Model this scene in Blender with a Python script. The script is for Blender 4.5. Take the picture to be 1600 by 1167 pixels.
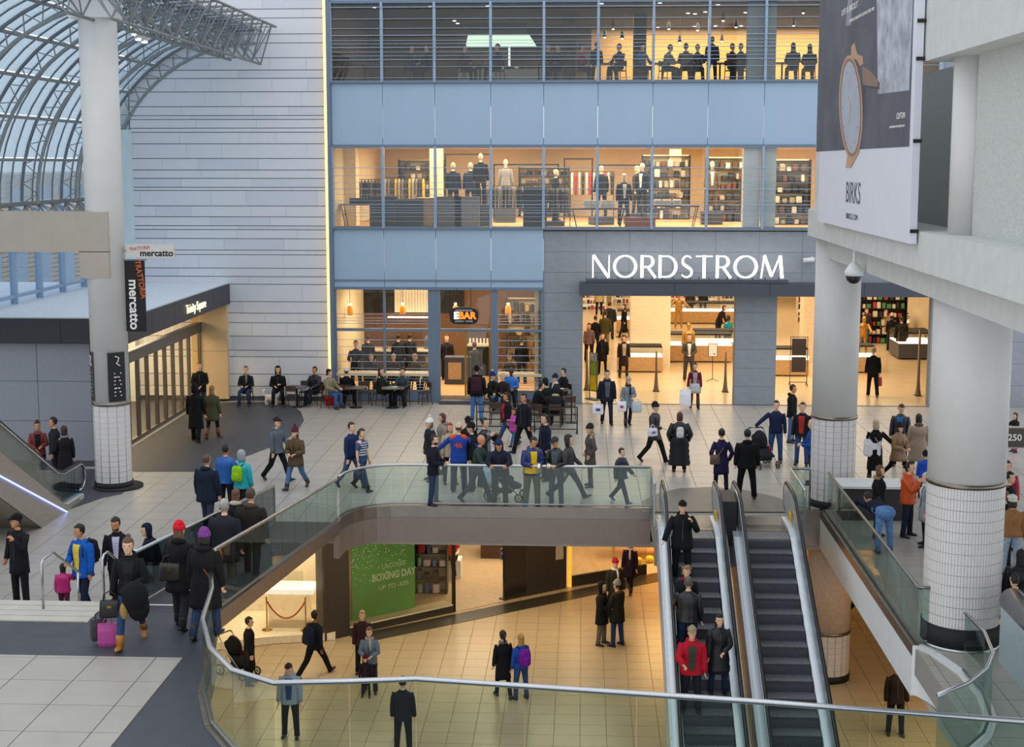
import bpy, math, random
from mathutils import Vector, Matrix
R = math.radians
sin, cos, pi = math.sin, math.cos, math.pi
random.seed(7)
scn = bpy.context.scene
col = scn.collection
for o in list(bpy.data.objects): bpy.data.objects.remove(o)

# ---------------------------------------------------------------- camera
EYE = 8.7                        # camera height above the main floor (z = 0)
F = 2200.0                       # focal length in pixels of the 1600 wide frame
PX, PY = 800.0, 533.5            # optical centre (the 1600x1067 picture area)
PITCH = math.atan(278.5 / F)
YAW = math.atan(112.0 / F * cos(PITCH))
cam = bpy.data.cameras.new('camera')
camo = bpy.data.objects.new('camera', cam)
col.objects.link(camo)
camo.location = (0, 0, EYE)
camo.rotation_euler = (pi / 2 - PITCH, 0, YAW)
cam.sensor_width = 36.0
cam.lens = F / 1600 * 36
cam.shift_y = -(583.5 - PY) / 1600
cam.clip_end = 400
scn.camera = camo
ROT = camo.rotation_euler.to_matrix()

def ray(px, py):
    return ROT @ Vector(((px - PX) / F, -(py - PY) / F, -1.0))
def proj(p):                     # world point -> picture point
    v = ROT.transposed() @ (Vector(p) - Vector((0, 0, EYE)))
    return PX + F * v.x / -v.z, PY - F * v.y / -v.z
def fl(px, py, z=0.0):           # picture point -> point on the horizontal plane z
    d = ray(px, py); t = (z - EYE) / d.z
    return Vector((d.x * t, d.y * t, z))
def pl(px, py, Y):               # picture point -> point on the upright plane at depth Y
    d = ray(px, py); t = Y / d.y
    return Vector((d.x * t, Y, EYE + d.z * t))
def plx(px, py, X):              # picture point -> point on the upright plane at X
    d = ray(px, py); t = X / d.x
    return Vector((X, d.y * t, EYE + d.z * t))

# ---------------------------------------------------------------- world light, exposure
w = bpy.data.worlds.new('daylight'); scn.world = w; w.use_nodes = True
nt = w.node_tree; bg = nt.nodes['Background']
bg.inputs['Color'].default_value = (0.90, 0.95, 1.0, 1); bg.inputs['Strength'].default_value = 1.2
scn.view_settings.view_transform = 'Standard'
scn.view_settings.look = 'None'
scn.view_settings.gamma = 1.0
scn.view_settings.exposure = -0.08
scn.view_settings.use_curve_mapping = False
sun = bpy.data.lights.new('skylight', 'SUN'); sun.energy = 0.5; sun.angle = R(60); sun.color = (0.93, 0.96, 1.0)
suno = bpy.data.objects.new('skylight', sun); col.objects.link(suno); suno.rotation_euler = (R(24), R(14), 0)

def area(name, loc, size, energy, color=(1, .84, .6), rot=(0, 0, 0), sy=None):
    l = bpy.data.lights.new(name, 'AREA'); l.energy = energy; l.color = color; l.size = size
    if sy: l.shape = 'RECTANGLE'; l.size_y = sy
    o = bpy.data.objects.new(name, l); col.objects.link(o); o.location = loc; o.rotation_euler = rot
    return o

# ---------------------------------------------------------------- materials
def hexc(h):
    h = h.lstrip('#'); v = [int(h[i:i + 2], 16) / 255 for i in (0, 2, 4)]
    return tuple((c / 12.92 if c <= .04045 else ((c + .055) / 1.055) ** 2.4) for c in v)
_m = {}
def M(name, c='808080', rough=.6, metal=0.0, var=.08, scale=12.0, emit=0.0, spec=.5, bump=0.0, bscale=None):
    if name in _m: return _m[name]
    m = bpy.data.materials.new(name); m.use_nodes = True
    n = m.node_tree.nodes; l = m.node_tree.links; b = n['Principled BSDF']
    rgb = hexc(c)
    b.inputs['Roughness'].default_value = rough; b.inputs['Metallic'].default_value = metal
    b.inputs['Specular IOR Level'].default_value = spec
    tc = n.new('ShaderNodeTexCoord'); no = n.new('ShaderNodeTexNoise')
    no.inputs['Scale'].default_value = scale; no.inputs['Detail'].default_value = 3
    l.new(tc.outputs['Object'], no.inputs['Vector'])
    rp = n.new('ShaderNodeValToRGB')
    rp.color_ramp.elements[0].position = .3; rp.color_ramp.elements[1].position = .7
    rp.color_ramp.elements[0].color = (*[x * (1 - var) for x in rgb], 1)
    rp.color_ramp.elements[1].color = (*[min(1, x * (1 + var)) for x in rgb], 1)
    l.new(no.outputs['Fac'], rp.inputs['Fac']); l.new(rp.outputs['Color'], b.inputs['Base Color'])
    if emit:
        b.inputs['Emission Color'].default_value = (*rgb, 1); b.inputs['Emission Strength'].default_value = emit
    if bump:
        n2 = no
        if bscale:
            n2 = n.new('ShaderNodeTexNoise'); n2.inputs['Scale'].default_value = bscale; n2.inputs['Detail'].default_value = 4
            l.new(tc.outputs['Object'], n2.inputs['Vector'])
        bp = n.new('ShaderNodeBump'); bp.inputs['Strength'].default_value = bump; bp.inputs['Distance'].default_value = .02
        l.new(n2.outputs['Fac'], bp.inputs['Height']); l.new(bp.outputs['Normal'], b.inputs['Normal'])
    _m[name] = m
    return m
def glass(name, tint, refl=.08, rough=.02, diff=0.0, dcol='ffffff', fmax=.5):
    if name in _m: return _m[name]
    m = bpy.data.materials.new(name); m.use_nodes = True
    n = m.node_tree.nodes; l = m.node_tree.links; n.remove(n['Principled BSDF'])
    out = n['Material Output']
    t = n.new('ShaderNodeBsdfTransparent'); t.inputs['Color'].default_value = (*hexc(tint), 1)
    g = n.new('ShaderNodeBsdfGlossy'); g.inputs['Roughness'].default_value = rough
    lw = n.new('ShaderNodeLayerWeight'); lw.inputs['Blend'].default_value = .25
    mr = n.new('ShaderNodeMapRange'); mr.inputs['To Min'].default_value = refl; mr.inputs['To Max'].default_value = min(1, refl + fmax)
    l.new(lw.outputs['Fresnel'], mr.inputs['Value'])
    mx = n.new('ShaderNodeMixShader'); l.new(mr.outputs['Result'], mx.inputs['Fac'])
    l.new(t.outputs['BSDF'], mx.inputs[1]); l.new(g.outputs['BSDF'], mx.inputs[2])
    last = mx
    if diff:
        d = n.new('ShaderNodeBsdfDiffuse'); d.inputs['Color'].default_value = (*hexc(dcol), 1)
        tr = n.new('ShaderNodeBsdfTranslucent'); tr.inputs['Color'].default_value = (*hexc(dcol), 1)
        a = n.new('ShaderNodeMixShader'); a.inputs['Fac'].default_value = .5
        l.new(d.outputs['BSDF'], a.inputs[1]); l.new(tr.outputs['BSDF'], a.inputs[2])
        m2 = n.new('ShaderNodeMixShader'); m2.inputs['Fac'].default_value = diff
        l.new(mx.outputs['Shader'], m2.inputs[1]); l.new(a.outputs['Shader'], m2.inputs[2]); last = m2
    l.new(last.outputs['Shader'], out.inputs['Surface'])
    _m[name] = m
    return m
def cloth(c):                    # woven cloth of the given colour
    return M('cloth_' + c, c, .85, 0, .16, 26, spec=.2, bump=.35, bscale=60)

WHITE = M('white_paint', 'dfe1e2', .55, 0, .03, 3)
COLW = M('column_paint', 'd3d1cf', .5, 0, .03, 2)
CONC = M('concrete', 'c9cbc8', .8, 0, .05, 3, bump=.15, bscale=40)
CONCR = M('stippled_concrete', 'c4c7c2', .9, 0, .10, 30, bump=.8, bscale=45)
STEEL = M('brushed_steel', 'b9bcc0', .28, 1, .05, 30)
STEELD = M('satin_steel', '8c8a88', .38, 1, .06, 20)
CHROME = M('polished_steel', 'd8dade', .12, 1, .02, 5)
BRASS = M('brass', 'b98a3c', .3, 1, .05, 10)
GOLD = M('gold_paint', 'c49a52', .28, .8, .05, 10)
BLACKM = M('black_metal', '1b1b1d', .45, .2, .1, 10)
BLACK = M('matt_black', '141416', .7, 0, .1, 10)
RUBBER = M('black_rubber', '17181c', .35, 0, .1, 10)
DGREY = M('dark_grey_metal', '4a4d58', .5, .1, .05, 8)
FRAME = M('blue_grey_frame', '6d7f94', .45, .2, .05, 8)
MULL = M('pale_blue_mullion', '94abc4', .4, .2, .04, 8)
SPAN = M('blue_spandrel_glass', '9db5cc', .22, 0, .03, 1.2, spec=.5)
STONE = M('grey_stone', '8d949c', .7, 0, .06, 4, bump=.05)
PANEL = M('white_cladding', 'd8dbe2', .45, 0, .015, 1.0)
PANEL2 = M('white_cladding_cool', 'd0d4de', .45, 0, .015, 1.0)
TILE = M('pale_stone_tile', 'a9a49d', .32, 0, .05, 1.5, spec=.4)
TILE2 = M('warm_stone_tile', 'bda988', .28, 0, .05, 1.5, spec=.4)
GROUT = M('grout', '918d87', .8, 0, .05, 6)
GROUT2 = M('warm_grout', '988769', .8, 0, .05, 6)
DARKF = M('dark_slate_floor', '3f4249', .5, 0, .12, 3)
DARKL = M('dark_landing_floor', '6b6763', .45, 0, .08, 3)
WOOD = M('dark_wood', '4a3326', .55, 0, .2, 14)
WOODL = M('pale_wood', 'c29a68', .5, 0, .12, 8)
CREAM = M('cream_wall', 'e8d6b4', .6, 0, .03, 2)
STOREF = M('store_stone_floor', 'd9c19a', .22, 0, .04, 1.2)
WARMW = M('warm_white_lamp', 'ffe6bd', .5, 0, 0, 1, emit=6)
LAMPW = M('white_lamp', 'fff6ea', .5, 0, 0, 1, emit=5)
GUARD = glass('guard_glass', 'eaf4f0', .035, fmax=.3)
PANEG = glass('window_glass', 'f2f4f2', .035)
PAPER = M('white_paper', 'eceae6', .7, 0, .02, 8)
SKIN = ['e3b596', 'c98f6c', '8a5a3f', '5d3b2b']

# ---------------------------------------------------------------- mesh helpers
class MB:
    def __init__(s): s.v = []; s.f = []; s.mi = []
    def add(s, vs, fs, mi=0):
        b = len(s.v); s.v += [tuple(v) for v in vs]
        s.f += [tuple(i + b for i in f) for f in fs]; s.mi += [mi] * len(fs)
        return s
    def box(s, x0, x1, y0, y1, z0, z1, mi=0):
        return s.add([(x, y, z) for z in (z0, z1) for y in (y0, y1) for x in (x0, x1)],
                     [(0, 2, 3, 1), (4, 5, 7, 6), (0, 1, 5, 4), (2, 6, 7, 3), (0, 4, 6, 2), (1, 3, 7, 5)], mi)
    def bar(s, p, q, w=.05, h=None, mi=0, up=(0, 0, 1)):
        p = Vector(p); q = Vector(q); h = w if h is None else h
        d = (q - p).normalized(); u = Vector(up)
        if abs(d.dot(u)) > .98: u = Vector((0, 1, 0))
        a = d.cross(u).normalized() * w / 2; b = a.cross(d).normalized() * h / 2
        vs = [e + sa * a + sb * b for e in (p, q) for sa, sb in ((-1, -1), (1, -1), (1, 1), (-1, 1))]
        return s.add(vs, [(0, 3, 2, 1), (4, 5, 6, 7), (0, 1, 5, 4), (1, 2, 6, 5), (2, 3, 7, 6), (3, 0, 4, 7)], mi)
    def rings(s, rs, cap0=True, cap1=True, mi=0, closed=False):
        n = len(rs[0]); vs = [p for r in rs for p in r]; fs = []
        k = len(rs)
        for i in range(k if closed else k - 1):
            j = (i + 1) % k
            for a in range(n):
                b = (a + 1) % n
                fs.append((i * n + a, i * n + b, j * n + b, j * n + a))
        if cap0 and not closed: fs.append(tuple(range(n - 1, -1, -1)))
        if cap1 and not closed: fs.append(tuple((k - 1) * n + i for i in range(n)))
        return s.add(vs, fs, mi)
    def tube(s, pts, r, n=8, mi=0, cap=True, closed=False, flat=1.0):
        pts = [Vector(p) for p in pts]; k = len(pts)
        rr = r if isinstance(r, (list, tuple)) else [r] * k
        rs = []; ref = None
        for i, p in enumerate(pts):
            if closed: d = pts[(i + 1) % k] - pts[i - 1]
            else: d = pts[min(i + 1, k - 1)] - pts[max(i - 1, 0)]
            d.normalize()
            if ref is None:
                ref = Vector((0, 0, 1)) if abs(d.z) < .9 else Vector((0, 1, 0))
            u = d.cross(ref)
            if u.length < 1e-4: u = d.cross(Vector((1, 0, 0)))
            u.normalize(); v = u.cross(d).normalized(); ref = v
            rs.append([p + u * cos(2 * pi * a / n) * rr[i] + v * sin(2 * pi * a / n) * rr[i] * flat for a in range(n)])
        return s.rings(rs, cap, cap, mi, closed)
    def cyl(s, x, y, z0, z1, r, n=16, mi=0, r1=None):
        r1 = r if r1 is None else r1
        return s.rings([[(x + rr * cos(2 * pi * a / n), y + rr * sin(2 * pi * a / n), z) for a in range(n)] for z, rr in ((z0, r), (z1, r1))], mi=mi)
    def lathe(s, prof, x=0, y=0, n=14, mi=0, sx=1, sy=1):
        return s.rings([[(x + sx * r * cos(2 * pi * a / n), y + sy * r * sin(2 * pi * a / n), z) for a in range(n)] for r, z in prof], mi=mi)
    def ell(s, c, rx, ry, rz, n=10, k=6, mi=0, rot=None):
        rs = []
        for i in range(k + 1):
            t = -pi / 2 + pi * i / k; q = max(.02, cos(t))
            ring = []
            for a in range(n):
                p = Vector((rx * q * cos(2 * pi * a / n), ry * q * sin(2 * pi * a / n), rz * sin(t)))
                if rot: p = rot @ p
                ring.append(Vector(c) + p)
            rs.append(ring)
        return s.rings(rs, mi=mi)
    def prism(s, poly, z0, z1, mi=0):
        n = len(poly)
        vs = [(x, y, z0) for x, y in poly] + [(x, y, z1) for x, y in poly]
        fs = [tuple(range(n - 1, -1, -1)), tuple(range(n, 2 * n))] + [(i, (i + 1) % n, n + (i + 1) % n, n + i) for i in range(n)]
        return s.add(vs, fs, mi)
    def build(s, name, mat=None, parent=None, smooth=False):
        me = bpy.data.meshes.new(name); me.from_pydata(s.v, [], s.f)
        mats = mat if isinstance(mat, (list, tuple)) else [mat]
        for m in mats: me.materials.append(m)
        if len(mats) > 1: me.polygons.foreach_set('material_index', s.mi)
        if smooth: me.polygons.foreach_set('use_smooth', [True] * len(me.polygons))
        me.update()
        return link(name, me, parent)
def link(name, data, parent=None):
    o = bpy.data.objects.new(name, data); col.objects.link(o); o.parent = parent
    return o
def tag(o, label=None, cat=None, group=None, kind=None):
    if label: o['label'] = label
    if cat: o['category'] = cat
    if group: o['group'] = group
    if kind: o['kind'] = kind
    return o
def empty(name, loc=(0, 0, 0), rz=0.0):
    o = bpy.data.objects.new(name, None); col.objects.link(o)
    o.location = loc; o.rotation_euler = (0, 0, rz); o.empty_display_size = .2
    return o
def thing(name, label, cat, loc=(0, 0, 0), rz=0.0, group=None):
    return tag(empty(name, loc, rz), label, cat, group)
def struct(name, mat, mb, parent=None, label=None, smooth=False):
    o = mb.build(name, mat, parent, smooth)
    if parent is None: o['kind'] = 'structure'
    if label: o['label'] = label
    return o
_ub = {}
def piece(name, mat, parent, x0, x1, y0, y1, z0, z1):      # a box piece; alike pieces share one mesh
    k = mat.name
    if k not in _ub:
        b = MB().box(-.5, .5, -.5, .5, -.5, .5)
        me = bpy.data.meshes.new('block_' + k); me.from_pydata(b.v, [], b.f); me.materials.append(mat); _ub[k] = me
    o = link(name, _ub[k], parent)
    o.location = ((x0 + x1) / 2, (y0 + y1) / 2, (z0 + z1) / 2)
    o.scale = (max(1e-4, x1 - x0), max(1e-4, y1 - y0), max(1e-4, z1 - z0))
    return o
def copy_tree(o, parent=None):
    c = o.copy(); col.objects.link(c); c.parent = parent
    for ch in list(o.children): copy_tree(ch, c)
    return c
def text(name, body, mat, parent, loc, rot, size, sx=1.0, ext=.004, align='CENTER', bold=0.0):
    cu = bpy.data.curves.new(name, 'FONT'); cu.body = body; cu.size = size; cu.extrude = ext; cu.offset = bold
    cu.align_x = align; cu.align_y = 'CENTER'; cu.materials.append(mat); cu.resolution_u = 3
    tmp = bpy.data.objects.new(name, cu); col.objects.link(tmp)
    bpy.context.view_layer.update()
    me = bpy.data.meshes.new_from_object(tmp.evaluated_get(bpy.context.evaluated_depsgraph_get()))
    bpy.data.objects.remove(tmp)
    o = link(name, me, parent); o.location = loc; o.rotation_euler = rot; o.scale = (sx, 1, 1)
    return o
FRONT = (pi / 2, 0, 0)           # lettering that reads from the camera side
def fill_tiles(parent, rects, size, z, mat, gap=.014, th=.03, limit=300, sy=None, joints=()):
    sy = sy or size; cells = []
    for (x0, x1, y0, y1) in rects:
        i0 = math.floor(x0 / size); i1 = math.ceil(x1 / size); j0 = math.floor(y0 / sy); j1 = math.ceil(y1 / sy)
        for i in range(i0, i1):
            for j in range(j0, j1):
                a, b, c, d = max(x0, i * size), min(x1, (i + 1) * size), max(y0, j * sy), min(y1, (j + 1) * sy)
                if b - a > .08 and d - c > .08:
                    cells.append((a + gap / 2, b - gap / 2, c + gap / 2, d - gap / 2))
    def vis(c):
        x = (c[0] + c[1]) / 2; y = (c[2] + c[3]) / 2
        return -912 - 30 < x / y * F < 700 and (EYE - z) / y * F < 812 + 20
    seen = sorted([c for c in cells if vis(c)], key=lambda c: c[2]); rest = [c for c in cells if not vis(c)]
    for c in seen[:limit]: piece('tile', mat, parent, c[0], c[1], c[2], c[3], z - th, z)
    b = MB()
    for c in seen[limit:] + rest: b.box(c[0], c[1], c[2], c[3], z - th, z)
    if b.v: tag(b.build('floor_tiles', mat, parent), kind='stuff')
# ================================================================= SETTING
YF = 50.8; LZ = -4.6; PZ = 1.4
def vplane(px, py, A, B):         # picture point -> point on the upright plane through plan line A-B
    d = ray(px, py); n = Vector((-(B[1] - A[1]), B[0] - A[0], 0)); t = n.dot(Vector((A[0], A[1], 0))) / n.dot(d)
    return Vector((0, 0, EYE)) + d * t

# ---- main floor (grout bed with separate tiles) -----------------
floor = struct('floor', GROUT, MB().box(-24, 16, 35.05, 51, -.5, -.02).box(6.05, 16, 14, 35.05, -.5, -.02)
               .box(-24, -7.45, 22.6, 35.05, -.5, -.02).box(-7.45, -5.95, 33.3, 35.05, -.5, -.02).box(1.75, 5.25, 33.0, 35.05, -.5, -.02))
fill_tiles(floor, [(-24, -7.45, 24.4, 35.05), (-24, 16, 35.05, 50.8), (6.05, 16, 14, 35.05), (-7.45, -5.95, 33.3, 35.05)], .775, 0, TILE, sy=.775)
# rounded corner of the floor where the opening turns
cpts = [(-5.95, 35.05)] + [(-4.5 - 1.45 * cos(a), 33.6 + 1.45 * sin(a)) for a in [R(q) for q in range(0, 91, 15)]]
struct('floor_corner', TILE, MB().prism(cpts[::-1], -.5, 0), floor)
# dark slate floor areas: by the vestibule, round the left column, at the escalator landings
def inlay(px_pts, mat, name, z=0.0):
    p = [fl(x, y, z) for x, y in px_pts]
    b = MB().prism([(q.x, q.y) for q in p], z + .002, z + .008)
    return struct(name, mat, b, floor)
inlay([(203, 737), (322, 737), (345, 729), (380, 715), (440, 692), (465, 673), (475, 657), (470, 643), (452, 632), (432, 628), (350, 629), (290, 640), (190, 700)], DARKF, 'entrance_mat')
inlay([(55, 742), (110, 733), (150, 733), (205, 760), (190, 772), (160, 778), (120, 792), (95, 800), (80, 806)], DARKF, 'slate_strip')
inlay([(1003, 800), (1003, 783), (1030, 770), (1065, 763), (1110, 761), (1160, 765), (1210, 776), (1245, 788), (1245, 800)], DARKL, 'landing_floor')
piece('landing_plate', STEELD, floor, 1.78, 5.22, 33.02, 34.4, -.02, .012)
# ---- ramp and raised platform on the left ------------------------
def rz(y): return 0 if y > 33.3 else (PZ * (33.3 - y) / (33.3 - 22.0) if y > 22 else PZ)
rp = MB(); a, b_ = (33.3, 0), (22.0, PZ)
rp.add([(-7.45, 33.3, 0), (-5.95, 33.3, 0), (-5.95, 22, PZ), (-7.45, 22, PZ), (-7.45, 33.3, -.26), (-5.95, 33.3, -.26), (-5.95, 22, PZ - .26), (-7.45, 22, PZ - .26)],
       [(0, 3, 2, 1), (4, 5, 6, 7), (0, 1, 5, 4), (1, 2, 6, 5), (2, 3, 7, 6), (3, 0, 4, 7)])
ramp = struct('floor_ramp', DARKF, rp)
for k in range(5):
    y = 22.6 + k * .5
    piece('ramp_nosing', PAPER if k == 0 else STEELD, ramp, -7.4, -6.0, y, y + .04, rz(y) - .02, rz(y) + .006)
plat = [(-24, 22.49), (-7.45, 22.49), (-7.45, 22.0), (-5.95, 22.0), (-5.75, 21), (-5.44, 19.9), (-5.2, 18.5), (-4.8, 17.4), (-4.31, 16.61), (-3.7, 16.2), (-2.8, 16.3), (-2, 16.42), (2, 15.9), (6, 15.3), (6, 12), (-24, 12)]
platform = struct('floor_platform', DARKF, MB().prism(plat[::-1], PZ - .28, PZ - .001))
fill_tiles(platform, [(-24, -5.9, 12, 19.9)], .9, PZ + .012, TILE, th=.02, sy=.9)
for k in range(4):
    y1 = 22.47 - k * .262
    struct('step_slab', M('pale_step_stone', 'b9b4aa', .5, 0, .05, 4), MB().add([(-24, y1 - .24, PZ), (-7.9 + k * .0, y1 - .24, PZ), (-7.9, y1, PZ), (-24, y1, PZ), (-24, y1 - .24, PZ + .02), (-7.95, y1 - .24, PZ + .02), (-7.9, y1, PZ + .02), (-24, y1, PZ + .02)],
           [(0, 3, 2, 1), (4, 5, 6, 7), (0, 1, 5, 4), (1, 2, 6, 5), (2, 3, 7, 6), (3, 0, 4, 7)]), platform)
stairs = tag(empty('floor_stairs'), kind='structure')
for k in range(7):
    piece('stair_step', M('stair_stone', 'a8a49c', .6, 0, .05, 4), stairs, -24, -7.9, 22.49 + .28 * k, 22.49 + .28 * (k + 1), -.02, PZ - .175 * (k + 1))
# ---- lower level --------------------------------------------------
lower = struct('floor_lower', GROUT2, MB().box(-16, 16, 20, 62, LZ - .4, LZ - .02))
fill_tiles(lower, [(-16, 16, 20, 52)], .62, LZ, TILE2, gap=.012)
# ---- edge bands round the opening --------------------------------
def band(name, pts, h, mat, th=.12, off=0.0):
    b = MB()
    for (x0, y0, z0), (x1, y1, z1) in zip(pts, pts[1:]):
        d = Vector((x1 - x0, y1 - y0, 0)).normalized(); n = Vector((-d.y, d.x, 0)) * th
        e = n.normalized() * -.04; A = [Vector((x0, y0, z0)) + e, Vector((x1, y1, z1)) + e]
        vs = [A[0], A[1], A[1] + n, A[0] + n]
        dn = Vector((0, 0, h))
        b.add([v - dn for v in vs] + vs, [(0, 3, 2, 1), (4, 5, 6, 7), (0, 1, 5, 4), (1, 2, 6, 5), (2, 3, 7, 6), (3, 0, 4, 7)])
    return struct(name, mat, b)
corner = [(-4.5 - 1.45 * cos(R(q)), 33.6 + 1.45 * sin(R(q)), 0) for q in range(0, 91, 15)]
leftedge = [(6, 15.3, PZ), (2, 15.9, PZ), (-2, 16.42, PZ), (-2.8, 16.3, PZ), (-3.7, 16.2, PZ), (-4.31, 16.61, PZ), (-4.8, 17.4, PZ), (-5.2, 18.5, PZ), (-5.44, 19.9, PZ), (-5.75, 21, PZ), (-5.95, 22, PZ), (-5.95, 25.8, rz(25.8)), (-5.95, 29.5, rz(29.5)), (-5.95, 33.3, 0)]
backedge = corner + [(-3, 35.05, 0), (-1.5, 35.05, 0), (0, 35.05, 0), (1.75, 35.05, 0)]
EDGE = M('edge_band_steel', '8d857f', .34, .75, .06, 3)
UPL = M('pale_soffit', 'b9b3ab', .6, 0, .04, 3)
o = band('trim_1', [(x, y, z + .02) for x, y, z in leftedge + backedge], .3, EDGE, .14)
o = band('trim_2', [(x, y - .03, -.28) for x, y, z in [(-5.95, 33.3, 0)] + backedge], .62, M('brown_grey_band', '8a7d75', .45, .3, .04, 3), .14)
o = band('trim_3', [(1.75, 33.0, .02), (5.25, 33.0, .02)], .9, EDGE, .1)
o = band('trim_4', [(5.25, 35.05, .02), (6.05, 35.05, .02)], .9, EDGE, .14)
o = band('trim_5', [(6.05, 35.2, .02), (6.05, 25.0, .02)], .2, STEELD, .14)
o = band('trim_6', [(6.05, 35.2, -.18), (6.05, 25.0, -.18)], .75, WHITE, .2)
redge = [(6.05, 25.0, .02), (6.25, 24.6, .02), (6.5, 23.6, .02), (6.55, 22.6, .02), (6.4, 21.6, .02), (6.1, 20.9, .02), (5.67, 20.3, .02), (5.1, 19.8, .02)]
o = band('trim_7', redge, .9, WHITE, .2)
# soffit of the main slab = ceiling of the lower level
struct('ceiling_lower', UPL, MB().box(-16, 16, 35.2, 62, -1.05, -.9).box(6.25, 16, 14, 35.2, -1.05, -.9).box(-16, -7.6, 22, 35.2, -1.05, -.9))
struct('wall_left_lower', CREAM, MB().box(-16.2, -16, 20, 62, LZ, -.9))
struct('wall_right_lower', M('pinkish_plaster', 'c9b3a3', .7, 0, .04, 2), MB().box(12, 12.2, 14, 62, LZ, -.9))

# ---- glass guards --------------------------------------------------
def guard(label, pts, h=1.05, rail=.032, gmat=GUARD, rmat=STEEL, gap=.012, base=True, low=.03, post_ends=False, cols=None):
    g = thing('glass_balustrade', label, 'balustrade')
    for (A, B) in zip(pts, pts[1:]):
        A = Vector(A); B = Vector(B); d = (B - A); n = max(1, round(d.length / 1.35))
        for k in range(n):
            p = A + d * (k / n); q = A + d * ((k + 1) / n); e = (q - p).normalized() * gap / 2; p = p + e; q = q - e
            sd = Vector((-(q - p).y, (q - p).x, 0)).normalized() * .008
            vs = [p - sd, q - sd, q + sd, p + sd]
            MB().add([v + Vector((0, 0, low)) for v in vs] + [v + Vector((0, 0, h)) for v in vs],
                     [(0, 3, 2, 1), (4, 5, 6, 7), (0, 1, 5, 4), (1, 2, 6, 5), (2, 3, 7, 6), (3, 0, 4, 7)]).build('glass_pane', gmat, g)
    up = Vector((0, 0, h))
    MB().tube([Vector(p) + up for p in pts], rail, 10).build('handrail', rmat, g, True)
    if base: MB().tube([Vector(p) + Vector((0, 0, low + .02)) for p in pts], .025, 6).build('base_channel', STEELD, g)
    if post_ends:
        for p in (pts[0], pts[-1]): MB().cyl(p[0], p[1], p[2], p[2] + h, .025, 8).build('post', STEEL, g)
    return g
def lift(ps, dx=0, dy=0, dz=.02): return [(x + dx, y + dy, z + dz) for x, y, z in ps]
guard('curved glass balustrade with steel handrail sweeping up the ramp beside the opening', lift(leftedge), rail=.035)
guard('long straight glass balustrade with bright rail along the far side of the opening', lift(backedge, 0, .03), rail=.035)
guard('short glass return panel beside the down escalator newel', [(1.75, 34.95, .02), (1.75, 33.2, .02)], post_ends=True)
guard('small glass screen corner between right escalator and white column', [(5.75, 35.1, .02), (5.25, 35.1, .02), (5.25, 32.7, .02)], post_ends=True)
guard('long glass balustrade on the floor edge from white column to tiled near column', [(6.12, 34.6, .02), (6.12, 25.1, .02), (6.35, 25.1, .02)], rmat=STEELD)
guard('curved glass balustrade wrapping round the bay before the tiled near column', lift(redge[2:], .05), rmat=STEEL)
# ramp guard and stair handrails
guard('grey glass guard with steel rail on the stair side of the ramp', [(-7.45, 33.1, .02), (-7.45, 28, rz(28)), (-7.45, 22.0, PZ)], h=.92, gmat=glass('grey_glass', 'a9b6bb', .12), post_ends=True)
def handrail(label, x, y0, flat, down):
    t = thing('stair_handrail', label, 'handrail', group='steel stair handrails at the platform steps')
    z = PZ + .84
    MB().tube([(x, y0, PZ), (x, y0, PZ + .78), (x, y0 + .05, z), (x, y0 + flat, z), (x, y0 + flat + down, z - down * .6), (x, y0 + flat + down + .12, z - down * .6 - .1)], .022, 8).build('rail', STEEL, t, True)
    MB().tube([(x, y0 + flat + down, PZ - .175 * 4), (x, y0 + flat + down, z - down * .6)], .02, 8).build('post', STEEL, t, True)
p = fl(68, 953, PZ); handrail('steel stair handrail beside the child in pink', p.x, p.y, .5, 1.1)
p = fl(163, 945, PZ); handrail('steel stair handrail in front of the person in the open black suit', p.x, p.y, .25, 1.1)

# ---- columns -------------------------------------------------------
def round_column(name, label, x, y, z0, z1, r, ringz, course, wid, base=.18, mat=COLW, extra=()):
    t = tag(empty(name), label, None, kind='structure')
    MB().cyl(x, y, ringz, z1, r, 40).build('shaft', mat, t, True)
    MB().cyl(x, y, z0 + base, ringz, r - .012, 40).build('tile_bed', M('tile_grout', 'bdb9b6', .8), t, True)
    MB().cyl(x, y, z0, z0 + base, r + .02, 40).build('base', BLACK, t, True)
    MB().cyl(x, y, ringz - .04, ringz + .04, r + .02, 40).build('ring', M('ring_steel', '8d8278', .3, 1), t, True)
    n = max(12, round(2 * pi * r / wid)); nc = max(1, round((ringz - .04 - z0 - base) / course)); ch = (ringz - .04 - z0 - base) / nc
    b = MB()
    for c in range(nc):
        za = z0 + base + c * ch + .006; zb = z0 + base + (c + 1) * ch - .006
        for k in range(n):
            a0 = 2 * pi * (k + .06) / n; a1 = 2 * pi * (k + .94) / n
            P = [(x + rr * cos(a), y + rr * sin(a)) for rr in (r - .012, r) for a in (a0, a1)]
            vs = [(*P[0], za), (*P[1], za), (*P[3], za), (*P[2], za), (*P[0], zb), (*P[1], zb), (*P[3], zb), (*P[2], zb)]
            b.add(vs, [(3, 2, 6, 7), (0, 3, 7, 4), (2, 1, 5, 6), (4, 7, 6, 5), (0, 1, 2, 3)])
    tag(b.build('column_tiles', M('column_tile', 'd8d3d2', .35, 0, .03, 20), t), kind='stuff')
    return t
LC = fl(170, 766); LC = Vector((LC.x, LC.y + .45, 0))
lcol = round_column('column_left', 'tall white round column with white tiled foot and dark info panels', LC.x, LC.y, 0, 16, .49, 2.32, .155, .24)
MB().cyl(LC.x + .12, LC.y - .02, .0, .05, .66, 40).build('plinth', BLACK, lcol, True)
mcol = round_column('column_middle', 'white round column at the corner of the opening', 6.42, 35.75, 0, 7.0, .565, 2.32, .155, .2)
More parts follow.
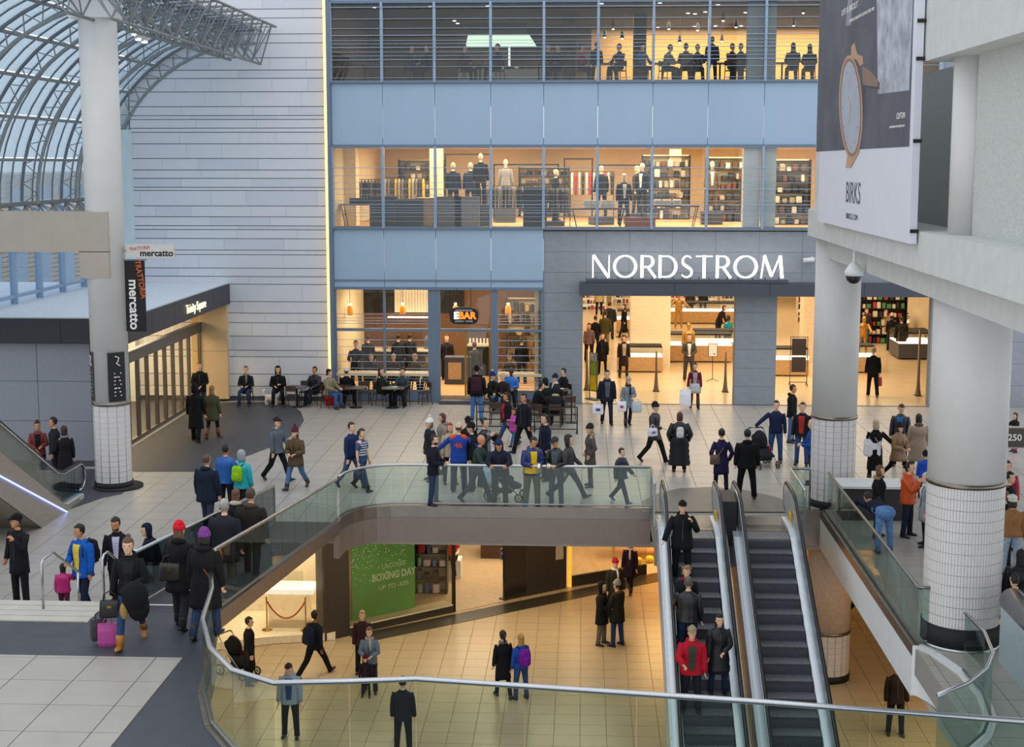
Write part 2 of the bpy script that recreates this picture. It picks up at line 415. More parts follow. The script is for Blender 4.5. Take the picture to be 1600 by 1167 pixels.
round_column('column_middle_lower', 'round column below the slab beside the escalator', 6.42, 35.75, LZ, -.2, .56, LZ + 1.3, .155, .2, mat=M('pink_column_paint', 'd0bdb0', .5))
ncol = round_column('column_near', 'massive white round column clad in small tiles close to the camera', 6.95, 25.35, 0, 7.0, .685, 3.02, .2, .056, base=.42)
MB().cyl(6.95, 25.35, -.02, .05, .72, 40).build('foot_ring', STEEL, ncol, True)
# ---- concrete gallery on the right ---------------------------------
struct('wall_right_gallery', CONC, MB().box(5.65, 6.5, 4, 35.9, 6.9, 7.56), label='pale concrete edge beam above the columns')
struct('ceiling_right_gallery', M('grey_soffit', 'a9adb0', .8), MB().box(6.5, 16, 4, 35.9, 6.95, 7.5))
struct('beam_right', CONC, MB().box(6.05, 6.8, 4, 35.7, 6.38, 6.92))
struct('beam_cross', CONC, MB().box(6.8, 16, 24.9, 25.8, 6.3, 6.95).box(6.8, 16, 35.3, 35.9, 6.4, 6.95))
struct('wall_right_upper', CONCR, MB().box(6.15, 6.45, 4, 22.7, 7.56, 10.5).box(6.9, 7.1, 22.7, 35.9, 7.5, 10.5), label='stippled concrete panel wall above the beam')
struct('column_upper', COLW, MB().cyl(6.2, 23.05, 7.56, 10.45, .33, 28), smooth=True)
struct('beam_upper', CONC, MB().box(5.65, 7.2, 4, 24.3, 10.38, 11.55), label='upper concrete beam over the stippled wall')
struct('wall_right_top', M('grey_green_wall', '8f9995', .8), MB().box(6.6, 6.9, 4, 36, 11.5, 15))
struct('wall_gallery_end', CONC, MB().box(5.8, 7.1, 35.3, 35.9, 7.5, 11.5))

# ---- back wall: white panel cladding -------------------------------
rows = [-30, 15, 29, 54, 68, 91, 110, 123, 144, 167, 181, 187, 200.5, 207, 225, 248, 266, 279, 293, 298, 322, 339, 353, 359, 373, 391, 398, 419, 432, 444, 471, 489, 504, 525, 547, 557, 584, 603, 622]
wb = struct('wall_back', M('joint_grey', '5d6672', .8), MB().box(-16.45, -9.25, YF, YF + .3, 0, 16))
zz = [pl(360, y, YF).z for y in rows]; zz[-1] = .16
for k, (za, zb) in enumerate(zip(zz[1:], zz)):
    rnd = random.Random(k); x = -16.4 - rnd.random() * 1.5
    while x < -9.3:
        x1 = x + rnd.choice([1.3, 2.2, 2.6, 3.1]); a = max(x, -16.4); b = min(x1, -9.28)
        if -9.28 - b < .3: b = -9.28; x1 = 0
        if b - a > .1: piece('cladding_panel', PANEL if rnd.random() < .75 else PANEL2, wb, a + .003, b - .003, YF - .05 - rnd.random() * .012, YF, za + .02, zb - .005)
        x = x1
struct('baseboard_back', DGREY, MB().box(-16.45, -9.25, YF - .03, YF, 0, .15))
struct('wall_back_pilaster', M('pale_aqua_paint', 'cfdfe6', .5, 0, .02, 2), MB().box(-17.0, -16.35, YF - .45, YF + .3, 0, 9.9).box(-18, -16.3, YF + .02, YF + .2, 4, 12))
# warm light strip at the facade corner
struct('trim_8', M('warm_strip', 'ffd08a', .5, 0, 0, 1, emit=1.6), MB().box(-9.27, -9.17, YF - .28, YF - .2, .75, 15.5))
struct('trim_9', FRAME, MB().box(-9.17, -9.04, YF - .3, YF + .1, .0, 15.5))
# ---- store facade --------------------------------------------------
mx = [-9.04, -7.2, -5.32, -3.32, -1.43, .49, 2.43, 4.38, 6.35, 8.3, 10.3, 12.45]
def window_wall(name, z0, z1, wires, bays, x_end):
    t = tag(empty(name), kind='structure')
    for a, b in zip(bays, bays[1:]):
        piece('pane', PANEG, t, a + .03, b - .03, YF - .02, YF - .005, z0 + .04, z1 - .04)
    for x in bays: piece('mullion', MULL, t, x - .045, x + .045, YF - .22, YF + .02, z0, z1)
    for zb in (z0, z1): piece('window_frame', FRAME, t, bays[0], bays[-1], YF - .2, YF + .05, zb - .05, zb + .05)
    for i, zw in enumerate(wires):
        MB().tube([(bays[0], YF - .26, zw), (bays[-1], YF - .26, zw)], .009 if i % 3 else .014, 6).build('louvre_rod', MULL, t)
    return t
def zs(ys, x=700): return [pl(x, y, YF).z for y in ys]
Z3a, Z3b, Z2a, Z2b = pl(700, 128, YF).z, pl(700, 3, YF).z, pl(700, 356, YF).z, pl(700, 229, YF).z
window_wall('window_1', Z3a, Z3b, zs([12, 30, 45, 56, 64, 69, 75, 82, 88, 94, 105, 122]), mx, 12.45)
window_wall('window_2', Z2a, Z2b, zs([262, 274, 285, 295, 304, 313, 319, 324, 328, 332, 338, 345]), mx, 12.45)
sp = tag(empty('wall_spandrel'), kind='structure')
for a, b in zip(mx, mx[1:]):
    piece('spandrel_panel', SPAN, sp, a + .008, b - .008, YF - .1, YF, Z2b + .06, Z3a - .06)
    if b < -1.4: piece('spandrel_panel', SPAN, sp, a + .008, b - .008, YF - .1, YF, 4.5, Z2a - .06)
    if b < -1.4: piece('spandrel_panel', SPAN, sp, a + .008, b - .008, YF - .12, YF, 4.24, 4.47)
    piece('spandrel_panel', SPAN, sp, a + .008, b - .008, YF - .1, YF, Z3b + .06, 16)
struct('trim_10', FRAME, MB().box(-9.04, -1.43, YF - .2, YF, 4.15, 4.235).box(-9.04, -1.43, YF - .16, YF, 4.46, 4.51))
piece('pilaster', WHITE, sp, 5.68, 6.28, YF - .02, YF + .5, Z2a, Z2b)
piece('pilaster', WHITE, sp, 6.42, 6.84, YF + .05, YF + .5, Z2a, Z2b)
piece('pilaster', STONE, sp, 5.75, 6.75, YF + .15, YF + .6, Z3a, Z3b)
# grey stone round the entrance, built of separate slabs
ws = struct('wall_stone', M('stone_joint', '767d85', .8), MB().box(-1.43, 0, YF + .02, YF + .35, 0, 6.3).box(0, 12.45, YF + .02, YF + .35, 4.05, 6.3).box(5.5, 6.98, YF + .02, YF + .6, 0, 4.1).box(12.45, 18, YF + .02, YF + .35, 0, 16))
def slabs(x0, x1, z0, z1, w_=1.5, h_=.68, yo=0):
    nz = max(1, round((z1 - z0) / h_)); nx = max(1, round((x1 - x0) / w_))
    for j in range(nz):
        for i in range(nx):
            piece('stone_slab', STONE, ws, x0 + (x1 - x0) * i / nx + .004, x0 + (x1 - x0) * (i + 1) / nx - .004, YF - .04, YF + .03, z0 + (z1 - z0) * j / nz + .004, z0 + (z1 - z0) * (j + 1) / nz - .004)
slabs(-1.43, 0, 0, 4.05); slabs(5.5, 6.98, 0, 4.05); slabs(-1.43, 12.45, 4.05, 6.28, 1.55, .74); slabs(12.45, 18, 0, 6.3, 1.5, .8); slabs(12.45, 18, 6.3, 15, 1.8, 1.2)
cn = tag(empty('canopy'), 'dark grey canopy over the store entrance', None, kind='structure')
for a, b in ((-.12, 3.25), (3.26, 6.6), (6.61, 9.9), (9.91, 12.6)): piece('fascia_panel', DGREY, cn, a, b, YF - .8, YF - .02, 4.02, 4.47)
piece('sign_rail', DGREY, cn, .1, 7.25, YF - .75, YF - .5, 4.5, 4.6)

# lettering on the canopy: drawn letter by letter with thick and thin strokes
def ribbon(b, pts, ws_, closed=False, y0=0, y1=.12):
    pts = [Vector((p[0], p[1])) for p in pts]; n = len(pts); Lp = []; Rp = []
    for i, p in enumerate(pts):
        d = (pts[(i + 1) % n] - pts[i - 1]) if closed else (pts[min(i + 1, n - 1)] - pts[max(i - 1, 0)])
        d.normalize(); q = Vector((-d.y, d.x)) * ws_[i] / 2; Lp.append(p + q); Rp.append(p - q)
    rs = [[(l.x, y0, l.y), (r.x, y0, r.y), (r.x, y1, r.y), (l.x, y1, l.y)] for l, r in zip(Lp, Rp)]
    b.rings(rs, closed=closed)
def arc(cx, cy, rx, ry, a0, a1, n=18): return [(cx + rx * cos(R(a0 + (a1 - a0) * i / n)), cy + ry * sin(R(a0 + (a1 - a0) * i / n))) for i in range(n + 1)]
def letter(ch, H):
    b = MB(); T = .13 * H; t = .055 * H; W = H
    S = lambda pts, w_: ribbon(b, pts, w_ if isinstance(w_, list) else [w_] * len(pts))
    if ch == 'N': S([(.04 * W, 0), (.04 * W, H)], t); S([(.06 * W, H), (.74 * W, 0)], T); S([(.76 * W, 0), (.76 * W, H)], t); return b, .8 * W
    if ch == 'O':
        p = arc(.53 * W, .5 * H, .47 * W, .47 * H, 0, 360, 36)[:-1]
        ribbon(b, p, [t + (T - t) * abs(cos(2 * pi * i / 36)) for i in range(36)], True); return b, 1.06 * W
    if ch in 'RD':
        S([(.08 * W, 0), (.08 * W, H)], T)
        if ch == 'R':
            p = [(.08 * W, .96 * H), (.3 * W, .96 * H)] + arc(.34 * W, .72 * H, .22 * W, .24 * H, 80, -90, 14) + [(.08 * W, .48 * H)]
            S(p, [t, t] + [t + (T - t) * max(0, cos(R(80 - 170 * i / 14))) for i in range(15)] + [t]); S([(.32 * W, .5 * H), (.68 * W, 0)], T * .9); return b, .66 * W
        p = [(.08 * W, .96 * H), (.3 * W, .96 * H)] + arc(.36 * W, .5 * H, .42 * W, .46 * H, 85, -85, 18) + [(.3 * W, .04 * H), (.08 * W, .04 * H)]
        S(p, [t, t] + [t + (T - t) * max(0, cos(R(85 - 170 * i / 18))) for i in range(19)] + [t, t]); return b, .84 * W
    if ch == 'S':
        p = arc(.3 * W, .75 * H, .2 * W, .22 * H, 35, 235, 12) + arc(.27 * W, .25 * H, .23 * W, .22 * H, 50, -150, 12)
        n = len(p); S(p, [t + (T - t) * math.exp(-((i / (n - 1) - .5) / .2) ** 2) for i in range(n)]); return b, .55 * W
    if ch == 'T': S([(.36 * W, 0), (.36 * W, H)], T); S([(0, .96 * H), (.72 * W, .96 * H)], t); return b, .72 * W
    if ch == 'M': S([(0.02 * W, 0), (.14 * W, H)], t); S([(.14 * W, H), (.48 * W, .08 * H)], T); S([(.48 * W, .08 * H), (.84 * W, H)], t); S([(.84 * W, H), (.94 * W, 0)], T); return b, .98 * W
sign = thing('store_sign', 'large white illuminated store name lettering standing on the dark canopy', 'sign', (0.32, YF - .7, 4.66))
LH = .8; x = 0.0
built = [letter(c, LH) for c in 'NORDSTROM']; tw = sum(q[1] for q in built); gp = (6.75 - tw) / 8
SIGNW = M('lit_sign_face', 'fffaf4', .5, 0, 0, 1, emit=1.6)
for b, wd in built:
    o = b.build('letter', SIGNW, sign); o.location = (x, 0, 0)
    for q in (.2, .8): piece('letter_foot', DGREY, sign, x + wd * q - .02, x + wd * q + .02, .03, .07, -.12, .02)
    x += wd + gp
cctv = thing('cctv_camera', 'small white bullet camera on the grey stone above the canopy', 'camera')
q = pl(1266, 406, YF); MB().tube([(q.x - .3, YF - .3, q.z), (q.x + .1, YF - .3, q.z + .03)], .09, 10).build('body', WHITE, cctv, True)
MB().bar((q.x, YF - .3, q.z), (q.x + .05, YF - .04, q.z + .1), .06).build('bracket', WHITE, cctv)
dome = thing('dome_camera', 'white dome security camera hanging beside the white column', 'camera')
q = plx(1334, 432, 5.8); MB().lathe([(.03, .32), (.12, .24), (.2, .12), (.2, .02)], q.x, q.y, 14).build('housing', WHITE, dome, True); dome.children[0].location = (0, 0, q.z)
MB().ell((q.x, q.y, q.z), .17, .17, .16).build('lens_dome', RUBBER, dome, True)
MB().cyl(q.x, q.y, q.z + .3, 6.88, .03, 8).build('stem', WHITE, dome)
# ---- floors, ceilings and walls of the rooms behind the facade ------
DARKC = M('brown_ceiling', '4b4038', .8)
struct('ceiling_restaurant', DARKC, MB().box(-9.2, 12.6, YF + .05, 63, 14.45, 14.7))
struct('floor_restaurant', DGREY, MB().box(-9.2, 12.6, YF + .02, 63, 11.2, 11.6))
struct('wall_restaurant_back', M('dark_brown_wall', '5a4c43', .8), MB().box(-9.2, -3.2, 60, 60.2, 11.6, 14.5).box(-3.2, .3, 62, 62.2, 11.6, 14.5))
struct('wall_restaurant_warm', M('amber_wall', 'dca95f', .7), MB().box(.3, 12.6, 62, 62.2, 11.6, 14.5))
struct('wall_restaurant_sides', M('dark_brown_wall', '5a4c43', .8), MB().box(-9.25, -9.05, YF + .1, 63, 11.6, 14.5).box(12.5, 12.7, YF + .1, 63, 11.6, 14.5))
struct('floor_menswear', WOODL, MB().box(-9.2, 12.6, YF + .02, 64, 6.0, 6.35))
struct('ceiling_menswear', CREAM, MB().box(-9.2, 12.6, YF + .05, 64, 9.32, 9.6))
struct('wall_menswear_back', CREAM, MB().box(-9.2, 12.6, 63.8, 64, 6.3, 9.4))
struct('wall_menswear_sides', CREAM, MB().box(-9.25, -9.05, YF + .1, 64, 6.3, 9.4).box(12.5, 12.7, YF + .1, 64, 6.3, 9.4))
struct('floor_store', STOREF, MB().box(-1.6, 17, YF + .0, 92, -.4, 0))
struct('ceiling_store', CREAM, MB().box(-1.6, 17, YF + .35, 92, 4.1, 4.3))
struct('wall_store_back', CREAM, MB().box(-1.6, 17, 91.8, 92, 0, 4.2))
struct('wall_store_left', CREAM, MB().box(-1.6, -1.45, YF + .3, 92, 0, 4.2))
struct('wall_store_right', CREAM, MB().box(17, 17.2, YF + .3, 92, 0, 4.2))
struct('trim_11', DGREY, MB().box(-.2, 12.6, YF - .12, YF + .0, 0, .012))
struct('floor_coffee_bar', WOODL, MB().box(-9.2, -1.6, YF + .02, 58, -.3, .25))
struct('ceiling_coffee_bar', CREAM, MB().box(-9.2, -1.6, YF + .05, 58, 4.15, 4.3))
struct('wall_coffee_bar_back', M('brown_panel_wall', '6b4a30', .7), MB().box(-9.2, -1.6, 57.6, 57.8, 0, 4.2))
struct('wall_coffee_bar_sides', CREAM, MB().box(-9.25, -9.05, YF + .1, 58, 0, 4.2).box(-1.75, -1.6, YF + .1, 58, 0, 4.2))
for nm, lo, sz, e, sy in (('lamp_restaurant', (6.5, 59, 14.4), 11, 1500, 5), ('lamp_restaurant_left', (-4.5, 56, 14.4), 7, 110, 5), ('lamp_menswear', (1.8, 56, 9.28), 18, 2600, 8), ('lamp_store', (6.5, 56, 4.05), 12, 650, 6), ('lamp_store_middle', (7, 66, 4.05), 16, 900, 10),
                          ('lamp_store_deep', (7, 80, 4.05), 16, 900, 12), ('lamp_coffee', (-5.2, 54, 4.1), 6, 480, 3)):
    area(nm, lo, sz, e, sy=sy)
# ---- coffee bar front ----------------------------------------------
t = tag(empty('window_3'), kind='structure')
for a, b in ((-9.04, -7.22), (-7.22, -5.58), (-5.2, -3.33), (-3.1, -1.45)):
    piece('pane', PANEG, t, a + .04, b - .04, YF - .02, YF, 2.72, 4.13)
    if a != -5.2: piece('pane', PANEG, t, a + .04, b - .04, YF - .02, YF, .75, 2.62)
for x0, x1 in ((-9.06, -8.98), (-7.26, -7.18), (-5.62, -5.18), (-3.33, -3.08), (-1.5, -1.42)): piece('mullion', FRAME, t, x0, x1, YF - .12, YF + .03, 0, 4.15)
piece('transom', FRAME, t, -9.04, -1.45, YF - .1, YF + .02, 2.62, 2.72)
for a, b in ((-9.0, -5.6), (-3.1, -1.47)):
    piece('sill_counter', M('pale_counter', 'd8c8b0', .4), t, a, b, YF - .15, YF + .5, .98, 1.08)
    piece('apron', FRAME, t, a, b, YF - .04, YF + .04, .05, .45)
    for zw in (.55, .66, .77, .88, 1.25, 1.5, 1.75, 2.05, 2.3, 2.9, 3.0, 3.1, 3.25): MB().tube([(a, YF - .09, zw), (b, YF - .09, zw)], .011, 6).build('louvre_rod', MULL, t)
piece('threshold', DGREY, t, -5.2, -3.33, YF - .5, YF + .1, 0, .13)
d = tag(empty('door_1'), kind='structure')
piece('door_leaf', glass('door_glass', 'e8e8e4', .08), d, -4.25, -3.4, YF + .05, YF + .08, .25, 2.6)
for x in (-4.27, -3.38): piece('stile', BRASS, d, x - .035, x + .035, YF + .03, YF + .1, .25, 2.62)
MB().tube([(-4.15, YF - .02, .9), (-4.15, YF - .02, 1.9)], .02, 8).build('door_handle', BRASS, d)

# ---- glazed vault over the left side -------------------------------
VX, VZ, VR = -11.75, 7.45, 6.0
VG = glass('roof_glass', 'e4eef5', .03, .1, .22, 'dde9f3', fmax=.2)
vault = tag(empty('ceiling_vault'), 'glazed steel barrel vault over the left side', None, kind='structure')
nrow = 7; ncol_ = 19; y0v = 34.5; dyv = (YF - .15 - y0v) / ncol_
def va(i): return R(180 - i * 92 / nrow)
def vp(a, y, r=VR): return Vector((VX + r * cos(a), y, VZ + r * sin(a)))
for i in range(nrow):
    for j in range(ncol_):
        a0, a1 = va(i), va(i + 1); ya, yb = y0v + j * dyv + .03, y0v + (j + 1) * dyv - .03
        am = (a0 + a1) / 2
        b = MB()
        prof = [vp(a0 - .012, 0), vp(am, 0), vp(a1 + .012, 0)]; prof2 = [vp(a0 - .012, 0, VR + .03), vp(am, 0, VR + .03), vp(a1 + .012, 0, VR + .03)]
        ring = lambda y: [(p.x, y, p.z) for p in prof + prof2[::-1]]
        if j == 0: mesh0 = b.rings([ring(0), ring(yb - ya)]).build('roof_pane', VG, vault)
        o = mesh0 if j == 0 else link('roof_pane', mesh0.data, vault)
        o.location = (0, ya, 0)
for j in range(ncol_ + 1):
    y = y0v + j * dyv; big = j % 4 == 3
    MB().tube([vp(R(180 - q), y, VR - .03) for q in range(0, 93, 6)], .03 if not big else .055, 6).build('glazing_bar', M('dark_glazing_bar', '70767e', .5, .2), vault)
    if big:
        MB().tube([vp(R(180 - q), y + .1, VR - .5) for q in range(0, 91, 6)], .06, 8).build('rib_chord', M('grey_green_steel', '8c9294', .5, .2), vault)
        b = MB()
        for q in range(0, 90, 6): b.bar(vp(R(180 - q), y, VR - .05), vp(R(177 - q), y + .1, VR - .5), .03); b.bar(vp(R(177 - q), y + .1, VR - .5), vp(R(174 - q), y, VR - .05), .03)
        b.build('rib_lacing', M('grey_green_steel', '8c9294', .5, .2), vault)
for i in range(nrow + 1):
    p = vp(va(i), 0, VR - .06); MB().tube([(p.x, y0v, p.z), (p.x, YF, p.z)], .055, 6).build('purlin', M('grey_green_steel', '8c9294', .5, .2), vault)
TS = M('truss_steel', '7d8284', .5, .2)
def truss(parent, xa, za, xb, zb, xc, zc, y0, y1, n):     # three chord lattice girder running in depth
    for (x, z) in ((xa, za), (xb, zb), (xc, zc)): MB().tube([(x, y0, z), (x, y1, z)], .045, 6).build('chord', TS, parent)
    b = MB(); dy = (y1 - y0) / n
    for k in range(n):
        ya = y0 + k * dy; yb = ya + dy; ym = ya + dy / 2
        for (p, q) in (((xa, za), (xb, zb)), ((xa, za), (xc, zc)), ((xb, zb), (xc, zc))):
            b.bar((p[0], ya, p[1]), (q[0], ym, q[1]), .035); b.bar((q[0], ym, q[1]), (p[0], yb, p[1]), .035); b.bar((p[0], ya, p[1]), (q[0], ya, q[1]), .03)
    b.build('lattice', TS, parent)
gd = tag(empty('roof_girder'), 'lattice steel girder along the edge of the vault', None, kind='structure')
truss(gd, -11.52, 12.2, -10.95, 13.5, -12.4, 13.45, y0v, YF - .3, 12)
truss(gd, -12.4, 13.45, -13.3, 12.95, -12.6, 12.35, y0v, YF - .3, 8)
sg = tag(empty('spring_girder'), 'lattice girder at the foot of the vault', None, kind='structure')
truss(sg, -17.6, 7.4, -17.6, 6.75, -17.2, 7.1, y0v, YF, 14)
sl = thing('spotlight_cluster', 'cluster of small white spotlights on the roof girder', 'spotlight')
for k, (px, py) in enumerate(((202, 34), (214, 52), (224, 56), (208, 44))):
    q = pl(px, py, 41.0); MB().tube([q + Vector((0, 0, .16)), q, q + Vector((.05, -.06, -.18))], [.08, .1, .11], 10).build('lamp_head', [WHITE], sl, True)
    MB().ell(q + Vector((.055, -.07, -.19)), .09, .09, .03).build('lamp_lens', LAMPW, sl)
    MB().bar(q + Vector((0, 0, .1)), q + Vector((0, .1, .9)), .03).build('stem', TS, sl)
# glass side wall under the vault, brick street front beyond
sw = tag(empty('window_4'), kind='structure')
for k in range(8):
    y = 34.5 + k * 2.05
    piece('pane', glass('side_glass', 'e6eef6', .03, fmax=.12), sw, -17.65, -17.62, y + .05, y + 2.0, 4.2, 6.7)
    piece('mullion', MULL, sw, -17.72, -17.52, y - .06, y + .06, 4.2, 7.3)
piece('transom', MULL, sw, -17.7, -17.55, 34.5, 51, 4.55, 4.65)
bb = tag(thing('brick_building', 'pale brick street building seen through the side glass', 'building'))
BR = M('pale_brick', 'b9aa98', .9, 0, .2, 18)
MB().box(-32, -26, 40, 90, -4, 8.2).build('wall', BR, bb)
for k in range(12):
    for z in (2.6, 5.6): 
        piece('window', M('street_glass', '7f96ad', .15), bb, -26.02, -25.9, 42 + k * 3, 43.5 + k * 3, z, z + 2)
b = MB()
for j in range(32):
    b.box(-25.99, -25.96, 40, 90, 1 + j * .22, 1 + j * .22 + .19)
tag(b.build('brick_courses', BR, bb), kind='stuff')
# beam from the left column
struct('beam_left', M('beige_beam_paint', 'a89e94', .6, 0, .04, 2), MB().box(-30, LC.x + .25, LC.y - .5, LC.y + .3, pl(100, 392, LC.y).z, pl(100, 330, LC.y).z).box(LC.x - .55, LC.x + .25, LC.y - .5, LC.y + .3, pl(100, 432, LC.y).z, pl(100, 391, LC.y).z))
struct('beam_left_top', WHITE, MB().box(LC.x - .6, LC.x + .5, LC.y - .5, LC.y + .5, pl(150, 30, LC.y).z, 16))
# ---- entrance vestibule ---------------------------------------------
vest = tag(empty('vestibule'), 'dark roofed entrance vestibule', None, kind='structure')
YV = 39.0; VT = 4.33
MB().box(-24, -12.93, YV, YF - .02, VT - .72, VT - .02).build('roof_slab', M('anthracite_metal', '3a3c44', .5, .1), vest)
MB().box(-24, -12.98, YV + .05, YF - .05, VT - .03, VT + .03).build('roof_membrane', M('white_roof', 'd9dfe6', .6), vest)
for k in range(5): piece('fascia_panel', M('anthracite_metal', '3a3c44', .5, .1), vest, -12.95, -12.9, YV + k * 2.36 + .01, YV + (k + 1) * 2.36 - .01, VT - .72, VT)
for k in range(6): piece('fascia_panel', M('anthracite_front', '2b2d35', .5, .1), vest, -12.95 - (k + 1) * 1.84 + .006, -12.95 - k * 1.84 - .006, YV - .04, YV, VT - .72, VT)
for i in range(5):
    for j in range(3): piece('wall_panel', M('grey_granite', '8d919c', .55, 0, .08, 30), vest, -14.1 - (i + 1) * 1.55 + .008, -14.1 - i * 1.55 - .008, YV + .3, YV + .4, .16 + j * 1.16 + .006, .16 + (j + 1) * 1.16 - .006)
MB().box(-24, -14.06, YV + .4, YV + .6, 0, VT - .6).build('wall_core', M('joint_grey', '5d6672', .8), vest)
MB().box(-24, -14.06, YV + .27, YV + .45, 0, .16).build('plinth', DGREY, vest)
MB().box(-24, -23.8, YV + .6, YF, 0, VT - .6).build('end_wall', CREAM, vest)
for i in range(1):
    for j in range(2): piece('end_panel', M('beige_stone', 'cdb48c', .6, 0, .04, 3), vest, -14.3, -12.98, YF - .3, YF - .05, .1 + j * 1.78, .1 + (j + 1) * 1.78 - .01)
GFR = M('bronze_grey_frame', '6f6a64', .4, .6)
ys = [YV + .55, 40.35, 41.3, 42.3, 43.25, 44.2, 45.2, 46.15, 47.1, 48.1, 49.05, YF - .3]
for k, (a, b) in enumerate(zip(ys, ys[1:])):
    dn = tag(empty('door_panel'), kind=None); dn.parent = vest
    piece('door_pane', glass('warm_door_glass', 'f3ecdf', .05, fmax=.12), dn, -14.02, -14.0, a + .07, b - .07, .14, 2.55)
    for y in (a + .04, b - .04): piece('door_stile', GFR, dn, -14.06, -13.96, y - .04, y + .04, .02, 2.62)
    piece('bottom_rail', GFR, dn, -14.06, -13.96, a, b, .02, .16)
    piece('transom_pane', glass('warm_door_glass', 'f3ecdf', .05, fmax=.12), vest, -14.02, -14.0, a + .05, b - .05, 2.98, VT - .76)
piece('door_header', M('satin_bronze', '7c7873', .35, .8), vest, -14.12, -13.9, YV + .5, YF - .3, 2.6, 2.95)
piece('threshold', M('pale_sill', 'cdbfa8', .4), vest, -14.1, -13.85, YV + .5, YF - .3, 0, .03)
MB().box(-18.4, -18.2, YV + .6, YF, 0, VT - .7).build('inner_wall', M('lit_cream', 'e6cfa0', .7), vest)
MB().box(-18.3, -14.05, YV + .6, YF, 0, .01).build('inner_floor', DGREY, vest)
area('lamp_vestibule', (-16.2, 45, 3.5), 2.5, 800, sy=9)
TXW = M('lit_letters', 'fff2cf', .5, 0, 0, 1, emit=.9)
text('lettering', 'Trinity Square', TXW, vest, (-12.86, 46.1, VT - .37), (pi / 2, 0, pi / 2), .42, 1.0, .015)
# ---- shops on the lower level ----------------------------------------
LZT = -.9
A0, A1, A2, A3, A4 = (-11.5, 36.3), (-8.55, 37.5), (-6.55, 38.3), (-.7, 43.0), (2.6, 45.0)
def upright(name, A, B, z0, z1, mat, th=.12, parent=None, off=0.0):
    A = Vector((*A, 0)); B = Vector((*B, 0)); d = (B - A).normalized(); n = Vector((-d.y, d.x, 0))
    p = [A + n * off, B + n * off, B + n * (off + th), A + n * (off + th)]
    b = MB().prism([(q.x, q.y) for q in p], z0, z1)
    return b.build(name, mat, parent) if parent else struct(name, mat, b)
def along(A, B, px):              # plan point of picture column px on line A-B
    q = vplane(px, 930, A, B); return (q.x, q.y)
BRONZE = M('dark_bronze_cladding', '39332e', .5, .1)
upright('wall_shop_pier', along(A2, A3, 507), along(A2, A3, 546), LZ, LZT, BRONZE, .5)
upright('floor_strip', A2, A4, LZ + .001, LZ + .012, M('black_stone_strip', '3a3630', .3), -.75)
struct('wall_shop_back', M('shop_wall', 'b8b2a6', .8), MB().box(-12, 14, 53, 53.2, LZ, LZT))
struct('floor_shop', M('shop_plank_floor', 'b8a184', .4, 0, .08, 5), MB().prism([A2, A3, A4, (14, 46), (14, 53), (-8, 53), (-8, 40)], LZ + .002, LZ + .015))
upright('wall_display_back', (-11.4, 39.6), (-6.9, 39.9), LZ, LZT, M('display_white', 'f1e4cc', .7), .1)
upright('wall_display_side', (-6.95, 38.4), (-6.9, 40), LZ, LZT, M('display_cream', 'd9c6a2', .7), .2)
struct('floor_display', M('display_white', 'f1e4cc', .7), MB().prism([A0, A1, (-6.9, 37.9), (-6.9, 39.9), (-11.4, 39.6)], LZ + .01, LZ + .22))
upright('window_5', A0, A1, LZ + .2, LZT, PANEG, .02); upright('window_6', A1, (-7, 37.95), LZ + .2, LZT, PANEG, .02)
for nm, lo, sz, e in (('lamp_display', (-9, 38.6, -1.12), 1.6, 130), ('lamp_shop', (-2.5, 45.5, -1.12), 5, 330), ('lamp_arcade', (-1, 38.6, -1.12), 4, 160), ('lamp_arcade_left', (-5.6, 36.6, -1.12), 1.5, 60),
                       ('lamp_shop_right', (3.5, 46.6, -1.12), 3, 380), ('lamp_arcade_right', (9, 31, -1.12), 3, 130), ('lamp_arcade_far_left', (-10, 33, -1.12), 3, 110)):
    area(nm, lo, sz, e, color=(1, .80, .52) if nm != 'lamp_shop_right' else (1, .62, .22))
# shop front pieces, from the photo's left to right
s0, s1, s2, s3 = along(A2, A3, 546), along(A2, A3, 708), along(A2, A3, 712), along(A2, A3, 790)
upright('window_sill', s0, s1, LZ, LZ + .22, M('black_stone_strip', '3a3630', .3), .5); upright('window_ledge', s0, s1, LZ + .22, LZ + .26, M('pale_ledge', 'e2cfae', .5), .5)
upright('window_7', s0, s1, LZ + .26, LZT, PANEG, .02)
upright('window_frame_post', s1, s2, LZ, LZT, BLACKM, .08)
upright('wall_shop_glass_return', along(A2, A3, 788), along(A2, A3, 822), LZ, LZT, M('smoked_glass_panel', '2c2724', .15), .08)
upright('wall_shop_dark', along(A2, A3, 822), along(A3, A4, 885), LZ, LZT, BRONZE, .3)
q0, q1 = along(A3, A4, 851), along(A3, A4, 879)
upright('window_8', along(A3, A4, 893), along(A3, A4, 1010), LZ + .35, LZT, PANEG, .02); upright('wall_shop_low', along(A3, A4, 893), along(A3, A4, 1010), LZ, LZ + .35, BRONZE, .1)
upright('trim_12', along(A3, A4, 889), along(A3, A4, 893), LZ, LZT, M('amber_strip', 'ffae2a', .5, 0, 0, 1, emit=1.0), .05)
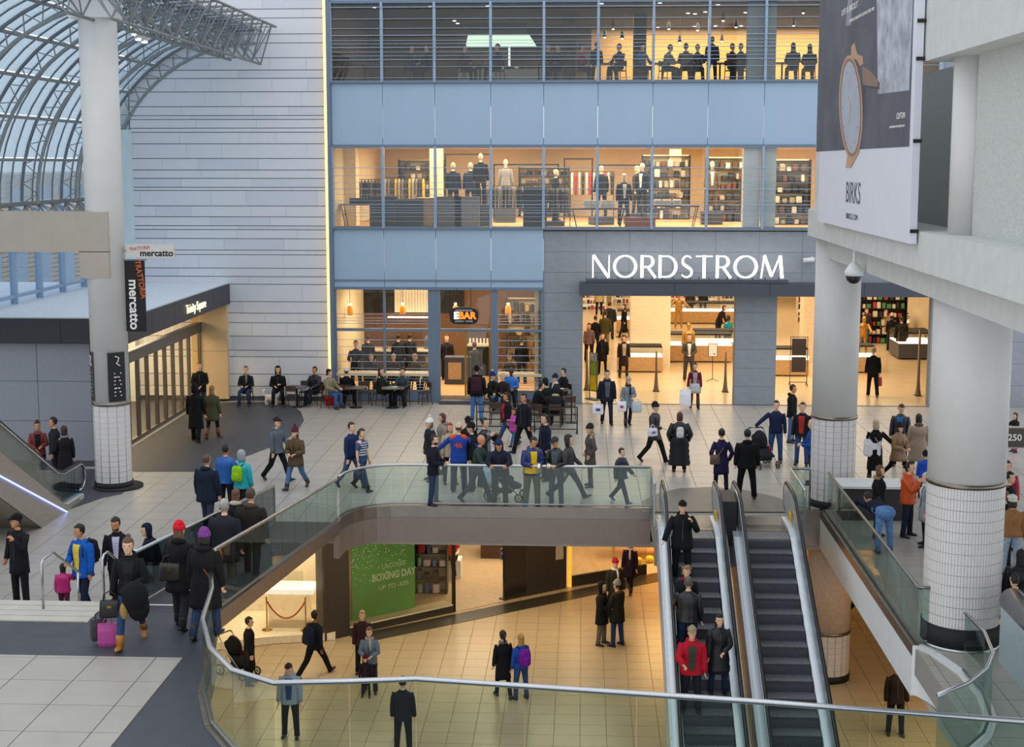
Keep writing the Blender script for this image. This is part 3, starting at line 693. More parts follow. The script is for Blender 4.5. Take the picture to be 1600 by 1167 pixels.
# ================================================================= ESCALATORS
def escalator(label, x, y, z, s, L, glassy=False, group='escalators'):
    t = thing('escalator', label, 'escalator', (x, y, z), 0, group)
    n = int(L / .4); TR = M('step_tread', '7d7f84', .5, .5, .1, 20); RI = M('step_riser', '4b4d54', .55, .4, .1, 20)
    st = MB().box(-.5, .5, -.4, 0, -.05, 0, 0)
    for k in range(12): st.box(-.48 + k * .083, -.44 + k * .083, -.4, 0, 0, .008, 0)
    rise = MB().box(-.5, .5, -.4, -.375, -.28, -.0, 0)
    tm = st.build('step', TR, t); rm = rise.build('riser', RI, tm)
    zc = 0.0
    for i in range(n):
        if i == 0: o, r_ = tm, rm
        else: o = link('step', tm.data, t); r_ = link('riser', rm.data, o)
        if s < 0: r_.location = (0, 0, 0)
        else: r_.location = (0, .0, .28)
        zc = s * .231 * max(0, i - 1.0)
        o.location = (0, -.4 * i, zc)
    def path(h, top0):
        run = L; y1 = -.4
        return [(top0, h), (y1 + .2, h), (y1 - .2, h + s * .231 * .5), (-run, h + s * .5775 * (run - .6))]
    PN = glass('escalator_glass', 'c5d6da', .14) if glassy else M('satin_balustrade', 'd5dbe2', .25, .7, .04, 3)
    for sd in (-1, 1):
        b = empty('balustrade', (sd * .64, 0, 0)); b.parent = t
        N = .95; h = .92; rr = .30
        top = path(h, N); bot = path(.12 if s < 0 else .14, N)
        # panel: polygon in the y-z plane with a rounded newel end
        nw = [(N + rr * sin(R(a)), h - rr + rr * cos(R(a))) for a in range(0, 181, 20)]
        lowp = [(yy, zz - .04) for yy, zz in bot]
        poly = top[::-1] + nw[1:] + [(N + .05, .12)] + lowp[1:]
        th = .02 if glassy else .035
        k = len(poly)
        mb = MB().add([(-th, a, c) for a, c in poly] + [(th, a, c) for a, c in poly], [tuple(range(k)), tuple(range(2 * k - 1, k - 1, -1))] + [(i, k + i, k + (i + 1) % k, (i + 1) % k) for i in range(k)])
        mb.build('side_panel', PN, b)
        hp = [(0, yy, zz + .03) for yy, zz in top[::-1]] + [(0, N + (rr + .03) * sin(R(a)), h - rr + (rr + .03) * cos(R(a))) for a in range(15, 171, 15)] + [(0, N - .1, h - 2 * rr - .03)]
        MB().tube(hp, .042, 8).build('handrail', RUBBER, b, True)
        MB().tube([(sd * .03, a, c - .05) for _, a, c in hp], .022, 6).build('rail_trim', CHROME, b, True)
        # skirt and deck
        dk = MB()
        for (ya, za), (yb, zb) in zip(lowp, lowp[1:]):
            for (xa, xb) in (((-.115 if sd > 0 else -.1), (.1 if sd > 0 else .115)),):
                dk.add([(xa, ya, za - .32), (xb, ya, za - .32), (xb, ya, za + .03), (xa, ya, za + .03), (xa, yb, zb - .32), (xb, yb, zb - .32), (xb, yb, zb + .03), (xa, yb, zb + .03)],
                       [(0, 1, 2, 3), (4, 7, 6, 5), (0, 4, 5, 1), (1, 5, 6, 2), (2, 6, 7, 3), (3, 7, 4, 0)])
        dk.build('skirt_deck', M('bright_deck', 'e4e8ec', .3, .35, .03, 3), b)
    cl = MB()
    for sd in (-1, 1):
        for (ya, za), (yb, zb) in zip(path(0, .5), path(0, .5)[1:]):
            xa, xb = sorted((sd * .74, sd * .8))
            cl.add([(xa, ya, za - .95), (xb, ya, za - .95), (xb, ya, za + .12), (xa, ya, za + .12), (xa, yb, zb - .95), (xb, yb, zb - .95), (xb, yb, zb + .12), (xa, yb, zb + .12)],
                   [(0, 1, 2, 3), (4, 7, 6, 5), (0, 4, 5, 1), (1, 5, 6, 2), (2, 6, 7, 3), (3, 7, 4, 0)])
    for (ya, za), (yb, zb) in zip(path(0, .5), path(0, .5)[1:]):
        cl.add([(-.78, ya, za - .95), (.78, ya, za - .95), (.78, ya, za - .85), (-.78, ya, za - .85), (-.78, yb, zb - .95), (.78, yb, zb - .95), (.78, yb, zb - .85), (-.78, yb, zb - .85)],
               [(0, 1, 2, 3), (4, 7, 6, 5), (0, 4, 5, 1), (1, 5, 6, 2), (2, 6, 7, 3), (3, 7, 4, 0)])
    cl.build('truss_cladding', M('escalator_cladding', 'c9ced4', .35, .3) if not glassy else M('beige_steel_cladding', 'a0978d', .42, .35), t)
    piece('comb_plate', STEEL, t, -.55, .55, 0, .5, -.03, .012)
    if not glassy: piece('warning_label', M('yellow_label', 'e2b21a', .6), t, .54, .57, -.35, -.05, .3, .5)
    return t
escalator('left one of two descending steel escalators, carrying people', 2.62, 33.05, 0, -1, 9.2)
escalator('empty right-hand one of two descending steel escalators', 4.37, 33.05, 0, -1, 9.2)
struct('trim_13', BLACKM, MB().box(3.33, 3.66, 32.7, 33.9, -.3, .78))
le = escalator('glass sided escalator with blue light strip rising out of frame', -13.75, 34.5, 0, 1, 9.6, True)
MB().tube([(.83, -.3, -.1 + .0), (.83, -9.4, 4.1 + .9 - .9)], .018, 6).build('light_strip', M('blue_led', '8e9cff', .5, 0, 0, 1, emit=3), le)
for k, s_ in enumerate((1, -1)):
    pass

# ================================================================= SIGNS
fs = thing('flag_sign', 'white rounded flag sign reading trattoria mercatto on the column', 'sign', group=None)
a = pl(195, 391, LC.y - .1); b = pl(272, 393, LC.y - .1); zc = (a.z + b.z) / 2
MB().box(a.x + .05, b.x, LC.y - .14, LC.y - .02, zc - .17, zc + .17).build('board', M('pale_sign', 'cbc6c2', .5), fs)
MB().bar((LC.x + .3, LC.y - .08, zc), (a.x + .1, LC.y - .08, zc), .05).build('bracket', STEELD, fs)
text('lettering', 'mercatto', M('ink_black', '1c1a1a', .6), fs, ((a.x + b.x) / 2 + .2, LC.y - .145, zc - .06), FRONT, .24, 1.0, bold=.006)
o = text('lettering', 'TRATTORIA', M('ink_red', 'c0482e', .6), fs, ((a.x + b.x) / 2 - .25, LC.y - .145, zc + .07), FRONT, .12, .85); o.rotation_euler = (pi / 2, R(-6), 0)
hb = thing('hanging_banner', 'black vertical hanging banner reading trattoria mercatto below the flag sign', 'banner')
a = pl(194, 407, LC.y - .1); b = pl(229, 518, LC.y - .1)
MB().box(a.x, b.x, LC.y - .1, LC.y - .07, b.z, a.z).build('cloth', M('banner_black', '1d1a1b', .8), hb)
MB().tube([(LC.x, LC.y - .085, a.z + .02), (b.x + .06, LC.y - .085, a.z + .02)], .015, 6).build('rod', STEELD, hb)
text('lettering', 'mercatto', PAPER, hb, (a.x + .22, LC.y - .105, b.z + .72), (pi / 2, R(90), 0), .36, 1.0, bold=.008)
text('lettering', 'TRATTORIA', M('ink_orange', 'd2642c', .6), hb, (a.x + .42, LC.y - .105, a.z - .5), (pi / 2, R(82), 0), .21, .9, bold=.003)
for nm, a0_, a1_, lab in (('info_panel', -78, -22, 'black curved directory panel with white symbols on the left column'), ('info_panel', -165, -128, 'narrow black directory panel on the far side of the left column')):
    ip = thing(nm, lab, 'sign', group=None); r = .51
    rs = [[(LC.x + rr * cos(R(a)), LC.y + rr * sin(R(a)), z) for a in [a0_ + (a1_ - a0_) * i / 8 for i in range(9)] for rr in (r,)] for z in (2.4, 3.72)]
    b = MB(); n = 9
    b.add([p for q in rs for p in q], [(i, i + 1, n + i + 1, n + i) for i in range(n - 1)]); b.build('panel', M('directory_black', '17191b', .4), ip)
    wl = MB()
    am = R((a0_ + a1_) / 2); r2 = .515
    def at_(a, z): return (LC.x + r2 * cos(a), LC.y + r2 * sin(a), z)
    for k in range(7):
        z = 2.55 + k * .1; wl.add([at_(am - .18, z), at_(am + .22 - .05 * (k % 3), z), at_(am + .22 - .05 * (k % 3), z + .03), at_(am - .18, z + .03)], [(0, 1, 2, 3)])
    wl.tube([at_(am - .1, 3.62), at_(am + .1, 3.58), at_(am + .05, 3.48), at_(am - .05, 3.44), at_(am + .15, 3.36)], .014, 5)
    wl.build('lettering', PAPER, ip)
# coffee bar oval sign
es = thing('oval_sign', 'black oval sign with white and orange lettering over the coffee bar door', 'sign')
p = pl(726, 492, YF); 
MB().rings([[(p.x + .52 * math.copysign(abs(cos(2 * pi * k / 28)) ** .5, cos(2 * pi * k / 28)), y, p.z + .31 * math.copysign(abs(sin(2 * pi * k / 28)) ** .6, sin(2 * pi * k / 28))) for k in range(28)] for y in (YF - .32, YF - .22)]).build('board', M('sign_black', '15171c', .5), es)
text('lettering', 'E', LAMPW, es, (p.x - .28, YF - .33, p.z), FRONT, .34, 1, bold=.012)
text('lettering', 'BAR', M('orange_lit', 'ff6a1c', .5, 0, 0, 1, emit=2.5), es, (p.x + .12, YF - .33, p.z), FRONT, .34, 1, bold=.012)
text('lettering', 'NORDSTROM', PAPER, es, (p.x, YF - .33, p.z + .19), FRONT, .1, 1)
text('lettering', 'ESPRESSO · COFFEE', PAPER, es, (p.x, YF - .33, p.z - .2), FRONT, .075, 1)
for q in (-.25, .25): MB().tube([(p.x + q, YF - .27, p.z + .28), (p.x + q, YF - .27, 4.2)], .012, 6).build('hanger', BLACKM, es)
# 250 sign on the right
s2_ = thing('wall_sign', 'dark sign panel starting with the number 250 at the frame edge', 'sign')
a = pl(1567, 668, 40.0); b = pl(1640, 698, 40.0)
MB().box(a.x, b.x, 39.9, 40.0, b.z, a.z).build('board', M('brown_sign', '4a423f', .5), s2_); MB().box(a.x - .03, b.x + .03, 39.92, 40.02, b.z - .04, a.z + .04).build('edge', M('sign_edge', 'b5ab9f', .5), s2_)
text('lettering', '250 Yonge', PAPER, s2_, (a.x + .12, 39.89, (a.z + b.z) / 2), FRONT, .26, 1, align='LEFT', bold=.004)
for q in (.1, 1.1): MB().cyl(a.x + q, 39.98, 0, b.z, .03, 8).build('post', STEELD, s2_)

# ================================================================= BANNER
bn = thing('advert_banner', 'huge white wall banner with a gold watch photograph', 'banner')
BX = 5.5; by0, by1, bz0, bz1 = 24.1, 33.5, 7.35, 14.0
MB().box(BX, BX + .12, by0, by1, bz0, bz1).build('board', M('banner_white', 'd8dae4', .6, 0, .01, 2), bn)
def bp(px, py): q = plx(px, py, BX); return q.y, q.z
def flat(poly, mat, name, off):   # printed area: px outline on the banner face
    pts = [bp(x, y) for x, y in poly]
    MB().add([(BX - off, y, z) for y, z in pts], [tuple(range(len(pts)))]).build(name, mat, bn)
flat([(1275.5, 237), (1421, 229), (1430, -60), (1283, -60)], M('print_charcoal', '54565f', .6, 0, .25, 1.2), 'printed_photo', .004)
flat([(1372, 147), (1421, 141), (1430, -60), (1370, -60)], M('print_curtain', 'a9adb8', .6, 0, .35, 3), 'printed_curtain', .006)
flat([(1322, 40), (1330, 40), (1336, -60), (1330, -60)], M('print_streak', '8a8d97', .6), 'printed_streak', .006)
flat([(1327, 0), (1333, 0), (1335, -60), (1331, -60)], M('print_streak', '8a8d97', .6), 'printed_streak', .0065)
def ering(cx, cy, rx, ry, k=30): return [(cx + rx * cos(2 * pi * i / k) + .03 * ry * sin(2 * pi * i / k), cy + ry * sin(2 * pi * i / k)) for i in range(k)]
flat([(1346, 105), (1356, 108), (1368, 118), (1375, 130), (1374, 140), (1360, 138), (1352, 134), (1350, 180), (1366, 178), (1372, 150), (1374, 140)][:8], M('print_strap', '3d3a3e', .5), 'printed_strap', .007)
flat([(1347, 102), (1362, 112), (1373, 126), (1372, 136), (1358, 134), (1349, 132)], M('print_crown', '8a6f62', .5), 'printed_crown', .008)
flat(ering(1330, 168, 18.5, 82), M('print_gold', 'c49a7c', .45, .2, .1, 4), 'printed_case', .009)
flat(ering(1330, 168, 16.4, 77), M('print_bezel', '8f6a55', .45, 0, .1, 4), 'printed_bezel', .01)
flat([(1331, 72), (1336, 66), (1340, 84), (1349, 88), (1350, 100), (1344, 103), (1340, 94), (1330, 90)], M('print_gold', 'b58a6e', .45, .3, .1, 4), 'printed_lug', .0095)
flat([(1325, 240), (1336, 238), (1344, 232), (1342, 240), (1330, 262), (1322, 262)], M('print_gold', 'b58a6e', .45, .3, .1, 4), 'printed_lug', .0095)
flat(ering(1330, 168, 14.5, 72), M('print_dial', 'aab0bd', .5, 0, .06, 3), 'printed_dial', .011)
for k in range(12):
    a = 2 * pi * k / 12; flat([(1330 + 12 * cos(a) + .6 * e, 168 + 63 * sin(a) + 1.6 * h_) for e, h_ in ((-1, -1), (1, -1), (1, 1), (-1, 1))], M('print_index', '8f7f78', .5), 'printed_index', .0122)
flat(ering(1330, 170, .9, 3), M('print_gold', 'b58a6e', .45, .3, .1, 4), 'printed_hand_boss', .013)
flat([(1326, 150), (1327, 149), (1331, 170), (1330, 171)], M('print_gold', 'b58a6e', .45), 'printed_hand', .0125)
flat([(1330.3, 171), (1329.5, 170), (1327, 195), (1328, 196)], M('print_gold', 'b58a6e', .45), 'printed_hand', .0127)
INK = M('banner_ink', '4d5062', .6); SIDE = (pi / 2, 0, -pi / 2)
y, z = bp(1333, 303); text('lettering', 'BIRKS', INK, bn, (BX - .004, y, z), SIDE, .62, 1.02, .002)
y, z = bp(1331, 339); text('lettering', 'BIRKS.COM', INK, bn, (BX - .004, y, z), SIDE, .17, 1.5, .002)
y, z = bp(1408, 181); text('lettering', 'CLIFTON', PAPER, bn, (BX - .008, y, z), SIDE, .15, 1.1, .002)
y, z = bp(1402, 197); text('lettering', 'www.baume-et-mercier.com', PAPER, bn, (BX - .008, y, z), SIDE, .08, 1.3, .002)
y, z = bp(1328, 14); text('lettering', 'LIFE IS ABOUT', PAPER, bn, (BX - .008, y, z), SIDE, .18, 1.6, .002)
y, z = bp(1346, 24); text('lettering', 'MOMENTS CELEBRATING ELEGANCE SINCE 1830', PAPER, bn, (BX - .008, y, z), SIDE, .09, 1.3, .002)
for py in (30, 90, 220, 362): q = plx(1440 - py * .04, py, BX); piece('clip', BLACKM, bn, BX + .0, BX + .14, by0 - .03, by0 + .0, q.z - .03, q.z + .03)
# ================================================================= PEOPLE
NB = 16
def rng(c, u, v, ru, rv, n=NB, p=2.3):
    out = []
    for k in range(n):
        a = 2 * pi * k / n; ca, sa = cos(a), sin(a)
        out.append(c + u * (math.copysign(abs(ca) ** (2 / p), ca) * ru) + v * (math.copysign(abs(sa) ** (2 / p), sa) * rv))
    return out
def skin(h): return M('skin_' + h, h, .55, 0, .05, 20, spec=.3)
def hairm(h): return M('hair_' + h, h, .6, 0, .25, 40, bump=.4, bscale=70)
ARMS = {  # (upper fwd, upper out, fore fwd, fore out)
    'down': (2, 9, 12, 4), 'back': (-14, 9, 2, 4), 'fwd': (20, 8, 38, 2), 'swing': (24, 7, 48, 0), 'pocket': (-14, 22, 34, -12), 'hold': (14, 12, 82, -32), 'phone': (22, 10, 100, -36),
    'face': (38, 14, 150, -25), 'front': (16, 10, 52, -42), 'reach': (46, 12, 64, 4), 'rail': (40, 14, 76, -20), 'side': (28, 42, 48, 30), 'cross': (20, 12, 78, -62), 'table': (28, 12, 78, -18), 'lap': (14, 10, 62, -24),
    'bag': (0, 12, 6, 8), 'push': (26, 8, 66, -4), 'ear': (30, 34, 150, -16), 'up': (60, 16, 110, -10)}
LEGS = {  # left (hip fwd, knee), right (hip fwd, knee), out
    'stand': ((3, 4), (-2, 3), 5), 'wide': ((4, 3), (-4, 3), 9), 'walk': ((24, 6), (-18, 22), 3), 'walk2': ((-18, 22), (24, 6), 3), 'step': ((14, 8), (-10, 14), 3), 'step2': ((-10, 14), (14, 8), 3),
    'stride': ((32, 6), (-26, 22), 3), 'stride2': ((-26, 22), (32, 6), 3), 'sit': ((84, 88), (86, 84), 8), 'sitx': ((96, 80), (84, 78), 2), 'stair': ((30, 50), (0, 4), 3), 'bent': ((-4, 8), (6, 6), 10), 'crouch': ((100, 128), (95, 120), 10)}
def dirv(sd, f, o): return Vector((sd * sin(R(o)), -sin(R(f)) * cos(R(o)), -cos(R(f)) * cos(R(o))))
NPERS = [0]
def person(pos, H, face, label, top=('jacket', '2a2c33', 0), legs=('trousers', '23252c'), shoes='1b1a1a', hair=('short', '2a2019'), hat=None, pose='stand', arms=('down', 'down'),
           lean=0, head=(0, 0), skin_c=0, build=1.0, group=None, scarf=None, shirt=None, hood=None, fur=None, boots=None, belt=None, strap=None, lo=False, seat=None, female=False, turn=0, ribs=False, print_=None, fingers=True):
    s = H / 1.75; NPERS[0] += 1; build *= 1.07
    rnd = random.Random(NPERS[0])
    root = thing('person', label, 'person', pos, R(face), group)
    X, Y, Zv = Vector((1, 0, 0)), Vector((0, -1, 0)), Vector((0, 0, 1))
    sk = skin(SKIN[skin_c])
    # --- skeleton ---
    (lf, lk), (rf, rk), out = LEGS[pose]
    hip_w = .095
    hips = {}; legs_j = {}
    low = 9
    for sd, (hf, kn) in ((1, (lf, lk)), (-1, (rf, rk))):
        h0 = Vector((sd * hip_w, 0, 0)); d1 = dirv(sd, hf, out); d2 = dirv(sd, hf - kn, out * .5)
        k0 = h0 + d1 * .435; a0 = k0 + d2 * .415
        legs_j[sd] = (h0, k0, a0, d2, hf - kn); low = min(low, a0.z)
    pz = .085 - low
    if seat is not None: pz = max(seat / s + .09, .3)
    P0 = Vector((0, 0, pz))
    if pose.startswith('sit'):
        P0 = Vector((0, .0, pz))
    for sd in legs_j: h0, k0, a0, d2, an = legs_j[sd]; legs_j[sd] = (h0 + P0, k0 + P0, a0 + P0, d2, an)
    L = R(lean); ax = Vector((0, -sin(L), cos(L))); fw = Vector((0, -cos(L), -sin(L))); tw = R(turn)
    sx_ = Vector((cos(tw), sin(tw), 0)); fw2 = (fw * cos(tw) + X * sin(tw)).normalized()
    def sp(h): return P0 + ax * h
    shw = .178 * build * (.92 if female else 1)
    B = build
    arm_j = {}
    for sd, an in ((1, arms[0]), (-1, arms[1])):
        f1, o1, f2, o2 = ARMS[an] if isinstance(an, str) else an
        S0 = sp(.478) + sx_ * (sd * shw)
        def rotl(v):
            v = Vector((v.x, v.y * cos(L * .5) - v.z * sin(L * .5) * -1 * 0, v.z)); return Vector((v.x * cos(tw) - v.y * sin(tw), v.x * sin(tw) + v.y * cos(tw), v.z))
        E0 = S0 + rotl(dirv(sd, f1 + lean * .3, o1)) * .285; W0 = E0 + rotl(dirv(sd, f2 + lean * .3, o2)) * .25
        arm_j[sd] = (S0, E0, W0)
    # --- head frame ---
    hy, hp = R(head[0]), R(head[1] + lean * .45)
    hx = Vector((cos(hy), sin(hy), 0)); hf = Vector((sin(hy), -cos(hy), 0))
    hu = (Zv * cos(hp) + hf * sin(hp)); hfw = (hf * cos(hp) - Zv * sin(hp))
    neck = sp(.585); HC = neck + ax * .045 + hu * .125 + hfw * .02
    if female: HC = HC - ax * .012
    hs = 1.07 if H > 1.4 else 1.25
    def hd(x, f, z): return HC + hx * (x * hs) + hfw * (f * hs) + hu * (z * hs)
    SC = lambda ps: [p * s for p in ps]
    b = MB()
    def rings(rs, mi=0, **k): b.rings([SC(r) for r in rs], mi=mi, **k)
    # torso, neck and head: one continuous surface
    T = [(-.07, .10, .085), (-.02, .145 * B, .105), (.05, .158 * B, .112), (.17, .132 * B, .098), (.30, .145 * B, .108), (.42, .165 * B, .112), (.50, .165 * B, .09), (.545, .105, .07), (.575, .06, .058)]
    rs = [rng(sp(h), sx_, fw2, ru, rv) for h, ru, rv in T]
    rs.append(rng(sp(.63) + hfw * .012, hx, hfw, .053, .056))
    HP = [(-.105, .030, .040, .040), (-.085, .050, .066, .024), (-.05, .063, .082, .010), (-.01, .071, .090, .003), (.03, .075, .095, 0), (.07, .072, .092, -.004), (.10, .058, .074, -.007), (.122, .034, .045, -.008), (.13, .008, .01, -.008)]
    rs += [rng(hd(0, f, z), hx * hs, hfw * hs, ru, rv) for z, ru, rv, f in HP]
    rings(rs)
    # nose, ears, brows, eyes, mouth
    b.add(SC([hd(-.013, .088, -.035), hd(.013, .088, -.035), hd(0, .118, -.032), hd(.006, .090, .015), hd(-.006, .090, .015), hd(0, .098, .012)]), [(0, 1, 2), (1, 3, 5, 2), (4, 0, 2, 5)])
    RM = Matrix((hx, hfw, hu)).transposed()
    for e in (1, -1):
        b.ell(hd(e * .074, -.008, -.012) * s, .012 * s, .02 * s, .032 * s, 8, 4, rot=RM)
        b.ell(hd(e * .03, .083, .012) * s, .014 * s, .009 * s, .007 * s, 8, 4, mi=1, rot=RM)
        b.ell(hd(e * .031, .087, .032) * s, .019 * s, .007 * s, .005 * s, 6, 4, mi=1, rot=RM)
    b.ell(hd(0, .082, -.062) * s, .024 * s, .009 * s, .007 * s, 8, 4, mi=2, rot=RM)
    # limbs
    for sd in (1, -1):
        S0, E0, W0 = arm_j[sd]
        pts = [S0 - Vector((sd * .04, 0, 0)), S0.lerp(E0, .3), E0.lerp(S0, .12), E0.lerp(W0, .15), E0.lerp(W0, .5), W0]
        b.tube(SC(pts), [r * s for r in (.048, .046, .038, .037, .034, .025)], 10)
        d = (W0 - E0).normalized(); side = d.cross(fw); 
        if side.length < .2: side = d.cross(X)
        side.normalize(); nrm = side.cross(d).normalized()
        # palm lies in the plane (d, pl_); thumb leaves towards the body front
        pl_ = fw2 - d * fw2.dot(d)
        if pl_.length < .25: pl_ = Zv - d * d.z
        pl_.normalize(); pn = d.cross(pl_).normalized() * sd
        b.rings([SC(rng(W0 + d * q, pl_, pn, w_, t_, 8)) for q, w_, t_ in ((-.005, .026, .018), (.03, .038, .017), (.075, .042, .014), (.092, .038, .011))])
        if fingers:
            for i, (o, ln) in enumerate(((.031, .068), (.011, .078), (-.010, .072), (-.030, .056))):
                q0 = W0 + d * .082 + pl_ * o; c1 = (d * .85 - pn * -.35 * 1).normalized(); inw = -pn
                q1 = q0 + (d * .93 + inw * .32).normalized() * ln * .45; q2 = q1 + (d * .6 + inw * .8).normalized() * ln * .32; q3 = q2 + (d * .2 + inw * .95).normalized() * ln * .24
                b.tube(SC([q0, q1, q2, q3]), [r * s for r in (.0092, .0088, .008, .006)], 5)
            q0 = W0 + d * .025 + pl_ * .028; q1 = q0 + (pl_ * .75 + d * .6).normalized() * .036; q2 = q1 + (d * .85 + pl_ * .25 - pn * .3).normalized() * .03
            b.tube(SC([q0, q1, q2]), [r * s for r in (.0125, .0105, .0075)], 5)
        h0, k0, a0, d2, an = legs_j[sd]
        b.tube(SC([h0 + Vector((0, 0, .03)), h0.lerp(k0, .25), k0.lerp(h0, .12), k0.lerp(a0, .12), k0.lerp(a0, .4), a0]), [r * s for r in (.082, .078, .055, .052, .052, .036)], 10)
    b.build('body', [sk, M('eye_dark', '2a211d', .4), M('lips', 'a05a50', .5)], root, True)
    # --- legs wear ---
    lt, lc = legs[0], legs[1]
    lm = M('denim_' + lc, lc, .85, 0, .25, 18, spec=.2, bump=.3, bscale=60) if lt == 'jeans' else cloth(lc)
    if True:
        b = MB(); tk = {'leggings': .88, 'jeans': 1.0, 'trousers': 1.06, 'baggy': 1.22}.get(lt, 1.0) * (.9 if lo else 1)
        rings([rng(sp(h) if lean < 40 or h > 0 else P0 + Vector((0, .01, h)), X, Y if lean < 40 or h < 0 else fw, ru, rv) for h, ru, rv in ((-.085, .10, .09), (-.04, .155 * B, .118), (.04, .168 * B, .125), (.12, .155 * B, .118)) + (((.24, .165 * B, .13),) if lean > 40 else ())])
        if lean > 40: b.ell((P0 + Vector((0, .055, .0))) * s, .195 * B * s, .175 * s, .175 * s, 14, 8)
        for sd in (1, -1):
            h0, k0, a0, d2, an = legs_j[sd]
            foot_z = -.03 if not boots else .0
            e = a0 + d2 * (.03 if tk > .95 else .0)
            pts = [h0 + Vector((0, 0, .04)), h0.lerp(k0, .25), h0.lerp(k0, .6), k0, k0.lerp(a0, .3), k0.lerp(a0, .7), e]
            b.tube(SC(pts), [r * s * tk * (.5 + .5 * B) for r in (.098, .095, .08, .069, .066, .060, .062)], 12)
        b.build('leggings' if lt == 'leggings' else ('jeans' if lt == 'jeans' else 'trousers'), lm, root, True)
    # --- shoes ---
    for sd in (1, -1):
        h0, k0, a0, d2, an = legs_j[sd]
        pitch = R(max(-35, min(25, an * .9))) if not pose.startswith('sit') else 0
        if pose in ('stand', 'wide', 'bent'): pitch = 0
        fd = Vector((sd * .12, -cos(pitch), sin(pitch) if an > 0 else sin(pitch))).normalized(); fu = (Zv - fd * fd.z).normalized(); fs_ = fd.cross(fu).normalized()
        b = MB(); base = a0 - fu * .085
        prof = [(-.07, .03, .03, .03), (-.055, .036, .045, .045), (0, .038, .05, .05), (.06, .042, .038, .038), (.12, .046, .03, .03), (.165, .036, .022, .022), (.185, .012, .012, .012)]
        rings([rng(base + fd * f + fu * (hh), fs_, fu, w_, hh, 10, 3) for f, w_, hh, _ in prof])
        if boots: b.tube(SC([a0 - d2 * 0 + fu * -.03, k0.lerp(a0, .75), k0.lerp(a0, 1 - boots)]), [s * r * 1.08 for r in (.056, .062, .068)], 12)
        b.build('boot' if boots else 'shoe', M('leather_' + shoes, shoes, .45, 0, .12, 20), root, True)
    # --- upper garment ---
    kind, tc, ln = top[0], top[1], top[2]
    tm = M('puffer_' + tc, tc, .42, 0, .1, 14, spec=.4) if kind == 'puffer' else (M('leather_' + tc, tc, .35, 0, .12, 20) if kind == 'leather' else cloth(tc))
    g = {'coat': 1.06, 'puffer': 1.25, 'jacket': 1.12, 'leather': 1.09, 'sweater': 1.03, 'shirt': .97, 'suit': 1.06, 'dress': 1.0, 'parka': 1.2}[kind]
    b = MB()
    hem = -ln                                     # hem distance below the hip line
    mid = (legs_j[1][1] + legs_j[-1][1]) / 2 - P0 # mean knee, for coats that follow the legs
    rows_ = []
    steps = max(2, int(abs(hem + .08) / .09) + 1) if ln > .06 else 1
    fl_ = 1 + .35 * ln * (1.0 if not pose.startswith('sit') else .4)
    if ln > .06:
        for i in range(steps, 0, -1):
            h = -.04 - (ln - .04) * i / steps; q = i / steps
            c = P0 + Vector((0, 0, 0)) + (mid.normalized() * (-h) if (pose.startswith('sit') or pose == 'crouch') else Vector((mid.x, mid.y * .7, -1)).normalized() * (-h))
            if pose.startswith('sit'): u, v, rv = X, Vector((0, 0, 1)), .115
            else: u, v, rv = X, Y, .128 + .03 * q * abs(lf - rf) / 40
            rows_.append((c, u, v, (.172 + .035 * q * ln) * B * g, (rv + .02 * q) * g))
    else: rows_.append((sp(hem), X, Y, .166 * B * g, .124 * g))
    if lean > 40: rows_ = []
    body_ = [(.02, .172, .128), (.10, .165, .125), (.18, .155, .12), (.26, .16, .124), (.34, .17, .129), (.42, .181, .130), (.475, .180, .118), (.515, .150, .098), (.55, .095, .078)]
    if female: body_ = [(.02, .170, .128), (.10, .155, .118), (.18, .138, .108), (.26, .146, .120), (.34, .160, .140), (.42, .167, .126), (.475, .163, .110), (.515, .136, .092), (.55, .088, .075)]
    if lean > 40: body_ = body_[1:]
    for h, ru, rv in body_:
        k = 1 + .6 * h
        rows_.append((sp(h), X.lerp(sx_, min(1, max(0, h / .4))).normalized(), Y.lerp(fw2, min(1, max(0, h / .3))).normalized(), ru * B * g if h < .5 else ru * (B * .5 + .5) * g, rv * g * (.6 + .4 * B)))
    rows_.append((sp(.59), sx_, fw2, .068 * g, .066 * g))
    rr_ = []
    for i, (c, u, v, ru, rv) in enumerate(rows_):
        if kind == 'puffer' and 0 < i < len(rows_) - 2: 
            if i % 2: ru *= 1.05; rv *= 1.07
            else: ru *= .97; rv *= .95
        ring = rng(c, u, v, ru, rv)
        if ln > .25 and i < 3: ring = [c + (p - c) * (1 + .04 * sin(k * 2.4 + rnd.random() * 2)) for k, p in enumerate(ring)]
        rr_.append(ring)
    rings(rr_)
    bare = kind == 'dress' or top[3:] == ('short',)
    for sd in (1, -1):
        S0, E0, W0 = arm_j[sd]
        e = W0 + (W0 - E0).normalized() * .012 if not bare else S0.lerp(E0, .62)
        if bare: pts = [S0 - sx_ * (sd * .055) + Vector((0, 0, -.02)), S0 + sx_ * (sd * .005), S0.lerp(E0, .35), e]; ra = (.045, .058, .060, .058)
        else: pts = [S0 - sx_ * (sd * .06) + Vector((0, 0, -.03)), S0 + sx_ * (sd * .004), S0.lerp(E0, .35), S0.lerp(E0, .8), E0 + (E0 - (S0 + W0) / 2) * .06, E0.lerp(W0, .25), E0.lerp(W0, .6), e]; ra = (.045, .060, .063, .057, .056, .054, .050, .043)
        gk = g * (1.06 if kind in ('puffer', 'parka') else 1)
        if kind == 'puffer': ra = [r * (1.07 if i % 2 else .97) for i, r in enumerate(ra)]
        b.tube(SC(pts), [r * s * gk * (.6 + .4 * B) for r in ra], 12)
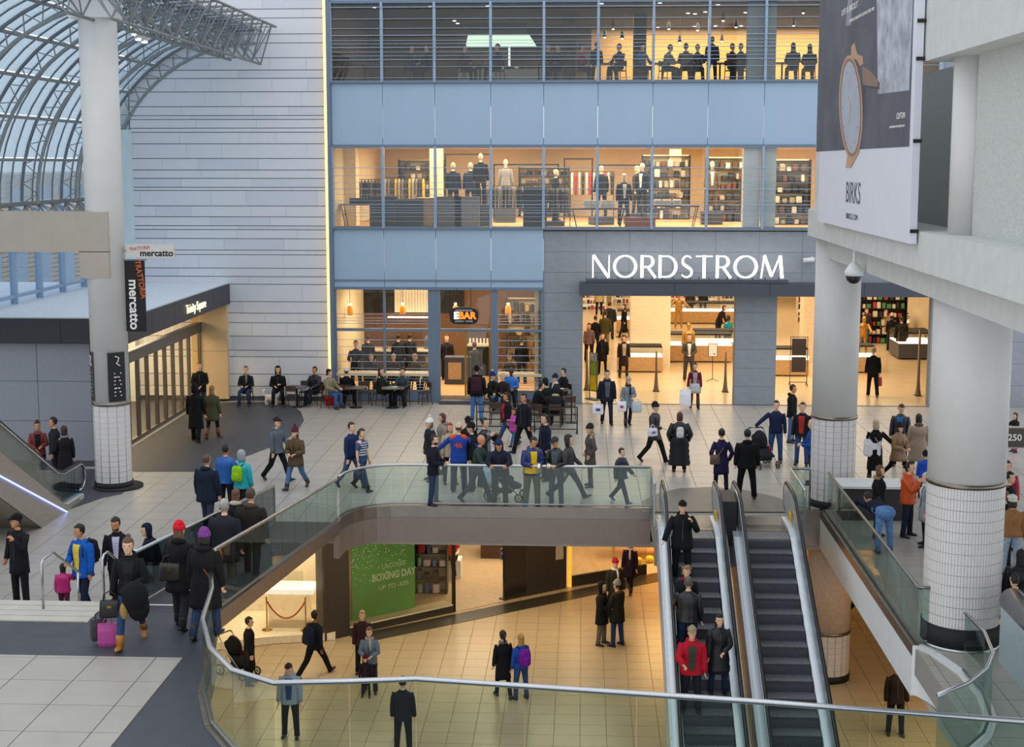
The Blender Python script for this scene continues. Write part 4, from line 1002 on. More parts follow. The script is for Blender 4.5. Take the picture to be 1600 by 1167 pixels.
    nm = {'coat': 'coat', 'puffer': 'padded_jacket', 'jacket': 'jacket', 'leather': 'leather_jacket', 'sweater': 'sweater', 'shirt': 'shirt', 'suit': 'suit_jacket', 'dress': 'dress', 'parka': 'parka'}[kind]
    garment = b.build(nm, tm, root, True)
    if print_: print_(garment, s, sp, g)
    if kind in ('coat', 'parka', 'puffer', 'jacket', 'leather', 'suit'):    # front closing
        b = MB(); zt, zb = (.53, max(-.0, 0)) if True else 0
        pts = [sp(h) + fw2 * (rv * g * (.6 + .4 * B) + .004) for h, _, rv in body_[:-2] if h > .0]
        b.tube(SC(pts), .008 * s, 5, flat=1); b.build('front_zip', BLACKM if tc > '3' else M('zip_grey', '55565a', .4, .4), garment)
        if kind in ('jacket', 'coat', 'suit', 'leather'):
            b = MB(); b.tube(SC([sp(.565) + sx_ * (.078 * cos(a)) + fw2 * (.072 * sin(a)) for a in [R(q) for q in range(-240, 61, 25)]]), [.018 * s] * 13, 6); b.build('collar', tm, garment, True)
    if shirt:
        b = MB()
        prof = [(h, rv) for h, _, rv in body_ if h > .0]
        rs = []
        for h, rv in prof[:-1]:
            w_ = .03 + .04 * h / .5 if kind == 'suit' else .058 + .03 * h / .5
            c = sp(h) + fw2 * (rv * g * (.6 + .4 * B) + .008 + .012 * (kind in ('puffer', 'parka'))); rs.append([c + sx_ * w_ - fw2 * .008, c + fw2 * .004, c - sx_ * w_ - fw2 * .008])
        vs = [p * s for r in rs for p in r]; b.add(vs, [(3 * i + j, 3 * i + 3 + j, 3 * i + 4 + j, 3 * i + 1 + j) for i in range(len(rs) - 1) for j in (0, 1)])
        b.build('shirt_front', cloth(shirt), root)
    if hood == 'down' or fur:
        b = MB(); pts = [sp(.565 + .02 * cos(a)) + sx_ * (.098 * sin(a)) - fw2 * (.085 * cos(a) + .012) for a in [R(q) for q in range(-120, 121, 20)]]
        b.tube(SC(pts), [s * r for r in ([.018, .028, .036, .042, .048, .052, .054, .052, .048, .042, .036, .028, .018])], 8); b.build('fur_collar' if fur else 'hood', M('fur_' + (fur or tc), fur or tc, .95, 0, .4, 60, bump=1.0, bscale=90) if fur else tm, root, True)
    # --- hair, hats ---
    st, hc = hair[0], hair[1]
    hm = hairm(hc)
    if st != 'bald' or hat:
        b = MB()
        def capr(z0, z1, grow, line, n=8, back=True):
            rs = []
            for i in range(n + 1):
                z = z0 + (z1 - z0) * i / n
                # head radius at z
                zz = max(-.105, min(.13, z)); ru = rv = f = 0
                for (za, r1, v1, f1), (zb, r2, v2, f2) in zip(HP, HP[1:]):
                    if za <= zz <= zb: t_ = (zz - za) / (zb - za); ru = r1 + (r2 - r1) * t_; rv = v1 + (v2 - v1) * t_; f = f1 + (f2 - f1) * t_
                ring = []
                for k in range(NB):
                    a = 2 * pi * k / NB; fr = sin(a)
                    gr = grow
                    if fr > .15 and z < line: gr = -.02
                    elif fr > -.2 and z < line - .07: gr = -.008
                    ring.append(hd(cos(a) * (ru + gr), f + fr * (rv + gr), z + (grow if i == n else 0)))
                rs.append(ring)
            return rs
        if st != 'bald':
            rings(capr(-.075 if st != 'short' else -.045, .13, .012 if not hat else .006, .066))
            if st in ('long', 'vlong'):
                e = -.24 if st == 'long' else -.36
                rings([rng(hd(0, -.035, z), hx, hfw, ru, rv, 12) for z, ru, rv in ((.07, .07, .06), (0, .086, .068), (-.08, .088, .066), (-.15, .092, .06), ((e - .15) / 2, .095, .055), (e, .06, .03))])
            if st == 'bun': b.ell(hd(0, -.06, .135) * s, .04 * s, .04 * s, .036 * s)
            if st == 'pony': b.tube(SC([hd(0, -.08, .06), hd(0, -.135, .03), hd(0, -.14, -.08), hd(0, -.12, -.18)]), [r * s for r in (.022, .034, .03, .01)], 8)
            if st == 'bob': rings([rng(hd(0, -.02, z), hx, hfw, ru, rv, 12) for z, ru, rv in ((.08, .075, .07), (0, .093, .08), (-.07, .096, .078), (-.12, .08, .06))])
            if st == 'curly':
                for k in range(26):
                    a = rnd.random() * 2 * pi; z = rnd.uniform(-.1, .12); r_ = .085 if z < .09 else .05
                    if sin(a) > .25 and z < .07: continue
                    b.ell(hd(cos(a) * r_, sin(a) * r_ * 1.1 - .01, z) * s, .035 * s, .035 * s, .035 * s, 7, 4)
            if st == 'beard' or hair[2:] == ('beard',): b.rings([SC(rng(hd(0, .03, z), hx, hfw, ru, rv, 10)) for z, ru, rv in ((-.118, .03, .035), (-.1, .055, .062), (-.07, .066, .068), (-.045, .066, .058))])
            b.build('hair', hm, root, True)
        if hat:
            b = MB(); ht, hcol = hat[0], hat[1]; mt = cloth(hcol)
            if ht in ('toque', 'pom', 'beret'):
                g2 = .02; rings(capr(.02, .13, g2, .0)); rings([rng(hd(0, -.006, z), hx, hfw, .086 + e, .106 + e, NB, 2) for z, e in ((.015, 0), (.03, .009), (.06, .009), (.07, 0))])
                rings([rng(hd(0, -.012, z), hx, hfw, ru, rv) for z, ru, rv in ((.09, .08, .095), (.13, .068, .08), (.155, .045, .05), (.168, .01, .012))])
                if ht == 'beret': b.ell(hd(.02, -.03, .11) * s, .115 * s, .125 * s, .055 * s, 14, 6, rot=RM)
                hat_o = b.build('knitted_hat', mt, root, True)
                if ht == 'pom': MB().ell(hd(0, -.012, .195) * s, .042 * s, .042 * s, .042 * s).build('pompom', M('fur_' + (hat[2] if len(hat) > 2 else 'e8e4e0'), hat[2] if len(hat) > 2 else 'e8e4e0', .95, 0, .3, 60, bump=1, bscale=90), hat_o, True)
            elif ht == 'cap':
                rings(capr(.045, .13, .018, .0)); hat_o = b.build('cap', mt, root, True)
                p = MB(); k = 1 if len(hat) < 3 else -1
                p.rings([SC([hd(x, k * (.085 + f), .052 - f * .15 + .008 * q) for x, f in ((-.07, 0), (-.06, .05), (-.03, .075), (.03, .075), (.06, .05), (.07, 0))]) for q in (0, 1)]); p.build('peak', mt, hat_o)
            elif ht == 'hood':
                rs = []
                for z, ru, rv, f in ((-.14, .105, .095, -.01), (-.08, .105, .10, -.015), (0, .106, .115, -.02), (.06, .103, .118, -.02), (.11, .085, .10, -.025), (.145, .05, .06, -.03), (.155, .01, .01, -.03)):
                    ring = []
                    for k in range(NB):
                        a = 2 * pi * k / NB; fr = sin(a)
                        x, ff = cos(a) * ru, f + fr * rv
                        if fr > .6 and z < .09: ff = f + .2 * rv
                        ring.append(hd(x, ff, z))
                    rs.append(ring)
                rings(rs); b.build('hood', cloth(hcol), root, True)
            elif ht == 'scarf':
                rings(capr(-.09, .13, .016, .06)); rings([rng(hd(0, -.01, z), hx, hfw, .085, .09) for z in (-.15, -.08)]); b.build('headscarf', mt, root, True)
    if scarf:
        b = MB(); b.tube(SC([sp(.575) + sx_ * (.085 * cos(a)) + fw2 * (.08 * sin(a)) for a in [2 * pi * k / 14 for k in range(14)]]), .036 * s, 8, closed=True)
        b.tube(SC([sp(.56) + fw2 * .10 + sx_ * .03, sp(.45) + fw2 * .155 + sx_ * .04, sp(.26) + fw2 * .155 + sx_ * .045]), [s * .03, s * .035, s * .03], 8, flat=.5)
        b.build('scarf', cloth(scarf), root, True)
    if strap:
        MB().tube(SC([sp(.545) + sx_ * .09 * strap[0], sp(.36) - fw2 * .15 * 1 + sx_ * .02 * strap[0], sp(.12) - fw2 * .14 - sx_ * .14 * strap[0]]), .012 * s, 5).build('bag_strap', M('leather_' + strap[1], strap[1], .5), root)
    mw = Matrix.Translation(Vector(pos)) @ Matrix.Rotation(R(face), 4, 'Z')
    info = {'hand': {sd: mw @ ((arm_j[sd][2] + (arm_j[sd][2] - arm_j[sd][1]).normalized() * .08) * s) for sd in (1, -1)}, 'back': mw @ ((sp(.33) - fw2 * .2) * s), 'chest': mw @ ((sp(.35) + fw2 * .17) * s),
            'hip': {sd: mw @ ((sp(.0) + X * (sd * .24)) * s) for sd in (1, -1)}, 's': s, 'root': root, 'face': face, 'm': mw}
    return info

# things that people carry
def carrier_bag(p, label, c='e8e6ea', w=.32, h=.36, d=.14, rz=0, mark=None, group='carrier bags'):
    t = thing('carrier_bag', label, 'bag', (p.x, p.y, p.z - .10 - h), R(rz), group)
    m = M('bag_' + c, c, .55, 0, .08, 12)
    b = MB().rings([[(x * w / 2 * k, y * d / 2 * k2, z) for x, y in ((-1, -1), (-.3, -1.12), (.3, -1.12), (1, -1), (1.03, 0), (1, 1), (.3, 1.12), (-.3, 1.12), (-1, 1), (-1.03, 0))] for z, k, k2 in ((0, .86, .8), (h * .15, 1, 1), (h * .7, .98, .95), (h, .94, .6))])
    b.build('body', m, t)
    for sy_ in (-1, 1): MB().tube([(-w * .22, sy_ * d * .2, h), (-w * .16, sy_ * d * .15, h + .07), (0, 0, h + .105), (w * .16, sy_ * d * .15, h + .07), (w * .22, sy_ * d * .2, h)], .007, 5).build('handle', m, t)
    if mark: MB().add([(-w * .2, -d * .57, h * .35), (w * .2, -d * .57, h * .35), (w * .2, -d * .57, h * .6), (-w * .2, -d * .57, h * .6)], [(0, 1, 2, 3)]).build('printed_mark', M('mark_' + mark, mark, .6), t)
    return t
def backpack(info, label, c, s=1.0, c2='2a2a2e', group='backpacks'):
    t = thing('backpack', label, 'backpack', info['back'], R(info['face']), group); k = info['s'] * s
    m = cloth(c)
    def sh(x0, y0, z0, w_, d_, h_, mat, nm):
        MB().rings([rng(Vector((x0, y0, z0 + h_ * q)) * k, Vector((1, 0, 0)), Vector((0, 1, 0)), w_ / 2 * e * k, d_ / 2 * e * k, 14, 3.5) for q, e in ((-.5, .7), (-.45, .92), (-.2, 1), (.2, .97), (.42, .85), (.5, .5))]).build(nm, mat, t, True)
    sh(0, .03, -.03, .32, .2, .46, m, 'body'); sh(0, .14, -.1, .24, .08, .22, m, 'front_pocket')
    for e in (-1, 1): MB().tube([Vector((e * .1, -.03, .2)) * k, Vector((e * .13, -.16, .24)) * k, Vector((e * .14, -.33, .13)) * k, Vector((e * .14, -.33, -.05)) * k, Vector((e * .16, -.1, -.2)) * k], .02 * k, 6, flat=.5).build('shoulder_strap', cloth(c2), t, True)
    MB().tube([Vector((-.04, 0, .2)) * k, Vector((0, 0, .24)) * k, Vector((.04, 0, .2)) * k], .009 * k, 5).build('grab_loop', cloth(c2), t)
    return t
def handbag(p, label, c, w=.3, h=.22, d=.12, rz=0, loop=.14, group='handbags'):
    t = thing('handbag', label, 'bag', (p.x, p.y, p.z - loop - h), R(rz), group); m = M('leather_' + c, c, .45, 0, .12, 20)
    MB().rings([rng(Vector((0, 0, h * q)), Vector((1, 0, 0)), Vector((0, 1, 0)), w / 2 * e, d / 2 * e2, 14, 4) for q, e, e2 in ((0, .9, .85), (.1, 1, 1), (.7, .95, .8), (1, .88, .5))]).build('body', m, t, True)
    MB().tube([(-w * .3, 0, h), (-w * .25, 0, h + loop * .7), (0, 0, h + loop), (w * .25, 0, h + loop * .7), (w * .3, 0, h)], .011, 6).build('handle', m, t, True)
    MB().box(-.03, .03, -d * .46, -d * .42, h * .6, h * .72).build('clasp', BRASS, t)
    return t
def gadget(p, label, nm='phone', c='1c1d22', size=(.07, .01, .14), rz=0, rx=-50):
    o = MB().box(-size[0] / 2, size[0] / 2, -size[1] / 2, size[1] / 2, -size[2] / 2, size[2] / 2).build(nm, M(nm + '_' + c, c, .4), None)
    o.location = p; o.rotation_euler = (R(rx), 0, R(rz)); tag(o, label, nm.split('_')[-1] if nm != 'phone' else 'phone'); return o
G0 = 'shoppers on the main floor'
def P(px, py, H, face, label, z=0.0, mode='f', **k):
    q = fl(px, py, z) if mode == 'f' else fl(px, py, z + H)
    k.setdefault('group', G0)
    if 0 < z < PZ + .1 and q.y > 21: q.x = max(-7.1, min(-6.3, q.x))
    return person((q.x, q.y, z), H, face, label, **k)
J = 'jeans'; D = '1d1e24'; N = '1e2438'
# ---------------- by the vestibule and the left column
P(58, 661, 1.66, 20, 'person in a rust red cardigan by the left escalator', mode='h', top=('jacket', '7d3a3c', .1), legs=('trousers', D), hair=('bun', '1d1715'), female=True, shirt='1a1a1e', arms=('hold', 'front'), skin_c=1)
P(84, 656, 1.78, -70, 'person in dark jacket half hidden behind the person in a grey scarf', mode='h', top=('jacket', '23262c', .1), hair=('short', '15120f'), skin_c=1)
i = P(100, 668, 1.66, -150, 'person in long black coat with grey scarf walking beside the left column', mode='h', top=('coat', '1f1d22', .42), legs=('leggings', '15151a'), hair=('bob', '3a211b'), female=True, scarf='6f7d86', arms=('hold', 'down'), pose='step')
i = P(307, 690, 1.78, 178, 'person in long black coat and hood walking to the doors', top=('coat', '17171b', .5), hat=('hood', '17171b'), legs=('trousers', '131317'), pose='step', build=1.1)
P(333, 685, 1.66, 170, 'person in olive parka and brown boots by the vestibule', top=('parka', '4a4a36', .3), legs=('leggings', '1d1a1a'), hair=('long', '8a7047'), shoes='5d3420', boots=.7, female=True, pose='step2')
P(314, 648, 1.78, 10, 'person in black jacket standing against the lit end wall', top=('jacket', '16171b', .12), legs=(J, '2b3a52'), hair=('short', '6b4a33'), arms=('front', 'front'))
# ---------------- walking on the open floor, left
P(434, 751, 1.76, 60, 'person in grey hoodie and dark cap walking with a person in brown', top=('sweater', '5d6670', .08), legs=('trousers', '17181c'), hat=('cap', '2a1f24'), hood='down', pose='walk', arms=('hold', 'down'))
P(463, 764, 1.68, -20, 'person in brown coat and burgundy pompom hat with rolled jeans', top=('parka', '5a4a36', .2), legs=(J, '4f7099'), hat=('pom', '5a2334', '5a2334'), hair=('long', '4a3020'), shoes='4a2c22', boots=.3, female=True, pose='walk2', arms=('hold', 'hold'), turn=10)
P(550, 762, 1.78, 60, 'person in navy sweater and glasses walking by the curved rail', top=('sweater', '22305a', .06), legs=(J, '46566b'), hair=('short', '2b211b'), pose='walk', arms=('back', 'down'))
i = P(566, 766, 1.68, 60, 'person in blue and white striped top walking by the curved rail', top=('shirt', '4a5878', .06, 'short'), legs=(J, '2b3e63'), hair=('pony', '3a261d'), female=True, pose='walk2', boots=.35, shoes='1a1a1c')
handbag(i['hand'][-1], 'small navy bag carried by the person in the striped top', '1f2a4a')
for k in range(6):
    q = (i['root'].location.z + .93 + k * .07)
    sq = MB(); rs = [rng(Vector((0, 0, .98 * 1 + k * .066)), Vector((1, 0, 0)), Vector((0, 1, 0)), .143 + .003 * k, .122 + .004 * k, 16), rng(Vector((0, 0, .98 + k * .066 + .026)), Vector((1, 0, 0)), Vector((0, 1, 0)), .144 + .003 * k, .123 + .004 * k, 16)]
    sq.rings(rs, False, False).build('stripe', cloth('dfe0e6'), i['root'], True)
i = P(322, 714, 1.80, 165, 'person in dark navy coat with hood walking away below the vestibule', mode='h', top=('parka', '1c2534', .2), legs=(J, '2b3547'), hair=('short', '5a4030'), hood='down', build=1.15, pose='step')
P(352, 699, 1.72, 165, 'person in bright blue quilted jacket walking away', mode='h', top=('puffer', '1f5aa8', .08), legs=('trousers', D), hair=('short', '1d1715'), skin_c=1)
i = P(377, 707, 1.62, 160, 'person in turquoise hooded coat wearing a lime backpack', mode='h', top=('puffer', '1fa6b0', .12), legs=('trousers', '1d1b22'), hat=('hood', '9aa0a8'), pose='step')
backpack(i, 'lime green backpack on the turquoise coat', '8fc31f', .9)
# ---------------- on the ramp and raised platform
i = P(365, 768, 1.66, 175, 'person in black coat with cream fur hood walking down the ramp', z=.35, mode='h', top=('parka', '1c1c20', .2), fur='cfc2b2', hair=('long', '6a4630'), legs=('trousers', D), female=True)
P(350, 786, 1.74, 172, 'person in plain dark coat walking down the ramp', z=.62, mode='h', top=('parka', '26282f', .3), hair=('short', 'a9a6a2'), legs=('trousers', '5b544a'), build=1.2)
P(404, 768, 1.78, 175, 'person with brown fur collar on the ramp', z=.72, mode='h', top=('parka', '2a2523', .16), fur='5a4232', hair=('short', '4a382c'), legs=(J, '2a2f3a'), build=1.12, pose='step')
i = P(284, 980, 1.66, 170, 'person in red knitted hat and black coat climbing to the platform', z=PZ, top=('parka', '1b191b', .28), hat=('toque', 'd2202f'), hair=('long', '6a4a30'), legs=('trousers', '2a2a2d'), female=True, pose='step', hood='down', build=1.1, boots=.3)
handbag(i['hip'][1] + Vector((.1, -.16, .35)), 'brown black shoulder bag of the person in the red hat', '2b2320', .36, .28)
i = P(323, 996, 1.68, 172, 'person in purple knitted hat and long black coat beside the curved glass', z=PZ, top=('parka', '191719', .4), hat=('toque', '7d3f8c'), hair=('bob', '241b18'), legs=(J, '2f3c58'), pose='step2', hood='down', build=1.12, strap=(1, '7a4526'), female=True, boots=.4)
P(246, 838, 1.62, 150, 'hooded person in navy sitting with a phone beside the ramp', mode='f', z=0, pose='crouch', top=('parka', '1b2030', .1), hat=('hood', '1b2234'), arms=('phone', 'hold')) if False else None
q = fl(247, 905); i = person((q.x, q.y, 0), 1.66, -60, 'hooded person in navy crouched over a phone beside the ramp', pose='crouch', top=('parka', '1b2030', .08), hat=('hood', '1b2234'), arms=('phone', 'hold'), legs=(J, '1f2a44'), group=G0, lean=18)
gadget(i['hand'][1], 'glowing phone in the hands of the crouched hooded person', 'phone', 'bfe6ff')
i = P(206, 1006, 1.68, 8, 'person in black hoodie, blue jeans and tan boots', z=PZ, top=('jacket', '1a191b', .06), shirt='24242a', legs=('leggings', '31466b'), hair=('bun', '5b4030'), shoes='b0742a', boots=.38, female=True, pose='walk2', arms=('hold', 'bag'), hood='down', head=(0, 6))
TB = i
t = thing('folded_coat', 'black coat bundled over the arm of the person with tan boots', 'coat', i['hand'][1] + Vector((.12, -.12, -.12)))
MB().ell((0, 0, 0), .2, .17, .25, 14, 8).ell((.04, .02, -.16), .17, .14, .22, 12, 7).ell((-.1, 0, .06), .12, .12, .13, 12, 7).build('cloth_bundle', cloth('17161a'), t, True); MB().ell((-.16, -.06, -.2), .06, .05, .13, 10, 6).build('lining', cloth('a5834a'), t, True)
carrier_bag(i['hand'][-1] + Vector((-.08, 0, -.28)), 'pink shopping bag of the person with tan boots', 'b84a92', .3, .34, .14, 15)
carrier_bag(i['hand'][-1] + Vector((-.24, .06, -.22)), 'charcoal paper bag beside the pink shopping bag', '3d3a40', .24, .34, .12, 35)
handbag(i['hand'][-1] + Vector((.0, -.1, .16)), 'black leather handbag of the person with tan boots', '1a1a1c', .32, .26, .14, 10)
P(182, 811, 1.80, 5, 'person in open black suit and lilac shirt coming up the steps', mode='h', top=('suit', '1b1a20', .14), shirt='b9b3d4', legs=('trousers', '15151a'), hair=('short', '201612', 'beard'), arms=('down', 'down'), pose='step', head=(-10, 14), skin_c=1)
i = P(127, 823, 1.74, -25, 'person in cobalt blue jacket and yellow shirt at the platform steps', mode='h', top=('parka', '1558b0', .14), shirt='d8c24a', legs=('trousers', N), hair=('short', '16120f'), arms=('down', 'hold'), pose='step', skin_c=1, head=(-30, 8))
backpack(i, 'black backpack on the person in the cobalt blue jacket', '1c1d22')
P(98, 884, 1.02, 185, 'small child in magenta jacket holding the hand of the person in blue', mode='h', top=('puffer', 'b3206e', .06), legs=('trousers', '5a1c38'), hair=('bob', '1d1715'), arms=('down', 'up'), pose='step')
P(27, 809, 1.80, -20, 'person in black coat and black cap touching the chin by the steps', mode='h', top=('coat', '1d1c20', .25), legs=('trousers', '1b1b20'), hat=('cap', '141416'), arms=('face', 'pocket'), head=(-35, 0), skin_c=1)
# ---------------- along the far rail
P(672, 657, 1.68, -60, 'person in white pompom hat with pale fur hood', mode='h', top=('parka', '23262e', .15), fur='b9b096', hat=('pom', 'e9e6e2', 'f0eeea'), legs=(J, '2a3144'), female=True, hair=('long', '6a4a30'))
P(692, 649, 1.66, -70, 'person in long grey quilted coat', mode='h', top=('puffer', '8b8279', .45), hair=('long', '5a2f20'), legs=('leggings', D), female=True, fur='8f857b', head=(-20, 0))
P(703, 664, 1.64, 20, 'person in beige jacket behind the blue jersey', mode='h', top=('jacket', 'b5a58e', .1), hair=('long', 'a02418'), legs=('leggings', D), female=True)
def jersey(gm, s, sp, g):
    tx = text('number', '46', cloth('e0562a'), gm, (0, 0, 0), (pi / 2, 0, pi), .2 * s, 1, .003, bold=.004)
    tx.location = (sp(.33) + Vector((0, .137 * g, 0))) * s
i = P(717, 769, 1.80, 182, 'person in blue and orange hockey jersey numbered 46 seen from behind', top=('sweater', '2747a0', .14), legs=('trousers', '1c2540'), hat=('cap', 'c9b79a', 1), hair=('short', '6a4a30'), build=1.15, print_=jersey, pose='stand', arms=('side', 'side'))
for z0, c in ((.478, 'e0562a'),):
    b = MB(); s_ = i['s']
    for sd in (1, -1): b.tube([Vector((sd * .05, .02, 1.485)) * s_, Vector((sd * .14, .02, 1.46)) * s_, Vector((sd * .2, .0, 1.38)) * s_], [.06 * s_, .07 * s_, .068 * s_], 10)
    b.build('orange_yoke', cloth('e0562a'), i['root'], True)
P(731, 655, 1.72, 175, 'person in black cap half hidden behind the blue jersey', mode='h', top=('jacket', '1d1e22', .1), hat=('cap', '141416', 1))
i = P(745, 680, 1.76, 75, 'person in dark green sweater pushing a pram along the rail', mode='h', top=('sweater', '33423f', .08), hair=('bald', '000000'), legs=(J, '2c3344'), arms=('push', 'push'), pose='walk', lean=8, skin_c=1)
BALD = i
P(737, 665, 1.76, -80, 'person in black knitted hat behind the person with the pram', mode='h', top=('jacket', '1d1f24', .1), hat=('toque', '17171a'))
i = P(757, 657, 1.80, 60, 'person in black jacket raising the hand to the face near the cafe tables', mode='h', top=('leather', '1b1b1f', .08), shirt='8a8f98', hair=('short', '231a15'), arms=('face', 'face'), legs=('trousers', D))
P(678, 789, 1.76, 80, 'person in dark jacket standing at the left end of the rail', top=('jacket', '1b1e2a', .12), legs=(J, '2c3c5e'), hair=('short', '241a14', 'beard'), arms=('hold', 'hold'), pose='stand')
P(781, 788, 1.76, 0, 'person in navy hood leaning on the rail with both arms', top=('jacket', '23283a', .1), hat=('hood', '27315a'), legs=('trousers', '2d2622'), arms=('rail', 'rail'), lean=26, head=(0, 22), skin_c=1, build=1.12)
i = P(831, 790, 1.74, 20, 'person in navy and yellow ski jacket eating at the rail', top=('puffer', '26336a', .1), shirt='e0bb22', legs=('baggy', '6b5b30'), hair=('short', '1d1613'), shoes='1f6fd0', arms=('hold', 'hold'), skin_c=1, hood='down', head=(25, 18))
b = MB().rings([rng(Vector((0, 0, h)) * i['s'], Vector((1, 0, 0)), Vector((0, 1, 0)), .238 * i['s'], .182 * i['s']) for h in (.84, .93, 1.05, 1.17)], False, False); b.build('yellow_panel', M('puffer_d8b41e', 'd8b41e', .5), i['root'], True)
gadget(i['hand'][1], 'paper wrapped snack held by the person in the yellow and navy jacket', 'wrapped_snack', 'e6e4de', (.07, .06, .12))
i = P(869, 790, 1.74, -20, 'person in grey flat cap and dark leather jacket eating at the rail', top=('leather', '1f2125', .12), shirt='4c5a5e', legs=(J, '39424f'), hat=('cap', '3a3c42'), arms=('hold', 'hold'), skin_c=1, head=(-15, 20))
gadget(i['hand'][-1], 'sandwich held by the person in the flat cap', 'held_sandwich', 'd8c9a4', (.09, .07, .1))
P(888, 779, 1.72, 80, 'person in grey hooded top walking behind the people at the rail', top=('jacket', '4a474a', .1), hat=('hood', '3d3a3d'), legs=('trousers', '3b3a3f'), pose='stride', arms=('swing', 'back'), shoes='3a2c26')
i = P(852, 651, 1.78, -60, 'person in navy coat with backpack looking to the cafe', mode='h', top=('coat', '1c2134', .2), hair=('short', '1d1613'), legs=('trousers', D))
P(922, 760, 1.66, -75, 'person in striped knitted hat and grey wool coat behind the rail', top=('coat', '55514b', .28), hat=('toque', '2a2a2e'), hair=('long', '9a7a50'), legs=('leggings', '3a3330'), fur='a89a88', female=True, boots=.4, shoes='26201d', arms=('pocket', 'pocket'))
P(970, 785, 1.42, 60, 'child in navy jacket running past the end of the rail', top=('puffer', '1f2236', .08), legs=('trousers', '2c2f35'), hair=('short', '2a2019'), pose='walk2', arms=('swing', 'back'), shoes='2a4a9a')
# family walking past the tables
P(792, 693, 1.66, -60, 'person in open black jacket and red top walking by the cafe tables', top=('jacket', '1b1b1f', .1), shirt='c0202c', legs=(J, '2c4470'), hair=('pony', '1c1512'), pose='stride', boots=.7, shoes='1a191b', female=True, arms=('down', 'down'), skin_c=1)
P(804, 697, 1.16, -50, 'child in pink patterned coat between two adults', top=('puffer', 'c043a8', .16), legs=(J, '50678f'), hair=('bob', '1d1613'), pose='walk', arms=('up', 'down'), skin_c=1)
P(819, 707, 1.80, -40, 'person in black jacket walking beside the child in pink', top=('jacket', '1a1c24', .1), legs=('trousers', '17171b'), hair=('short', '17120f'), pose='walk2', skin_c=1, arms=('down', 'down'))
# ---------------- before the entrance
i = P(948, 663, 1.78, 5, 'person in navy winter coat carrying a white bag out of the store', top=('parka', '1c2130', .14), shirt='55585f', legs=(J, '232b3e'), hair=('short', '1c1512'), fur='5a4a3c', pose='step', arms=('down', 'bag'))
carrier_bag(i['hand'][-1], 'white printed carrier bag of the person in the navy winter coat', 'e9e6ec', .36, .36, .14, 0, '3a4a8a')
i = P(981, 666, 1.62, 15, 'person in grey coat and beige knitted hat with several bags', top=('coat', '7d868e', .22), legs=('leggings', '191a20'), hat=('toque', 'a89c90'), hair=('long', '2c1f19'), female=True, pose='step2', scarf='2a2a30', arms=('hold', 'bag'), boots=.5, shoes='1a1a1d')
carrier_bag(i['hip'][-1] + Vector((0, -.1, .12)), 'white bag on the right arm of the person in grey', 'ece9ee', .3, .34, .12, 0, 'b04a5a'); carrier_bag(i['hand'][1] + Vector((.14, 0, -.02)), 'pale grey bag on the left hand of the person in grey', 'b4bcc2', .32, .36, .14, 20)
i = P(1085, 638, 1.60, 0, 'person in burgundy cardigan and grey patterned dress leaving the store', top=('sweater', '6b1a30', .05), shirt='9a9a9c', legs=('leggings', '5a1c28'), hair=('short', '1c1512'), female=True, boots=.75, shoes='1a1a1d', arms=('down', 'bag'), pose='step')
MB().rings([rng(Vector((0, 0, z)) * i['s'], Vector((1, 0, 0)), Vector((0, 1, 0)), a_ * i['s'], b_ * i['s']) for z, a_, b_ in ((.62, .25, .2), (.75, .235, .185), (.88, .215, .165), (1.0, .19, .15))]).build('skirt', cloth('b5b5b8'), i['root'], True)
carrier_bag(i['hand'][-1] + Vector((-.08, -.05, .08)), 'large white shopping bag of the person in the burgundy cardigan', 'e8e8ee', .4, .62, .16, 0)
i = P(1022, 722, 1.76, 60, 'person in black leather coat and dark knitted hat walking with a bag', top=('leather', '1f2126', .2), hat=('toque', '1c1e28'), legs=('trousers', '17171b'), pose='walk', arms=('back', 'hold'))
carrier_bag(i['hip'][-1] + Vector((.05, -.12, .3)), 'small white bag tucked under the arm of the person in leather', 'dcdae4', .28, .24, .12, 30, '6a5a9a')
i = P(1061, 737, 1.66, 180, 'person in a very long black padded coat', top=('puffer', '141417', .72), hair=('bob', '5a2c1c'), legs=('leggings', '1a1a1d'), female=True, build=1.2, arms=('pocket', 'pocket'))
backpack(i, 'small white and black backpack on the long black padded coat', 'c9c9cc', .7, '17171a')
i = P(1126, 772, 1.70, 182, 'person in dark purple coat with shoulder bag at the escalator head', top=('coat', '241f42', .36), hair=('short', '14110f'), legs=('leggings', '1c1a2c'), female=True, arms=('pocket', 'pocket'), strap=(-1, '7d6a60'))
handbag(i['hip'][1] + Vector((.06, -.1, .32)), 'taupe shoulder bag of the person in the purple coat', '5a4842', .28, .26, .12)
P(1166, 778, 1.76, 178, 'person in black padded jacket walking away at the escalator head', top=('parka', '141417', .12), hair=('short', '14110f'), legs=('trousers', '121216'), build=1.15, hood='down', pose='wide')
i = P(1211, 722, 1.76, -8, 'person in navy pullover and jeans holding a stroller handle', top=('sweater', '202646', .06), legs=(J, '33507e'), hair=('short', '2a1d16'), arms=('down', (30, 46, 40, 40)), pose='stand', shoes='5a3a28', build=1.08)
P(1236, 691, 1.76, 75, 'person in black hooded jacket standing behind the person in navy', top=('jacket', '16171c', .12), hood='down', hair=('short', '1c1512'), legs=(J, '4a668f'), skin_c=1)
P(1252, 727, 1.78, -20, 'person in dark vest over a blue and red shirt near the column', top=('jacket', '1b1c22', .08), shirt='a8322c', legs=(J, '38507c'), hair=('short', '3a2a20'))
P(1270, 659, 1.72, -90, 'person in blue jacket partly hidden by the white column', mode='h', top=('jacket', '1f4a94', .1), hair=('bald', '000000'), legs=('trousers', '2a2b32'), arms=('hold', 'hold'))
